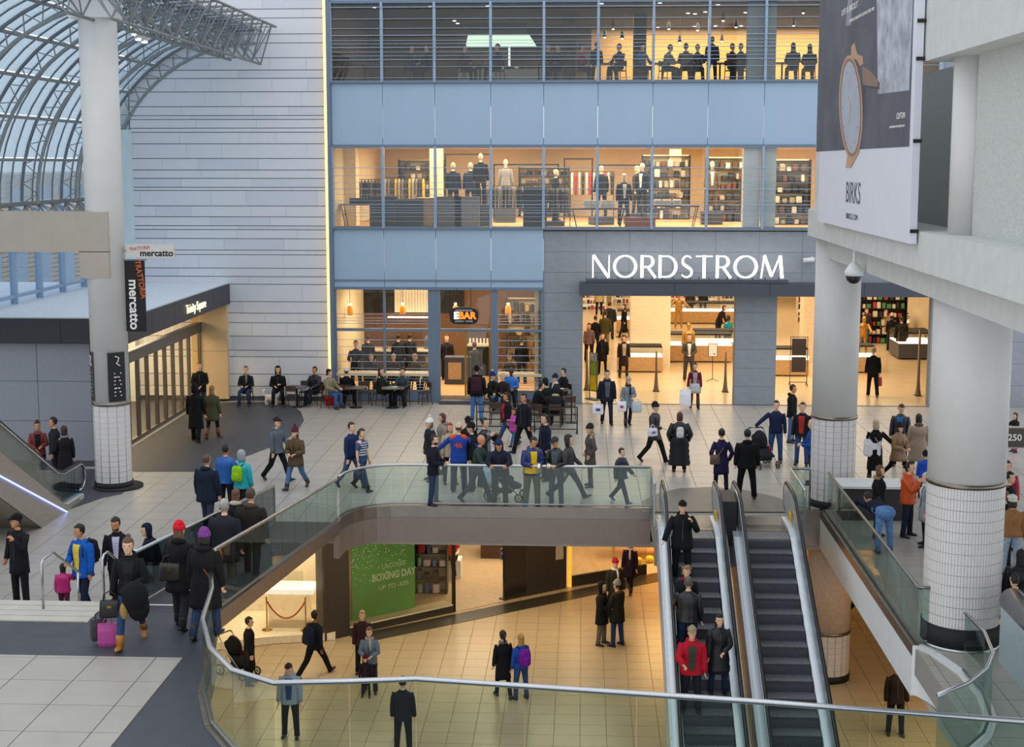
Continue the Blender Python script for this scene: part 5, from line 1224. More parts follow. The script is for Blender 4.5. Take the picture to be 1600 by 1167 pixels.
# ---------------- right side
i = P(1366, 754, 1.72, 175, 'person in long black coat with a big white shoulder bag', top=('coat', '17161b', .55), hair=('bob', 'b9a88c'), legs=('leggings', '17161b'), female=True, pose='step', strap=(1, 'c9a890'), shoes='5a3a30', boots=.3, arms=('down', 'side'))
carrier_bag(i['hip'][1] + Vector((.14, -.05, .42)), 'large white bag on the shoulder of the person in the long black coat', 'e9e7ea', .46, .48, .16, -10)
P(1408, 634, 1.78, -20, 'person in dark leather jacket and blue shirt looking down', mode='h', top=('leather', '20222c', .12), shirt='2a6aa8', hair=('short', '231a15'), legs=('trousers', D), head=(20, 20))
P(1402, 752, 1.68, 30, 'person in tan quilted coat with black trousers and heels', top=('puffer', '8a6a4e', .2), hat=('toque', '2a2024'), legs=('leggings', '141418'), female=True, pose='stride', arms=('hold', 'hold'), shoes='141416', hair=('bob', '2a1f1a'))
P(1436, 650, 1.68, 175, 'person in long taupe padded coat with fur collar beside the near column', mode='h', top=('puffer', '9a8672', .5), fur='6a5444', hair=('bob', '1d1411'), legs=('leggings', D), female=True, build=1.12)
P(1446, 708, 1.2, 175, 'child in bright blue jacket beside the near column', mode='h', top=('puffer', '1d4fc0', .1), legs=('trousers', '2a2c35'), hair=('short', '1d1613'), hat=('toque', '23252c'))
P(1374, 731, 1.66, 80, 'person in black parka with tan fur hood behind the glass', mode='h', top=('parka', '18181c', .3), fur='a08a68', hair=('bob', '6a4a34'), legs=('trousers', D), female=True)
P(1417, 838, 1.72, 60, 'person in orange puffer jacket drinking beside the near column', top=('puffer', 'd2541c', .1), legs=(J, '252a3c'), hair=('short', '2a1d16'), arms=('hold', 'face'), build=1.1, hood='down')
P(1380, 862, 1.72, 200, 'person in light blue jeans bending down to the floor behind the glass', top=('sweater', '1c2136', .02), legs=(J, '5f86b8'), hair=('short', '2a2019'), lean=82, pose='bent', arms=((80, 10, 30, 0), (80, 10, 30, 0)), build=1.15)
P(1449, 742, 1.66, -90, 'person with pale grey scarf half hidden by the near column', mode='h', top=('coat', '8f9298', .3), hair=('bob', 'c9c4c0'), legs=('trousers', D), female=True, scarf='d9d6d2')
P(1574, 724, 1.70, -20, 'person in dark red jacket behind the near column', mode='h', top=('puffer', 'a01c34', .1), hair=('short', '1d1613'))
P(1577, 742, 1.76, 60, 'person in dark coat with large brown fur hood to the right of the near column', mode='h', top=('parka', '1d1c20', .25), fur='8a6a48', hair=('short', '17120f'))
P(1570, 772, 1.6, 150, 'person in dark jacket close behind the near column', mode='h', top=('jacket', '1c1a20', .1), hair=('curly', '6a4a38'))
P(1583, 779, 1.66, 175, 'person in white beret, tan jacket and pale jeans', mode='h', top=('jacket', '9a7048', .04), hat=('beret', 'e0dad0'), legs=(J, '9aa8bc'), hair=('bob', '3a2a20'), female=True, build=1.18)
P(1596, 864, 1.70, 170, 'person in black padded coat at the frame edge', mode='h', top=('puffer', '17161a', .45), hair=('vlong', '141012'), legs=('leggings', D), female=True, build=1.15)
P(1598, 905, 1.5, -160, 'person stooping beside the person in black padded coat', mode='h', top=('jacket', '1c1c22', .1), hair=('short', '1d1613'), lean=20)
P(1587, 648, 1.15, -70, 'child in black and pink near the number sign', mode='h', top=('jacket', '1a1a1f', .1), legs=('leggings', 'c0307a'), hair=('long', '3a261d'), arms=('reach', 'reach'))
P(1566, 596, 1.72, 90, 'person in black walking behind the near column by the stone wall', mode='h', top=('coat', '17171b', .2), hair=('short', '1d1613'))
# ---------------- on the descending escalator
def E(px, py, H, face, label, zstep, **k):   # head position given; z = step height
    k.setdefault('group', 'people riding the escalator')
    n_ = min(range(1, 22), key=lambda n: abs(proj((2.6, 33.05 - .4 * n - .2, -.231 * max(0, n - 1) + H))[1] - py)); z_ = -.231 * max(0, n_ - 1)
    x = min(2.98, max(2.28, pl(px, py, 33.05 - .4 * n_ - .2).x))
    return person((x, 33.05 - .4 * n_ - .2, z_), H, face, label, **k)
E(1061, 788, 1.76, 0, 'person in black parka and black cap with hand at the mouth on the escalator', -.45, top=('parka', '17181b', .2), hat=('cap', '161618'), legs=('trousers', '17171b'), arms=((46, 20, 150, -25), (24, 24, 30, 20)), hood='down', build=1.08)
E(1058, 882, 1.66, -10, 'person with red scarf on the escalator', -1.5, top=('jacket', '1c1c20', .1), hair=('curly', '8a6a4a'), scarf='a01c28', legs=('trousers', D), female=True)
E(1076, 896, 1.74, 170, 'person in black leather jacket turned to the person with the red scarf', -1.5, top=('leather', '1a1b1f', .08), hair=('short', '5a5450'), legs=(J, '23304a'), build=1.15, arms=('rail', 'down'))
E(1071, 980, 1.76, 0, 'person in red jacket and beige cap lowest on the escalator', -2.5, top=('parka', 'b3182c', .1), shirt='3f4038', hat=('cap', '9a8a6a'), hood='down', legs=(J, '22252e'), arms=('down', 'rail'), build=1.08)
E(1124, 955, 1.68, 8, 'person in long black padded coat on the escalator', -2.2, top=('puffer', '16161b', .42), hair=('vlong', '1a1311'), legs=(J, '1e2a44'), female=True, arms=('front', 'down'))
# ---------------- lower level
GL = 'people on the lower level'
def Lw(px, py, H, face, label, mode='f', **k): return P(px, py, H, face, label, LZ, mode, group=GL, **k)
i = Lw(493, 1056, 1.80, 150, 'person in dark clothes with backpack walking on the lower level', top=('jacket', '1c2029', .08), legs=('trousers', '16171c'), hair=('short', '1a1411'), pose='stride2', skin_c=2, arms=('down', 'back'))
backpack(i, 'dark blue backpack of the person walking on the lower level', '20263c')
Lw(566, 957, 1.66, 5, 'person in dark red jacket behind the denim jacket on the lower level', mode='h', top=('jacket', '3a2326', .1), hair=('long', '9a7a4c'), legs=('trousers', D), female=True)
Lw(577, 983, 1.66, 0, 'person in grey scarf and denim jacket holding a toddler', mode='h', top=('jacket', '6a7888', .1), hair=('long', '6a4a34'), legs=('trousers', '2a2730'), female=True, scarf='a9a6a2', arms=('hold', 'hold'))
Lw(571, 1026, 1.05, 0, 'toddler in burgundy hat and dark coat before the person in denim', mode='h', top=('coat', '2a1c26', .25), hat=('toque', '5a1c30'), hair=('bob', '4a3020'), legs=('leggings', '1d1a20'))
Lw(452, 1037, 1.78, 0, 'person in pale hooded jacket low in the picture', mode='h', top=('jacket', '9fa9b8', .1), hair=('short', '121114'), hood='down', shirt='2a4a7a', head=(0, 30), legs=('trousers', D))
Lw(629, 1062, 1.74, 180, 'person in plain dark jacket at the near glass rail of the lower level', mode='h', top=('jacket', '1c1c22', .1), hair=('short', '14110f'), legs=('trousers', D))
Lw(786, 988, 1.68, -160, 'person in long black coat with scarf and backpack on the lower level', mode='h', top=('coat', '17171b', .4), hair=('pony', '241a15'), scarf='6a6a6e', legs=('leggings', D), female=True, pose='step')
i = Lw(814, 994, 1.62, -150, 'person in blue top with purple backpack on the lower level', mode='h', top=('jacket', '2350a8', .06), hair=('long', 'b98f4c'), legs=(J, '33507e'), female=True)
backpack(i, 'purple backpack of the person in the blue top', '7a1f9a', 1.0)
Lw(940, 1007, 1.72, 70, 'person in black hooded coat with grey trousers talking in a group', top=('parka', '17171b', .3), hat=('hood', '17171b'), legs=('trousers', '6a6660'), pose='stand', arms=('hold', 'hold'))
Lw(964, 1009, 1.80, -130, 'person in grey knitted hat and dark parka talking in a group', top=('parka', '23241f', .25), hat=('toque', '8f8b86'), legs=(J, '24406e'), fur='5a4632', arms=('hold', 'hold'))
Lw(961, 876, 1.74, 20, 'person in red knitted hat and white scarf in the group', mode='h', top=('parka', '2c2f26', .2), hat=('toque', 'b01f34'), scarf='e4e0da', legs=('trousers', D))
Lw(984, 925, 1.68, -20, 'person in plum coat and white scarf by the orange shop', top=('coat', '2a1a2e', .35), hair=('long', '2a1d16'), scarf='e0dcd6', legs=('leggings', '15151a'), female=True, pose='walk', boots=.4)
Lw(388, 968, 1.72, 100, 'person in long black coat beside a pram under the curved rail', mode='h', top=('coat', '131316', .5), hair=('short', '14110f'))
Lw(1402, 1039, 1.7, 0, 'person in dark jacket on the lower floor below the glass guard', mode='h', top=('jacket', '2a211d', .1), hair=('short', '1c1411'), skin_c=1)
Lw(1344, 965, 1.74, 60, 'walker in dark trousers and trainers under the slab edge', top=('jacket', '1c1d24', .1), legs=('trousers', '1d1f26'), shoes='c9c9cc', pose='walk')
# ---------------- in the store entrance
GS = 'people inside the store'
def S_(px, py, H, face, label, mode='f', **k): return P(px, py, H, face, label, 0.0, mode, group=GS, fingers=False, **k)
S_(1076, 595, 1.84, 0, 'person in grey suit with clasped hands in the entrance', top=('suit', '4f4a48', .16), shirt='ece8e4', legs=('trousers', '4a4542'), hair=('short', '3a2a20'), arms=('front', 'front'), shoes='6a3a20')
S_(941, 585, 1.68, -10, 'person in black coat and skirt standing left in the entrance', top=('coat', '17161a', .34), hair=('long', '1d1512'), legs=('leggings', '121216'), female=True)
S_(974, 590, 1.70, 10, 'person in open dark brown coat over a beige top in the entrance', top=('coat', '2c2220', .42), shirt='b0a090', hair=('curly', '231813'), legs=('leggings', '15151a'), female=True, boots=.6)
S_(920, 565, 1.66, 10, 'person in mauve top and dark trousers deep in the entrance', top=('sweater', '7a6468', .1), legs=('trousers', D), hair=('long', '2a1d16'), female=True)
S_(930, 553, 1.7, 170, 'person in black behind the person in mauve', top=('coat', '17161a', .2))
i = S_(945, 548, 1.8, 175, 'person in olive jacket walking into the store', top=('jacket', '4a4428', .14), legs=('trousers', '8a7a5a'))
S_(952, 530, 1.8, 175, 'person in dark coat with a large backpack deep in the store', top=('parka', '22242c', .1), build=1.15)
S_(975, 527, 1.68, -70, 'person in long black dress stepping past the white pillar', top=('coat', '15141a', .6), hair=('long', '1c1512'), female=True, pose='walk')
S_(1137, 552, 1.72, -150, 'person in teal top leaning at the right counter', top=('sweater', '1f8a96', .06), legs=('trousers', '4a3a30'), hair=('bob', '2a1d16'), female=True, pose='step')
S_(1122, 530, 1.7, 60, 'person in black bending over the bright counter', top=('coat', '1a181c', .2), hair=('bob', '4a2a1c'), lean=25)
S_(1078, 500, 1.75, 170, 'person in dark brown jacket beyond the gold mannequin', top=('jacket', '3a2c26', .15))
S_(1098, 494, 1.75, 20, 'person in blue jeans at the back shelves', top=('jacket', '23252e', .05), legs=(J, '2c3a58'))
S_(936, 492, 1.7, 175, 'person in cream jacket far back on the left of the store', top=('jacket', 'b9a888', .15))
i = S_(1363, 619, 1.80, 178, 'person in black coat walking into the store with a red bag', top=('coat', '121216', .2), legs=('trousers', '111115'), hair=('short', '8a7a68'), pose='step')
carrier_bag(i['hand'][-1] + Vector((-.05, 0, 0)), 'red and white paper bag of the person in black coat', 'b8404a', .26, .34, .12)
i = S_(1407, 559, 1.80, 178, 'person with large dark backpack walking between the counters', top=('parka', '26221f', .2), legs=('trousers', '15151a'))
backpack(i, 'large dark backpack on the person between the counters', '2c2622', 1.1)
S_(1392, 548, 1.70, 160, 'person in black coat and hat among the group in the store', top=('coat', '17151a', .3), hair=('bob', '1c1512'), hat=('toque', 'c9b9a0'), female=True)
S_(1352, 537, 1.68, 30, 'person carrying a white bag near the gold mannequins', top=('jacket', '3a3438', .1), legs=(J, '3a4a68'), hair=('long', '4a3020'), female=True)
S_(1362, 508, 1.72, 10, 'person in black looking at the cosmetics shelves', top=('coat', '1c191d', .2), hair=('long', '2a1d16'), female=True)
S_(1348, 500, 1.8, 0, 'person in black jacket at the back of the store', top=('jacket', '17171b', .12), hair=('bald', '000000'))
S_(1383, 536, 1.6, -30, 'person in a tan coat in the middle of the store', top=('coat', 'a08a60', .3), hair=('bob', 'c0a070'), female=True)
# ================================================================= FURNITURE AND SHOP FITTINGS
def dup(src, loc, rz=0.0, label=None, group=None):
    c = copy_tree(src); c.location = loc; c.rotation_euler = (0, 0, rz)
    if label: c['label'] = label
    if group: c['group'] = group
    return c
# ---- cafe tables and chairs outside the coffee bar -------------------
def cafe_chair(label, loc, rz):
    t = thing('cafe_chair', label, 'chair', loc, rz, 'wooden cafe chairs')
    MB().rings([rng(Vector((0, 0, z)), Vector((1, 0, 0)), Vector((0, 1, 0)), .21, .2, 16, 5) for z in (.43, .465)]).build('seat', WOOD, t)
    for sx in (-1, 1):
        MB().tube([(sx * .18, -.17, .43), (sx * .19, -.19, 0)], [.018, .014], 8).build('leg', WOOD, t)
        MB().tube([(sx * .18, .17, .82), (sx * .18, .16, .43), (sx * .19, .21, 0)], [.016, .018, .014], 8).build('leg', WOOD, t)
        MB().tube([(sx * .185, -.18, .2), (sx * .185, .18, .2)], .01, 6).build('stretcher', WOOD, t)
    rs = []
    for z in (.62, .82):
        rs.append([(x, .17 + .03 * (1 - (x / .2) ** 2) + o, z) for x, o in ((-.2, 0), (-.1, 0), (0, 0), (.1, 0), (.2, 0), (.2, .018), (.1, .018), (0, .018), (-.1, .018), (-.2, .018))])
    MB().rings(rs).build('backrest', WOOD, t)
    return t
def cafe_table(label, loc, w=.7, d=.7):
    t = thing('cafe_table', label, 'table', loc, 0, 'cafe tables')
    MB().rings([rng(Vector((0, 0, z)), Vector((1, 0, 0)), Vector((0, 1, 0)), w / 2, d / 2, 20, 6) for z in (.71, .745)]).build('table_top', M('table_laminate', '5a5250', .4), t)
    MB().cyl(0, 0, .03, .71, .035, 10).build('pedestal', BLACKM, t, True); MB().lathe([(.24, 0), (.24, .015), (.05, .04), (.03, .08)], n=16).build('foot', BLACKM, t, True)
    return t
def seatP(px, py, label, face, **k):      # someone seated: px,py = head top
    H = k.pop('H', 1.7); z = k.pop('z', 0.0); seat = k.pop('seat', .45); kind = k.pop('chair', 'cafe_chair')
    sh = (seat + .09 * H / 1.75 + .86 * H / 1.75)
    Y = k.pop('Y', None)
    q = fl(px, py, z + sh) if Y is None else pl(px, py, Y)
    if Y is None and q.y > 50.0: q = pl(px, py, 50.0)
    k.setdefault('pose', 'sit'); k.setdefault('arms', ('table', 'table')); k.setdefault('group', 'people seated at the cafe')
    i = person((q.x, q.y, z), H, face, label, seat=seat, **k)
    return i
ch0 = cafe_chair('wooden cafe chair', (0, 0, -50), 0); chairs_used = [0]
def chair(loc, face, label):
    if not chairs_used[0]: chairs_used[0] = 1; ch0.location = loc; ch0.rotation_euler = (0, 0, R(face)); ch0['label'] = label; return ch0
    return dup(ch0, loc, R(face), label)
def sitter(px, py, label, face, chl, **k):
    i = seatP(px, py, label, face, **k); l = i['root'].location; f = R(face)
    chair((l.x + .04 * -sin(f), l.y + .04 * cos(f), l.z), face, chl)
    return i
sitter(384, 566, 'person in black jacket and grey scarf seated alone against the white wall', 0, 'wooden chair under the person seated alone by the wall', top=('jacket', '1d1f24', .1), scarf='7a8088', legs=(J, '26365a'), hair=('short', '6a5040'), arms=('hold', 'hold'))
i = sitter(434, 572, 'person in black hood seated with the white dog', 10, 'wooden chair under the person with the dog', top=('parka', '17171c', .1), hat=('hood', '17171c'), legs=('trousers', '15161c'), arms=('phone', 'hold'))
sitter(492, 568, 'person in navy padded jacket seated at the corner table', -25, 'wooden chair under the person in the navy padded jacket', top=('puffer', '1b202c', .1), hair=('short', '17120f'), legs=('trousers', '20242e'), pose='sitx', skin_c=1)
i = sitter(514, 578, 'person in beige patterned coat seated beside the red bag', 60, 'wooden chair beside the red bag', top=('parka', '8a8068', .1), hair=('curly', '17120f'), legs=(J, '3a5a8a'))
sitter(541, 576, 'person in white knitted hat and black coat seen from behind', 175, 'wooden chair under the person in the white hat', top=('coat', '15151a', .1), hat=('toque', 'd9d4d4'), legs=('trousers', D))
sitter(594, 575, 'person in dark green coat at the cafe', 80, 'wooden chair under the person in dark green', top=('coat', '1c2420', .2), hair=('vlong', '1c1411'), legs=('leggings', '15151a'), female=True)
sitter(629, 571, 'person in grey blue coat facing the cafe table', -10, 'wooden chair under the person in grey blue', top=('coat', '3a454e', .2), hair=('curly', '1c1411'), legs=('trousers', D), female=True)
for px, py, lab in ((464, 622, 'cafe table between the dog and the person in navy'), (556, 621, 'cafe table behind the red bag'), (613, 622, 'cafe table between the dark green and grey blue coats'), (786, 640, 'cafe table with food near the backpacker'), (872, 640, 'cafe table covered with papers near the stone wall')):
    q = fl(px, py); q = q * min(1, 49.5 / q.y); q.z = 0; cafe_table(lab, (q.x, q.y, 0), .75, .7)
    if px > 600: 
        o = MB().lathe([(.03, 0), (.11, .012), (.12, .02), (.02, .02)], n=14).build('plate', PAPER, None, True); o.location = (q.x + .1, q.y, .746); tag(o, 'white plate on the ' + lab, 'plate')
for px, py, f, lab in ((457, 637, 175, 'empty wooden chair in front of the dog table'), (477, 610, 0, 'empty wooden chair against the wall by the corner table'), (534, 633, 170, 'empty wooden chair to the right of the red bag'), (570, 612, 20, 'empty wooden chair behind the white hat'),
                       (622, 632, 175, 'empty wooden chair with papers on its seat'), (664, 625, -60, 'empty wooden chair nearest to the coffee bar door'), (775, 665, 175, 'wooden chair near the walking person in red'), (838, 668, 178, 'wooden chair near the tables by the stone wall'),
                       (888, 655, 200, 'wooden chair at the right end of the barrier'), (868, 632, 10, 'wooden chair behind the papers table')):
    q = fl(px, py); q = q * min(1, 50.2 / q.y); chair((q.x, q.y, 0), f, lab)
for px, py, lab, f, kw in ((769, 583, 'person in blue and white pompom hat seated at the food table', 60, dict(top=('jacket', '17171b', .1), hat=('pom', '2a2a6a', 'b9d4ee'), legs=(J, '6a92c0'))),
                           (786, 584, 'person in maroon jacket seated at the food table', -20, dict(top=('jacket', '2a2024', .1), hair=('short', 'b0a6a0'))),
                           (799, 571, 'person in bright blue sweater with folded arms behind the tables', -5, dict(top=('sweater', '3a78c8', .05), hair=('short', '4a4440'), skin_c=3, arms=('cross', 'cross'))),
                           (881, 572, 'person leaning against the stone wall behind the papers table', -60, dict(top=('jacket', '17171c', .1), hair=('short', '17120f'))),
                           (868, 586, 'person in navy hat and patterned scarf at the papers table', -60, dict(top=('parka', '23242e', .1), hat=('toque', '1f2a4a'), scarf='c9c6cc')),
                           (852, 592, 'person in black coat with pale fur hood seen from behind', 170, dict(top=('parka', '1f2228', .1), hat=('hood', '1f2228'), fur='c9b690')),
                           (868, 604, 'second person with pale fur hood seen from behind', 175, dict(top=('parka', '23262b', .1), hat=('hood', '23262b'), fur='c2ae88')),
                           (835, 597, 'person in black slumped over at the middle of the tables', 110, dict(top=('jacket', '17181d', .1), hair=('short', '17120f'), lean=20))):
    sitter(px, py, lab, f, 'wooden chair under the ' + lab.split(' seated')[0].split(' seen')[0].split(' slumped')[0].split(' leaning')[0].split(' with folded')[0].split(' at the')[0], **kw)
i = P(745, 657, 1.80, 178, 'person in dark jacket and jeans wearing a maroon backpack at the barrier', top=('jacket', '1b1b20', .1), legs=(J, '4a76b0'), hat=('toque', '15151a'), hood='down', build=1.1)
backpack(i, 'maroon backpack of the person standing at the cafe barrier', '3a1f2a', 1.15)
q = fl(741, 608); i = person((q.x, q.y + .2, .0), 1.76, 178, 'person in grey jacket at the coffee bar doorway', top=('jacket', '4a4a50', .1), legs=('trousers', D), hair=('short', '6a3a28'), group=G0)
def barrier(label, x, y, w, rz=0):
    t = thing('cafe_barrier', label, 'barrier', (x, y, 0), rz, 'black cafe barriers')
    for sx in (-1, 1):
        MB().box(sx * w / 2 - .02, sx * w / 2 + .02, -.02, .02, 0, .86).build('post', BLACKM, t); MB().box(sx * w / 2 - .03, sx * w / 2 + .03, -.22, .22, 0, .02).build('foot', BLACKM, t)
    for z in (.12, .36, .6, .85): MB().box(-w / 2, w / 2, -.012, .012, z - .015, z + .015).build('bar', BLACKM, t)
for px, py, w_, rz, lab in ((790, 672, 1.9, 0, 'black barrier in front of the food table'), (856, 676, 1.9, 0, 'black barrier in front of the papers table'), (893, 655, 1.6, pi / 2, 'black barrier at the right end of the tables')):
    q = fl(px, py); barrier(lab, q.x, q.y, w_, rz)
q = fl(517, 633); t = thing('tote_bag', 'bright red tote bag standing on the floor by the chairs', 'bag', (q.x, q.y, 0), .2)
MB().rings([rng(Vector((0, 0, z)), Vector((1, 0, 0)), Vector((0, 1, 0)), a, b_, 14, 4) for z, a, b_ in ((0, .19, .09), (.05, .2, .1), (.26, .22, .09), (.34, .2, .05))]).build('body', cloth('c8182c'), t, True)
for sy_ in (-1, 1): MB().tube([(-.1, sy_ * .04, .33), (-.07, sy_ * .03, .47), (.07, sy_ * .03, .47), (.1, sy_ * .04, .33)], .01, 6).build('handle', cloth('c8182c'), t)
# small white dog
q = fl(425, 633); t = thing('dog', 'small fluffy white dog with curled tail standing by the seated person', 'dog', (q.x, q.y, 0), R(80))
b = MB(); FURW = M('white_fur', 'e6e2dc', .95, 0, .12, 40, bump=1, bscale=60)
b.rings([rng(Vector((0, y, z)), Vector((1, 0, 0)), Vector((0, 0, 1)), rx, rz_, 14) for y, z, rx, rz_ in ((.26, .3, .04, .04), (.22, .3, .1, .1), (.08, .28, .12, .115), (-.1, .28, .13, .13), (-.2, .31, .12, .13), (-.27, .37, .09, .1), (-.31, .44, .085, .085), (-.38, .47, .085, .08), (-.44, .45, .055, .05), (-.49, .43, .035, .03), (-.51, .43, .012, .012))])
for x, y, k in ((.07, -.17, 0), (-.07, -.17, 0), (.07, .17, 1), (-.07, .17, 1)):
    b.tube([(x, y, .24), (x, y + (.05 if k else .0), .14), (x, y + (.03 if k else 0.01), .05), (x, y - .03, .02)], [.055, .04, .032, .034], 8)
b.tube([(0, .24, .34), (0, .33, .42), (0, .32, .52), (0, .24, .54)], [.05, .055, .06, .035], 8)
for sx in (-1, 1): b.tube([(sx * .06, -.35, .52), (sx * .1, -.35, .48), (sx * .105, -.36, .4)], [.03, .035, .02], 7)
b.build('body', FURW, t, True); MB().ell((0, -.515, .435), .016, .012, .012).ell((.035, -.445, .48), .01, .008, .01).ell((-.035, -.445, .48), .01, .008, .01).build('nose_and_eyes', BLACK, t, True)
# strollers
def stroller(label, loc, rz, c='1c1d24', accent='a02030', group='strollers'):
    t = thing('stroller', label, 'stroller', loc, rz, group)
    for sx in (-1, 1):
        MB().tube([(sx * .24, .42, 1.02), (sx * .25, .1, .62), (sx * .26, -.42, .16)], .016, 8).build('frame_tube', STEEL, t, True)
        MB().tube([(sx * .25, .1, .62), (sx * .27, .34, .14)], .016, 8).build('frame_tube', STEEL, t, True)
        for y, r in ((-.42, .1), (.36, .14)):
            w_ = MB(); w_.tube([(sx * .29, y + r * cos(a), r + r * sin(a) * .98) for a in [2 * pi * k / 18 for k in range(18)]], .022, 8, closed=True)
            wo = w_.build('wheel', RUBBER, t, True)
            h = MB().tube([(sx * .27, y, r), (sx * .31, y, r)], .03, 8)
            for k in range(5): a = 2 * pi * k / 5; h.bar((sx * .29, y, r), (sx * .29, y + r * cos(a), r + r * sin(a)), .014)
            h.build('hub', STEELD, wo)
    MB().tube([(-.24, .42, 1.02), (-.2, .46, 1.05), (.2, .46, 1.05), (.24, .42, 1.02)], .02, 8).build('handle', RUBBER, t, True)
    MB().rings([rng(Vector((0, y, z)), Vector((1, 0, 0)), Vector((0, .5, .86)), .22, h_, 12, 3) for y, z, h_ in ((-.38, .36, .05), (-.2, .4, .12), (.05, .46, .16), (.18, .62, .2), (.24, .8, .12))]).build('seat_shell', cloth(c), t, True)
    rs = []
    for a in range(0, 111, 18): rs.append([(.23 * cos(R(k)), .16 - .32 * sin(R(a)) * sin(R(k)) * 1.0 + .05, .66 + .34 * cos(R(a)) * sin(R(k)) + .02) for k in range(0, 181, 20)])
    b = MB(); n = len(rs[0]); b.add([p for r in rs for p in r], [(i * n + j, i * n + j + 1, (i + 1) * n + j + 1, (i + 1) * n + j) for i in range(len(rs) - 1) for j in range(n - 1)]); b.build('canopy', cloth(c), t, True)
    MB().box(-.2, .2, -.2, .3, .2, .24).build('basket', cloth(c), t); MB().ell((.2, -.05, .5), .03, .14, .1).build('side_trim', cloth(accent), t, True)
    return t
q = fl(1190, 728); stroller('black stroller with red trim beside the person in the navy pullover', (q.x, q.y, 0), R(20))
q = fl(790, 778); stroller('dark pram pushed along the rail by the person in green', (q.x, q.y - .1, 0), R(80), '2a2624', '3a3a3a')
q = fl(768, 768); carrier_bag(Vector((q.x, q.y - .2, .85)), 'pale blue plastic bag hanging on the pram', 'b9d4e6', .42, .5, .2)
q = fl(366, 1062, LZ); stroller('black pram under the curved rail on the lower level', (q.x, q.y + .4, LZ), R(60), '141418', 'c0302a')
# white slatted bench box and steel capped parapet on the right
q = fl(1342, 806); t = thing('bench_box', 'dark boxed bench with white slatted top behind the glass balustrade', 'bench', (q.x + .25, q.y, 0))
MB().box(-.75, .75, -.45, .45, 0, .78).build('body', M('bench_dark', '3a3436', .5), t)
for k in range(5): MB().box(-.8, .8, -.5 + k * .2, -.33 + k * .2, .8, .86).build('slat', WHITE, t)
t = thing('parapet', 'thick pale grey parapet with rounded steel top at the frame edge', 'parapet')
MB().box(7.35, 7.75, 15, 24.3, 0, 1.1).build('body', M('pale_blue_grey_panel', 'a9b6bb', .45), t); MB().tube([(7.55, 15, 1.1), (7.55, 24.32, 1.1)], .23, 18).build('steel_cap', STEEL, t, True)
# ---- store entrance fittings -------------------------------------------
def counter(label, px, py, w, d, h=1.0, front=WOODL, z=0.0, lit=True, group='display counters'):
    q = fl(px, py, z); t = thing('display_counter', label, 'counter', (q.x, q.y + d / 2, z), 0, group)
    MB().box(-w / 2, w / 2, -d / 2, d / 2, .06, h * .62).build('cabinet', front, t); MB().box(-w / 2 + .04, w / 2 - .04, -d / 2 + .04, d / 2 - .04, 0, .06).build('plinth', BLACK, t)
    MB().box(-w / 2 + .02, w / 2 - .02, -d / 2 + .02, d / 2 - .02, h * .62, h * .66).build('lit_base', M('case_light', 'fff2dc', .5, 0, 0, 1, emit=1.6) if lit else PAPER, t)
    MB().box(-w / 2, w / 2, -d / 2, d / 2, h * .66, h).build('glass_case', PANEG, t)
    for k in range(int(w / .35)):
        MB().lathe([(.03, 0), (.035, .08), (.015, .1), (.012, .15)], -w / 2 + .2 + k * .35, -.1 + .1 * (k % 2), 8).build('flask', M('flask_%d' % (k % 3), ('c9a24a', 'e8e2d6', '8a5a4a')[k % 3], .2), t)
        t.children[-1].location = (0, 0, h + .002)
    return t
counter('bright glass display counter left of the pillar in the entrance', 1000, 582, 1.9, 1.0, 1.05)
counter('long bright counter behind the grey suited person', 1062, 566, 4.6, 1.1, 1.2)
counter('bright counter on the right side of the first opening', 1118, 560, 2.0, 1.0, 1.2)
counter('wide bright counter behind the mesh rack in the second opening', 1233, 588, 1.6, 1.0, 1.1)
counter('small lit counter beside the gold mannequins', 1341, 583, 1.4, 1.0, 1.1)
counter('cosmetics counter along the right side of the store', 1432, 562, 1.6, 2.0, 1.15, DGREY)
counter('far bright counter in the left aisle', 1000, 520, 2.4, 1.2, 1.1)
counter('far bright counter behind the gold mannequin', 1095, 506, 4.0, 1.2, 1.1)
counter('far bright counter beyond the white column', 1330, 512, 4.0, 1.2, 1.1)
counter('far bright counter at the right of the store', 1392, 525, 1.8, 1.2, 1.1)
struct('column_store', M('cream_pillar', 'efdcba', .5), MB().box(2.05, 3.75, 60, 61.5, 0, 4.1))
struct('column_store_right', M('cream_pillar', 'efdcba', .5), MB().box(9.7, 11, 62, 63.2, 0, 4.1))
def shelf_unit(label, x, y, z, w, h, n=5, d=.4, fm=BLACKM, cols=('d8cdb8', '8a6a4a', '3a3a44', 'c2b090', 'b04040'), seed=1, group='shelving units', k_items=None, lit=None):
    t = thing('shelf_unit', label, 'shelf', (x, y, z), 0, group); rn = random.Random(seed)
    MB().box(-w / 2, w / 2, d / 2 - .02, d / 2, 0, h).build('back_panel', lit or CREAM, t)
    for sx in (-1, 1): MB().box(sx * w / 2 - .02, sx * w / 2 + .02, -d / 2, d / 2, 0, h).build('upright', fm, t)
    for i in range(n + 1): MB().box(-w / 2, w / 2, -d / 2, d / 2, h * i / n * .97, h * i / n * .97 + .025).build('shelf', fm, t)
    for i in range(n):
        x0 = -w / 2 + .08
        while x0 < w / 2 - .2:
            ww = rn.uniform(.12, .26); hh = rn.uniform(.35, .75) * h / n; c = rn.choice(cols)
            MB().rings([rng(Vector((x0 + ww / 2, -.02, h * i / n * .97 + .026 + q * hh)), Vector((1, 0, 0)), Vector((0, 1, 0)), ww / 2 * e, d * .38 * e, 10, 4) for q, e in ((0, .96), (.1, 1), (.9, .97), (1, .85))]).build('goods', M('goods_' + c, c, .6), t)
            x0 += ww + rn.uniform(.02, .08)
    return t
LIT = M('lit_shelf_back', 'ffedcb', .6, 0, 0, 1, emit=.5)
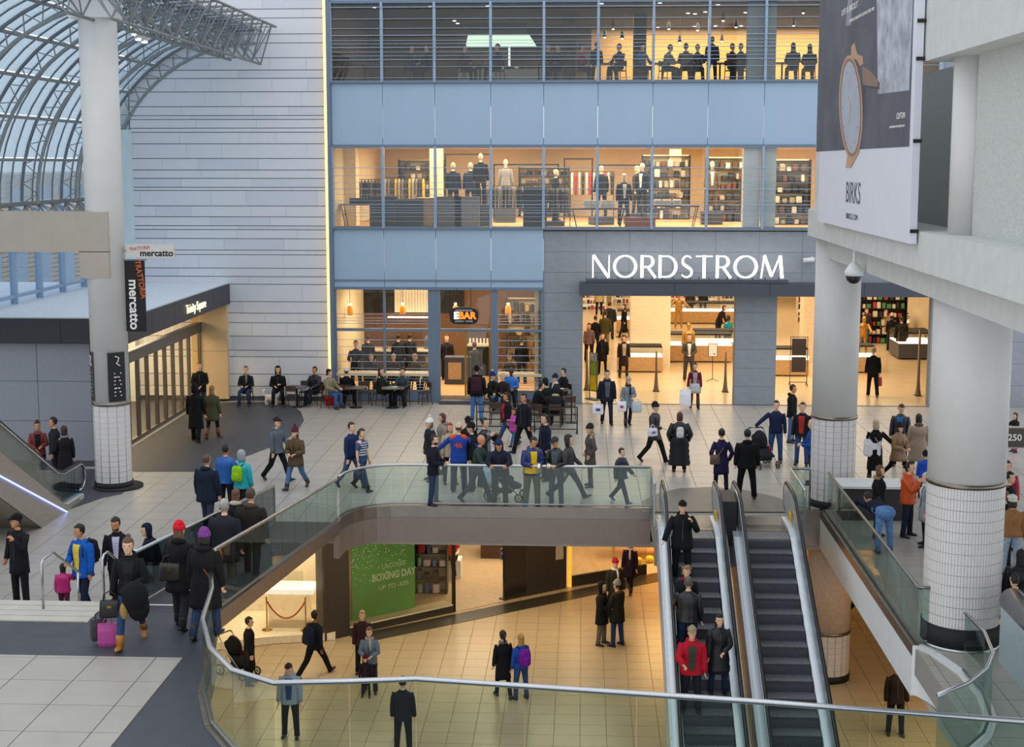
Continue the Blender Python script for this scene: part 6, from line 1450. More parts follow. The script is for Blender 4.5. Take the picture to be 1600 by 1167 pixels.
for k, (x, y) in enumerate(((3.0, 88), (5.5, 84), (7.2, 88), (9.0, 80), (.2, 84), (13.0, 78))):
    shelf_unit(('tall lit shelving far back left of the centre aisle', 'tall lit shelving at the centre of the store', 'tall lit shelving right of the centre', 'lit shelving deep behind the white column', 'lit shelving at the far left of the store', 'lit cosmetics shelving on the right')[k], x, y, 0, 2.4, 2.6, 7, seed=k, lit=LIT, fm=M('pale_fitting', 'e0cda8', .5), group='store shelving')
shelf_unit('dark cosmetics bay with coloured boxes near the right jamb', 14.6, 69, 0, 2.2, 2.6, 6, seed=31, lit=M('dark_bay', '2c2422', .6), cols=('b03a48', '4a8a5a', 'e0d0c0', '2a2a30'), group='store shelving')
def mannequin(i, nm='mannequin', cat='mannequin'):
    r = i['root']; r.name = nm; r['category'] = cat; return i
SKIN += ['c8a25a', 'd9c9b0', 'e6e4e0']
def gold_m(px, py, lab, **k):
    i = mannequin(P(px, py, 1.8, 0, lab, skin_c=4, hair=('bald', '000000'), top=('sweater', 'c8a25a', .02), legs=('leggings', 'c8a25a'), shoes='c8a25a', group='gold mannequins', fingers=False, **k))
    for c in i['root'].children_recursive:
        if c.type == 'MESH':
            for s in range(len(c.data.materials)): c.data.materials[s] = GOLD
gold_m(1075, 571, 'gold mannequin right behind the grey suited person', arms=('down', 'down'))
gold_m(1060, 512, 'gold mannequin further back in the first opening', arms=('side', 'side'))
gold_m(1347, 556, 'gold mannequin leaning forward near the white column', lean=18, arms=('reach', 'reach'))
def gate(label, px, py, h=1.55):
    q = fl(px, py); t = thing('security_gate', label, 'gate', (q.x, q.y, 0), 0, 'bronze security posts')
    MB().rings([rng(Vector((0, 0, z)), Vector((1, 0, 0)), Vector((0, 1, 0)), a, b_, 12, 3) for z, a, b_ in ((0, .11, .16), (.03, .11, .16), (.25, .075, .1), (.6, .05, .07), (h, .035, .05))]).build('post', M('bronze_post', '7a6a58', .4, .5), t, True); MB().box(-.13, .13, -.2, .2, 0, .012).build('foot_plate', BLACKM, t)
for px, py, lab in ((917, 609, 'security post at the left jamb of the entrance'), (1025, 611, 'security post in the middle of the first opening'), (1133, 612, 'security post at the right jamb of the first opening'), (1434, 618, 'security post at the right end of the second opening')): gate(lab, px, py, 2.5 if px > 1400 else 1.55)
q = fl(1113, 595); t = thing('notice_stand', 'framed notice on a tripod stand beside the grey suited person', 'sign', (q.x, q.y, 0))
MB().box(-.19, .19, -.02, .02, .98, 1.52).build('frame', BLACKM, t); MB().box(-.165, .165, -.026, -.02, 1.0, 1.5).build('notice', PAPER, t); MB().box(.02, .09, -.03, -.026, 1.06, 1.12).build('seal', M('seal_red', 'c8705a', .6), t); MB().cyl(0, 0, .06, .98, .014, 8).build('pole', BLACKM, t)
for a in (90, 210, 330): MB().tube([(0, 0, .09), (.27 * cos(R(a)), .27 * sin(R(a)), .01)], .012, 6).build('foot', BLACKM, t)
q = fl(927, 624); t = thing('roll_banner', 'tall narrow green and yellow banner stand at the entrance', 'banner', (q.x, q.y, 0), R(-50))
MB().box(-.2, .2, -.01, .01, .3, 1.75).build('print', M('banner_green', '7a9a3a', .6, 0, .5, 3), t); MB().box(-.17, .17, -.014, -.01, .35, .9).build('yellow_field', M('banner_yellow', 'd8c020', .6, 0, .3, 5), t); MB().box(-.18, .18, -.014, -.01, 1.45, 1.72).build('photo', M('banner_photo', 'b8b4bc', .6, 0, .6, 9), t)
for sx in (-1, 1): MB().box(sx * .21 - .012, sx * .21 + .012, -.012, .012, .02, 1.78).build('side_pole', BLACKM, t)
MB().box(-.3, .3, -.16, .16, 0, .03).build('foot', BLACKM, t)
q = fl(1247, 603); t = thing('mesh_rack', 'black wheeled mesh rack in the second opening', 'rack', (q.x, q.y, 0))
for sx in (-1, 1):
    MB().box(sx * .33 - .012, sx * .33 + .012, -.012, .012, .1, 1.95).build('upright', BLACKM, t); MB().box(sx * .33 - .012, sx * .33 + .012, -.2, .2, .08, .11).build('foot_bar', BLACKM, t)
    for y in (-.18, .18): MB().ell((sx * .33, y, .045), .02, .045, .045).build('castor', RUBBER, t, True)
for z in (.14, 1.93): MB().box(-.33, .33, -.012, .012, z, z + .025).build('cross_bar', BLACKM, t)
MESH = glass('mesh_cloth', '8a8488', .02, .5, .55, '6a666c'); MB().box(-.28, .28, -.006, .006, .55, 1.15).build('mesh_panel', MESH, t); MB().box(-.28, .28, -.006, .006, 1.22, 1.88).build('mesh_panel', MESH, t)
# ---- menswear floor -------------------------------------------------------
Z2 = 6.355
def suit_m(px, py, lab, face, c, Y, H=1.85):
    q = pl(px, py, Y); i = mannequin(person((q.x, Y, Z2 + max(0, q.z - Z2 - H)), H, face, lab, top=('suit', c, .16), shirt='e6e2de' if abs(face) < 90 else None, legs=('trousers', c), hair=('bald', '000000'), skin_c=5, group='suited mannequins', fingers=False, lo=True))
    if q.z - Z2 - H > .05: MB().box(-.4, .4, -.35, .35, -(q.z - Z2 - H), 0).build('plinth', DGREY, i['root'])
for px, py, lab, f, c, Y in ((708, 257, 'mannequin in navy suit seen from behind in the third window bay', 180, '1c2438', 53.5), (735, 257, 'mannequin in blue grey suit seen from behind beside the navy one', 180, '2c3446', 54), (751, 243, 'tallest mannequin in dark suit seen from behind', 180, '1a1d28', 53.3),
                            (975, 274, 'mannequin in dark suit facing out near the middle window', 10, '1d212c', 52.6), (1004, 258, 'mannequin in navy suit with white shirt facing out', -30, '1c2438', 54.2), (995, 262, 'mannequin in brown jacket behind the navy suit', 60, '3a2f2a', 55.5), (940, 262, 'mannequin in black jacket near the hat rack', 200, '1c1c20', 54.5),
                            (868, 268, 'mannequin in black bending figure jacket by the grey rack', 90, '17171b', 53.5), (1113, 255, 'mannequin in taupe coat in front of the glass shelves', 0, '6a5c50', 55), (790, 252, 'mannequin bust in grey check jacket above the rail', 180, '8a8a8e', 56.5)): suit_m(px, py, lab, f, c, Y)
def rack(label, px, Y, w, n, cols, garment='dark jacket', h=1.5, z=Z2, hang=.95):
    q = pl(px, 300, Y); t = thing('clothes_rack', label, 'rack', (q.x, Y, z), 0, 'clothes racks')
    for sx in (-1, 1): MB().tube([(sx * w / 2, -.25, 0), (sx * w / 2, 0, .05), (sx * w / 2, 0, h)], .016, 6).build('upright', BLACKM, t); MB().box(sx * w / 2 - .015, sx * w / 2 + .015, -.25, .25, 0, .03).build('foot', BLACKM, t)
    MB().tube([(-w / 2, 0, h), (w / 2, 0, h)], .016, 6).build('rail', BLACKM, t)
    m0 = {}
    for k in range(n):
        c = cols[k % len(cols)]; x = -w / 2 + w * (k + .5) / n
        if c not in m0:
            b = MB().rings([rng(Vector((0, 0, z_)), Vector((1, 0, 0)), Vector((0, 1, 0)), a, b_, 10) for z_, a, b_ in ((-hang, .05, .2), (-.6, .055, .2), (-.2, .06, .21), (-.1, .05, .2), (-.04, .03, .07), (-.02, .012, .012), (.02, .008, .008))])
            g_ = b.build('hanging_garment', cloth(c), None, True); m0[c] = g_.data
        else: g_ = link('hanging_garment', m0[c])
        g_.location = (q.x + x, Y, z + h - .01); tag(g_, '%s hanging on the %s' % (garment, label.replace('rack of ', 'rail of ')), 'garment', 'garments on the ' + label)
rack('rack of dark jackets behind the fourth bay', 790, 53.6, 2.1, 16, ['3a3a40', '5c5a5e', '8e8a8c', '2a2a30'], 'grey jacket', hang=.85)
rack('rack of trousers in the first bay', 568, 56.5, 1.6, 12, ['2a2a30', '3e3a3a', '6a6664'], 'dark pair of trousers', 1.7)
rack('rack of pale shirts in the second bay', 632, 57.5, 1.7, 12, ['b9b4aa', '8a8478', '4a4650', 'd8c020'], 'pale shirt', 1.75)
rack('rack of dark coats beside the fifth mullion', 868, 53.2, 1.1, 8, ['4a4848', '6a6460', '2c2a2c'], 'dark coat', 1.45)
rack('rack of bright shirts behind the sixth bay', 925, 59, 1.8, 12, ['d8d4cc', 'b03038', 'c9c2b4', '3a3638'], 'shop shirt', 2.0)
for k, (px, Y, w, h, lab) in enumerate(((540, 55, .8, 2.0, 'brown wooden shelving in the first window bay'), (1040, 60, 2.0, 2.7, 'tall black shelving with shoes and hats'), (1135, 58, 1.7, 2.6, 'black shelving with folded knitwear by the white pilaster'), (1232, 55, 1.6, 2.5, 'shelving with caps and bags beside the banner edge'), (660, 61, 2.0, 2.5, 'shelving with bright accessories behind the second bay'), (850, 62.5, 2.2, 2.2, 'low shelving with hats at the back of the fifth bay'))):
    q = pl(px, 300, Y); shelf_unit(lab, q.x, Y, Z2, w, h, 6, .45, BLACKM if k else WOOD, ('e2d8c8', '3a3a44', '5a4632', 'a89c88', '6a4030', '2a2c38', '1c1c20') , 40 + k, 'menswear shelving')
def plinth(label, px, Y, w, d, h, mat, z=Z2, top=None):
    q = pl(px, 300, Y); t = thing('display_plinth', label, 'display', (q.x, Y, z), 0, 'display plinths'); MB().box(-w / 2, w / 2, -d / 2, d / 2, .04, h).build('body', mat, t); MB().box(-w / 2 + .04, w / 2 - .04, -d / 2 + .04, d / 2 - .04, 0, .05).build('recess', BLACK, t); MB().box(-w / 2 - .02, w / 2 + .02, -d / 2 - .02, d / 2 + .02, h, h + .03).build('top', top or mat, t)
    return t, q
CH = M('charcoal_fabric', '3c3b42', .8); 
plinth('dark fabric covered plinth in the second window bay', 600, 51.9, 1.0, .6, 1.1, CH); plinth('long dark fabric covered plinth beside it', 632, 52.1, 1.4, .7, 1.0, CH); plinth('tan sided plinth at the second mullion', 672, 52.4, .9, .8, 1.05, WOODL)
plinth('smoky glass mirror plinth left of the suits', 700, 52.0, 1.0, .3, 1.1, M('smoky_panel', '6a6468', .3)); plinth('pale edged mirror plinth below the suits', 730, 52.0, .9, .3, 1.1, M('smoky_panel_pale', '8a8486', .3)); plinth('tall navy display block between the fourth and fifth bays', 836, 52.0, .85, .6, 1.45, M('navy_block', '1a2236', .7))
def folded(px, Y, z, n, cols, lab):
    q = pl(px, 300, Y)
    for k in range(n):
        o = MB().rings([rng(Vector((0, 0, z_)), Vector((1, 0, 0)), Vector((0, 1, 0)), .15 * e, .12 * e, 12, 4) for z_, e in ((0, .94), (.02, 1), (.05, 1), (.07, .92))]).build('folded_shirt', cloth(cols[k % len(cols)]), None, True)
        o.location = (q.x, Y, z + .0705 * k); tag(o, 'folded shirt in the pile ' + lab, 'shirt', 'folded shirts in the pile ' + lab)
def trestle(label, px, Y, w=1.4, d=.7, h=.85, z=Z2):
    q = pl(px, 300, Y); t = thing('display_table', label, 'table', (q.x, Y, z), 0, 'display tables'); MB().box(-w / 2, w / 2, -d / 2, d / 2, h - .05, h).build('table_top', WOOD, t)
    for sx in (-1, 1):
        for sy_ in (-1, 1): MB().bar((sx * (w / 2 - .05), sy_ * (d / 2 - .05), h - .05), (sx * (w / 2 - .2), sy_ * (d / 2 - .05), 0), .03).build('leg', BLACKM, t)
    return q
trestle('dark trestle table in the first window bay', 562, 52.2)
for k, px in enumerate((552, 562, 572)): folded(px, 52.2, Z2 + .851, 3, ['22222a', '3a3a40', '55525a'], ('left', 'middle', 'right')[k] + ' on the dark trestle table')
trestle('low dark table with white shirts near the middle', 935, 52.4, 2.0, .8, .7)
for k, px in enumerate((918, 930, 945, 955)): folded(px, 52.4, Z2 + .701, 4, ['e8e4de', 'd8d4ce'], ('first', 'second', 'third', 'fourth')[k] + ' on the low dark table')
trestle('dark counter table with towels before the tall shelving', 1045, 52.6, 2.2, .9, .8)
for k, px in enumerate((1028, 1042, 1058)): folded(px, 52.6, Z2 + .801, 3, ['e8e4de', 'c2bcb4'], ('first', 'second', 'third')[k] + ' on the towel table')
o = MB().box(-.55, .55, -.3, .3, 0, .36).build('ottoman', M('red_brown_leather', '8a4a34', .5)); q = pl(1000, 345, 52.2); o.location = (q.x, 52.2, Z2); tag(o, 'red brown leather ottoman under the suited mannequins', 'ottoman')
struct('column_menswear', M('cream_pillar', 'efdcba', .5), MB().box(-6.1, -5.6, 56, 56.5, 6.3, 9.35).box(-9.05, -8.6, 53.2, 54, 6.3, 9.35).box(3.6, 4.1, 60, 60.5, 6.3, 9.35))
for k, (a, b_, lab) in enumerate(((696, 768, 'black picture frame portal behind the suits'), (772, 872, 'long black hanging rail frame over the grey jackets'), (935, 1015, 'black hanging frame above the middle mannequins'), (882, 925, 'small black frame round the lit niche'))):
    p0 = pl(a, 240, 57 - k * .3); p1 = pl(b_, 345, 57 - k * .3); t = thing('metal_frame', lab, 'frame', (0, 0, 0), 0, 'black display frames'); y = 57 - k * .3; zt = (240, 256, 257, 247)[k]; zt = pl(a, zt, y).z
    for x in (p0.x, p1.x): MB().box(x - .03, x + .03, y - .03, y + .03, Z2, zt).build('upright', BLACKM, t)
    MB().box(p0.x, p1.x, y - .03, y + .03, zt - .06, zt).build('top_bar', BLACKM, t)
# ---- restaurant floor --------------------------------------------------------
Z3 = 11.6
GR = 'restaurant guests'
for px, py, lab, f, kw in ((932, 68, 'restaurant guest in dark jacket standing close to the window', 170, dict(stand=1, top=('jacket', '20242e', .1))), (1113, 60, 'restaurant guest standing at the round lamp', 170, dict(stand=1, top=('jacket', '1c1f26', .1))),
                           (968, 72, 'guest in plum sweater near the dark restaurant pillar', -40, dict(top=('sweater', '4a3444', .05))), (908, 84, 'guest in pink top low at the window', 60, dict(top=('sweater', '9a3a5a', .05))), (1003, 84, 'guest in steel blue shirt beside the third mullion', 40, dict(top=('shirt', '4a6a8a', .05))), (1040, 76, 'guest in grey cardigan bending over the table', 60, dict(top=('sweater', '8a8a92', .05), lean=15)),
                           (1072, 74, 'guest in olive jacket with back to the window', 180, dict(top=('jacket', '5a5240', .05))), (1090, 75, 'guest in black dress beside the olive jacket', 0, dict(top=('sweater', '23232a', .05))), (1144, 76, 'guest in red brown top at the far table', 30, dict(top=('sweater', '6a3a34', .05))), (1158, 70, 'guest in dark shirt at the far table', -30, dict(top=('sweater', '2a2426', .05))),
                           (1240, 60, 'guest in plum jacket close to the banner edge', 180, dict(top=('jacket', '3a2a30', .05), hair=('long', '3a261d'))), (1266, 60, 'guest in black partly behind the banner edge', 180, dict(top=('jacket', '1a1a20', .05), hair=('long', '1d1512'))), (642, 84, 'guest in navy at the dim left end of the restaurant', 60, dict(top=('jacket', '2c3448', .05))), (668, 72, 'guest in black at the dim second table', -60, dict(top=('jacket', '1a1c22', .05))),
                           (725, 84, 'guest in brown below the bright kitchen hood', 60, dict(top=('sweater', '5a3a34', .05))), (778, 82, 'guest in dark blue below the bright kitchen hood', -60, dict(top=('sweater', '2a3448', .05))), (856, 74, 'guest in dark grey jacket beside the fifth restaurant mullion', 20, dict(top=('jacket', '3a3436', .05))), (872, 78, 'guest in brown next to the dark grey jacket', -30, dict(top=('jacket', '4a3a34', .05)))):
    Y = 52.2 + (hash(lab) * 0) + (px % 7) * .12; q = pl(px, py, Y); st = kw.pop('stand', 0); kw.setdefault('hair', ('short', '2a1d16'))
    if st: person((q.x, Y, Z3), min(1.85, q.z - Z3), f, lab, legs=('trousers', D), group=GR, fingers=False, **kw)
    else:
        i = person((q.x, Y, Z3), 1.7, f, lab, pose='sit', seat=.47, arms=('table', 'table'), group=GR, fingers=False, **kw); l = i['root'].location; chair((l.x, l.y, l.z), f, 'restaurant chair under the ' + lab.split(' near')[0].split(' beside')[0].split(' at the')[0].split(' with back')[0].split(' below')[0].split(' low')[0].split(' close')[0].split(' partly')[0].split(' bending')[0].split(' next')[0])['group'] = 'restaurant chairs'
for k, px in enumerate((570, 655, 750, 842, 955, 1035, 1125, 1222)):
    q = pl(px, 100, 52.9); t = cafe_table(('dim first', 'dim second', 'third', 'fourth', 'fifth', 'sixth', 'seventh', 'last')[k] + ' restaurant table from the yellow light strip', (q.x, 52.9, Z3), 1.0, .8); t['group'] = 'restaurant tables'
for k, (px, py) in enumerate(((958, 45), (972, 60), (1045, 45), (1090, 47), (1130, 32), (1150, 42), (1062, 66), (1128, 64), (1255, 20), (1240, 40), (945, 58))):
    Y = 55 + (k % 4); q = pl(px, py, Y); t = thing('pendant_lamp', ('black pendant lamp in the restaurant, number %s from the fifth mullion' % ('one', 'two', 'three', 'four', 'five', 'six', 'seven', 'eight', 'nine', 'ten', 'eleven')[k]), 'lamp', (q.x, Y, q.z), 0, 'restaurant pendants'); t['label'] = 'slim black pendant lamp hanging over the restaurant tables'
    MB().lathe([(.07, 0), (.075, .04), (.05, .25), (.015, .28)], n=10).build('shade', BLACKM, t, True); MB().ell((0, 0, -.01), .05, .05, .035).build('bulb', LAMPW, t, True); MB().cyl(0, 0, .28, 14.45 - q.z, .008, 6).build('cord', BLACKM, t)
b = 0
for k, (px, py) in enumerate(((585, 11), (672, 10), (762, 9), (710, 32), (715, 36), (719, 40), (887, 30), (887, 36), (887, 42), (892, 55), (892, 60), (940, 5), (1031, 4), (1075, 20), (1086, 21), (1102, 18), (1122, 7), (1165, 19), (1158, 40), (1028, 42), (1085, 41), (1118, 40))):
    d = ray(px, py); t_ = (14.44 - EYE) / d.z; Y = d.y * t_
    if Y > 61.5 or Y < 51.2: Y = 60.5; 
    q = pl(px, py, Y); zc_ = min(14.43, q.z); t = thing('ceiling_spot', 'small round ceiling spotlight in the restaurant', 'spotlight', (q.x, Y, zc_), 0, 'restaurant ceiling spots')
    MB().cyl(0, 0, 0, .04, .09, 12).build('ring', WHITE, t); MB().cyl(0, 0, -.015, 0, .07, 12).build('lens', LAMPW, t)
    if zc_ < 14.4: MB().cyl(0, 0, .04, 14.45 - zc_, .01, 6).build('stem', BLACKM, t)
t = thing('kitchen_hood', 'bright greenish white lit kitchen hood in the restaurant', 'hood'); p0 = pl(728, 72, 59.6); p1 = pl(838, 54, 59.6)
MB().add([(p0.x, 59.5, p0.z), (p1.x, 59.5, p0.z), (p1.x - .3, 59.5, p1.z), (p0.x + .1, 59.5, p1.z), (p0.x, 59.9, p0.z), (p1.x, 59.9, p0.z), (p1.x - .3, 59.9, p1.z), (p0.x + .1, 59.9, p1.z)], [(0, 1, 2, 3), (4, 7, 6, 5), (0, 4, 5, 1), (2, 6, 7, 3), (1, 5, 6, 2), (0, 3, 7, 4)]).build('lit_canopy', M('hood_light', 'd2ecd8', .4, 0, 0, 1, emit=1.3), t)
MB().box(p0.x + .3, p1.x - .4, 59.5, 59.9, p1.z, 14.45).build('duct', DGREY, t)
t = thing('kitchen_line', 'steel kitchen counter with pans below the lit hood', 'counter'); MB().box(p0.x - .3, p1.x + .3, 59.0, 59.8, Z3, Z3 + .95).build('cabinet', STEELD, t)
for k in range(9): MB().lathe([(.1, 0), (.12, .12), (.02, .13), (.015, .16)], p0.x + k * .3, 59.4, 10).build('pan', STEEL if k % 2 else BLACKM, t, True); t.children[-1].location = (0, 0, Z3 + .951)
for a, b_ in ((880, 900), (990, 1010), (1172, 1188)): p0 = pl(a, 60, 56); p1 = pl(b_, 60, 56); struct('column_restaurant', M('dark_brown_wall', '5a4c43', .8), MB().box(p0.x, p1.x, 56, 56.6, Z3, 14.46))
# ---- coffee bar ------------------------------------------------------------------
for k, (px, py, lab, kw) in enumerate(((580, 553, 'customer in black sweater at the window counter of the coffee bar', dict(hair=('short', '8a6a48'))), (615, 553, 'customer in grey brown sweater at the window counter', dict(hair=('short', 'b0a8a0'))), (648, 553, 'customer in brown sweater at the window counter', dict(hair=('curly', 'a8885a'))), (668, 555, 'customer in tan sweater at the end of the window counter', dict(hair=('bob', '6a4630'))), (796, 553, 'customer leaning head on hand at the small window', dict(hair=('bob', '5a3a28'))), (556, 535, 'customer in black at the left corner of the coffee bar', dict()))):
    q = pl(px, py, 51.9); person((q.x, 51.9, .25), max(1.2, q.z - .25 + .0) if k == 5 else 1.7, 0, lab, pose='stand' if k == 5 else 'sit', seat=None if k == 5 else q.z - .25 - .95, top=('sweater', ('23232a', '3a3436', '5a4a3c', '8a6a54', '6a5a50', '17171b')[k], .05), arms=('table', 'table'), group='coffee bar customers', fingers=False, **kw)
    if k != 5:
        t = thing('bar_stool', 'bar stool under the ' + lab.split(' at')[0].split(' leaning')[0], 'stool', (q.x, 51.9, .25), 0, 'coffee bar stools'); hh = q.z - .25 - .97
        MB().cyl(0, 0, hh - .04, hh, .17, 14).build('seat', WOOD, t)
        for a in (45, 135, 225, 315): MB().bar((.1 * cos(R(a)), .1 * sin(R(a)), hh - .04), (.18 * cos(R(a)), .18 * sin(R(a)), 0), .025).build('leg', BLACKM, t)
for px, py, lab, Y in ((622, 525, 'customer in blue backpack straps at the coffee counter', 54.6), (640, 522, 'customer in black ordering at the coffee counter', 54.8), (698, 520, 'person in dark uniform behind the till by the door', 54.5), (815, 532, 'tall customer in black in the small coffee bar window', 53.8), (575, 528, 'customer in dark coat near the pastry case', 54.2)):
    q = pl(px, py, Y); person((q.x, Y, .25), 1.72, 0 if 'uniform' in lab else 170, lab, top=('jacket', '1d1c20', .1), legs=('trousers', D), group='coffee bar customers', fingers=False)
t = thing('service_counter', 'long coffee bar service counter with glass pastry case', 'counter', (0, 0, .25)); MB().box(-8.9, -5.6, 55.4, 56.1, 0, 1.0).build('cabinet', M('dark_panel', '3a302a', .6), t); MB().box(-8.9, -5.6, 55.3, 56.2, 1.0, 1.06).build('worktop', M('pale_counter', 'd8c8b0', .4), t); MB().box(-8.0, -6.6, 55.4, 55.9, 1.06, 1.5).build('pastry_case', PANEG, t)
for k in range(6): MB().ell((-7.85 + k * .23, 55.65, 1.12), .08, .06, .05).build('pastry', M('pastry', 'b8742c', .6), t, True)
for k, x in enumerate((-6.2, -5.9)): MB().box(x - .13, x + .13, 55.5, 55.9, 1.06, 1.5).cyl(x, 55.7, 1.5, 1.6, .1, 10).build('coffee_machine', STEEL, t)
t = thing('till_counter', 'dark till counter inside the coffee bar door', 'counter', (0, 0, .25)); MB().box(-5.3, -4.3, 53.4, 54.0, 0, 1.05).build('cabinet', DGREY, t); MB().box(-5.15, -4.65, 53.38, 53.4, .2, .85).build('cork_panel', M('cork', 'c2a27a', .8), t); MB().box(-4.6, -3.4, 55.6, 56.2, 0, 1.2).build('rear_cabinet', BLACK, t); MB().box(-4.6, -3.4, 55.5, 56.25, 1.2, 1.26).build('rear_top', M('pale_counter', 'd8c8b0', .4), t)
for k in range(8): MB().cyl(-4.5 + k * .14, 55.8, 1.26, 1.5, .035, 8).build('cup_stack', PAPER, t)
t = thing('menu_wall', 'white tiled menu panel between dark boards on the coffee bar wall', 'panel')
for k in range(14): MB().box(-7.75 + k * .12, -7.64 + k * .12, 57.5, 57.58, 2.6, 3.7).build('menu_slat', M('menu_white', 'e8dcc8', .6), t)
for a, b_ in ((-9, -7.8), (-6.0, -4.9)): MB().box(a, b_, 57.5, 57.58, 2.6, 3.8).build('dark_board', BLACK, t)
MB().box(-8.9, -2, 57.3, 57.4, 3.85, 3.95).build('light_cove', WARMW, t); MB().box(-8, -6, 57.2, 57.3, 2.4, 2.45).build('light_cove', WARMW, t)
for k, (px, py) in enumerate(((547, 485), (629, 484), (712, 484), (794, 484))):
    q = pl(px, py, 53); t = thing('amber_pendant', ('amber glass pendant lamp, %s from the yellow light strip' % ('first', 'second', 'third', 'fourth')[k]), 'lamp', (q.x, 53, q.z), 0, 'amber pendants'); MB().lathe([(.1, -.18), (.12, -.1), (.1, .12), (.04, .2)], n=12).build('shade', M('amber_glass', 'e08a20', .3, 0, .05, 3, emit=.6), t, True); MB().cyl(0, 0, .2, .26, .05, 10).build('bulb_cap', LAMPW, t); MB().cyl(0, 0, .26, 4.15 - q.z, .008, 6).build('cord', BLACKM, t)
shelf_unit('bottle shelf behind the small coffee bar window', -2.4, 57.2, .25, 1.4, 3.0, 6, .3, WOOD, ('3a2a1c', '8a5a2a', 'c2a070', '2a3a2a'), 77, 'coffee bar shelving')
# ---- lower level shops --------------------------------------------------------------
p0, p1 = along(A2, A3, 558), along(A2, A3, 657); d = (Vector((*p1, 0)) - Vector((*p0, 0))); L_ = d.length; ang = math.atan2(d.y, d.x)
t = thing('window_poster', 'tall green sale poster with white dots in the lower shop window', 'poster', (p0[0] - .3 * sin(ang) * 1.0, p0[1] + .3 * cos(ang), LZ + .3), ang)
GRN = M('poster_green', '5fa84a', .55, 0, .12, .8); MB().box(0, L_, 0, .03, 0, 3.3).build('sheet', GRN, t)
b = MB(); rn = random.Random(3)
for k in range(420):
    z = 1.0 + 2.2 * rn.random() ** .6; x = rn.random() * L_; s_ = .012 + .014 * rn.random(); b.add([(x - s_, -.003, z), (x, -.003, z - s_), (x + s_, -.003, z), (x, -.003, z + s_)], [(0, 1, 2, 3)])
tag(b.build('dots', PAPER, t), kind='stuff')
PL = M('poster_letters', 'd6ecc8', .6); text('lettering', 'LACOSTE', PL, t, (L_ * .66, -.004, 1.42), FRONT, .19, 1.0, .001); text('lettering', 'BOXING DAY', PL, t, (L_ * .66, -.004, 1.12), FRONT, .3, .8, .001, bold=.008); text('lettering', 'UP TO -50%', PL, t, (L_ * .66, -.004, .8), FRONT, .18, 1.1, .001)
for k, px in enumerate((674, 640)): p = fl(px, 925 - 12 * k, LZ); shelf_unit(('shelf of folded polo shirts behind the shop window', 'second shelf of folded shirts beside the green poster')[k], p[0], p[1], LZ, 1.0, 2.2, 5, .45, BLACKM, ('2a4a9a', 'd8c8d0', '8ab0a0', 'b03038', '23262e', '6a8ac0'), 60 + k, 'lower shop shelving')
p = fl(706, 903, LZ); t = thing('white_cube', 'white cube seat under the sitting mannequin', 'plinth', (p[0], p[1] + .2, LZ)); MB().box(-.3, .3, -.3, .3, 0, .6).build('body', WHITE, t)
i = mannequin(person((p[0], p[1] + .05, LZ), 1.8, -10, 'white mannequin in orange shirt and dark trousers sitting on a cube', pose='sit', seat=.6, top=('shirt', 'd8481c', .05, 'short'), legs=('trousers', '1c2230'), shoes='e8e6e2', hair=('bald', '000000'), skin_c=6, arms=('lap', 'lap'), group='lower shop mannequins', fingers=False))
p = along(A2, A3, 787); t = thing('notice_post', 'small blue notice on a steel post at the lower shop door', 'sign', (p[0], p[1] + .25, LZ)); MB().lathe([(.17, 0), (.17, .02), (.04, .05), (.018, .08), (.018, 1.3)], n=14).build('post', STEEL, t, True); MB().box(-.12, .12, -.03, 0, 1.25, 1.6).build('frame', STEELD, t); MB().box(-.1, .1, -.035, -.03, 1.27, 1.58).build('notice', M('notice_blue', '3a3a78', .5), t); text('lettering', '50%', PAPER, t, (0, -.038, 1.45), FRONT, .1, 1)
t = thing('shop_table', 'dark display table with blue shirts inside the lower shop', 'table', (-2.3, 46.8, LZ)); MB().box(-1.2, 1.2, -.6, .6, .7, .8).box(-1.1, 1.1, -.5, .5, 0, .7).build('body', WOOD, t)
for k in range(4): MB().box(-1 + k * .5, -.65 + k * .5, -.3, .1, .8, .95).build('shirt_pile', cloth(('2a6ac0', '1c2a4a', 'c0c4d0', '2a6ac0')[k]), t)
t = thing('notice_board', 'pale framed notice on the dark shop wall', 'poster'); d2 = Vector((q1[0] - q0[0], q1[1] - q0[1], 0)); n2 = Vector((d2.y, -d2.x, 0)).normalized() * .03; a_ = Vector((*q0, 0)) + n2 * 1.2; b2 = Vector((*q1, 0)) + n2 * 1.2
MB().bar((a_.x, a_.y, LZ + 1.45), (b2.x, b2.y, LZ + 1.45), .02, .95).build('sheet', M('notice_beige', 'b8aa98', .6), t)
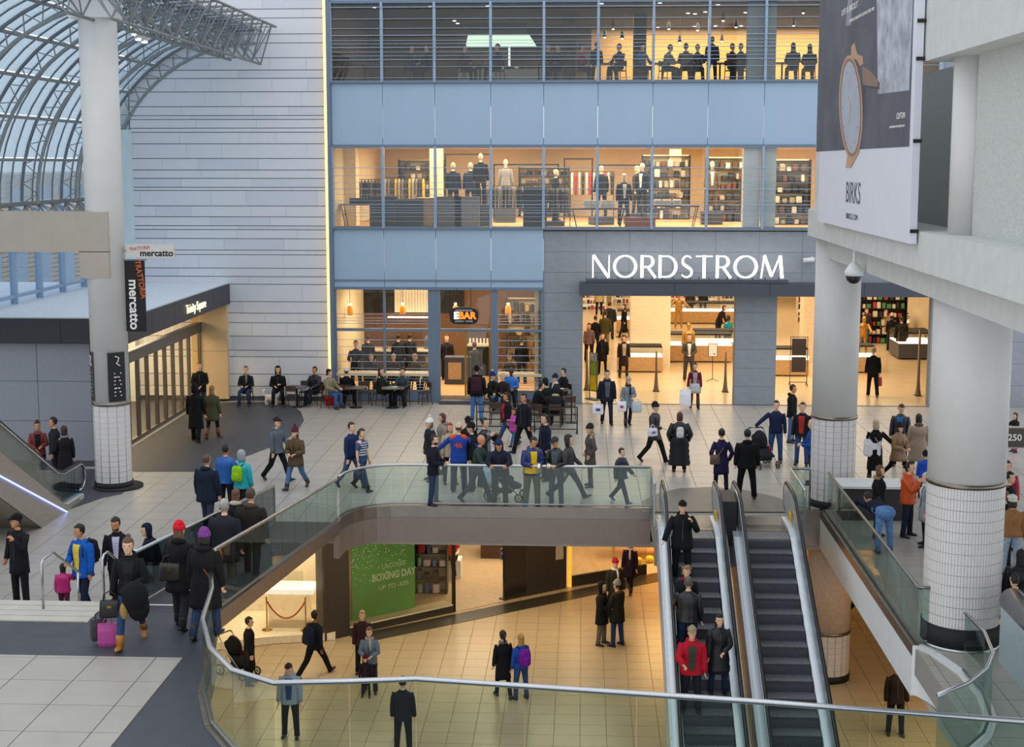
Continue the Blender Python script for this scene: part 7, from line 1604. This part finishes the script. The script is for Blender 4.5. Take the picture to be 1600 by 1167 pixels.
# lit display with podium and rope barrier
t = thing('display_podium', 'glowing white display podium in the corner window', 'podium', (-8.3, 38.6, LZ + .22)); MB().box(-.55, .55, -.35, .35, 0, 1.0).build('body', glass('podium_glass', 'ffffff', .05, .1, .4, 'fff2dc'), t); MB().box(-.75, .75, -.42, .42, 1.0, 1.14).build('top', M('glow_white', 'fff6e6', .5, 0, 0, 1, emit=.8), t); MB().box(-.45, .35, -.2, .2, 1.14, 1.5).build('case', PANEG, t)
rb = thing('rope_barrier', 'gold posts with red rope before the display podium', 'barrier', (-8.3, 38.05, LZ + .22))
for sx in (-1, 1): MB().lathe([(.15, 0), (.15, .02), (.03, .05), (.02, .08), (.02, .9), (.035, .93), (.01, .98)], sx * .55, 0, 12).build('post', GOLD, rb, True)
MB().tube([(-.55 + 1.1 * k / 12, 0, .85 - .5 * (1 - ((k - 6) / 6) ** 2)) for k in range(13)], .022, 8).build('rope', cloth('b02a22'), rb, True)
# orange shop on the right
t = thing('jewel_table', 'wooden table with white display trays in the orange lit shop', 'table', (2.2, 46.9, LZ)); MB().box(-1.2, 1.2, -.5, .5, .8, .88).build('top', WOODL, t)
for sx in (-1, 1):
    for sy_ in (-1, 1): MB().box(sx * 1.1 - .04, sx * 1.1 + .04, sy_ * .42 - .04, sy_ * .42 + .04, 0, .8).build('leg', WOODL, t)
for k in range(5): MB().box(-.9 + k * .4, -.6 + k * .4, -.25, .1, .88, .95 + .05 * (k % 2)).build('tray', PAPER, t)
for k, (x, y) in enumerate(((1.9, 45.9), (2.3, 46.1), (1.6, 45.8), (2.8, 46.3))): o = MB().ell((0, 0, 0), .16, .14, .13, 12, 7).build('yellow_bag', M('yellow_bag', 'd8c020', .5), None, True); o.location = (x, y, LZ + .13); tag(o, ('yellow bag nearest the dark wall', 'yellow bag in the middle of the orange shop', 'yellow bag under the table edge', 'yellow bag beside the person in plum')[k], 'bag', 'yellow bags in the orange shop')
struct('wall_shop_orange', M('orange_wall', 'd8862a', .7), MB().box(-.2, 9, 49, 49.1, LZ, LZT))
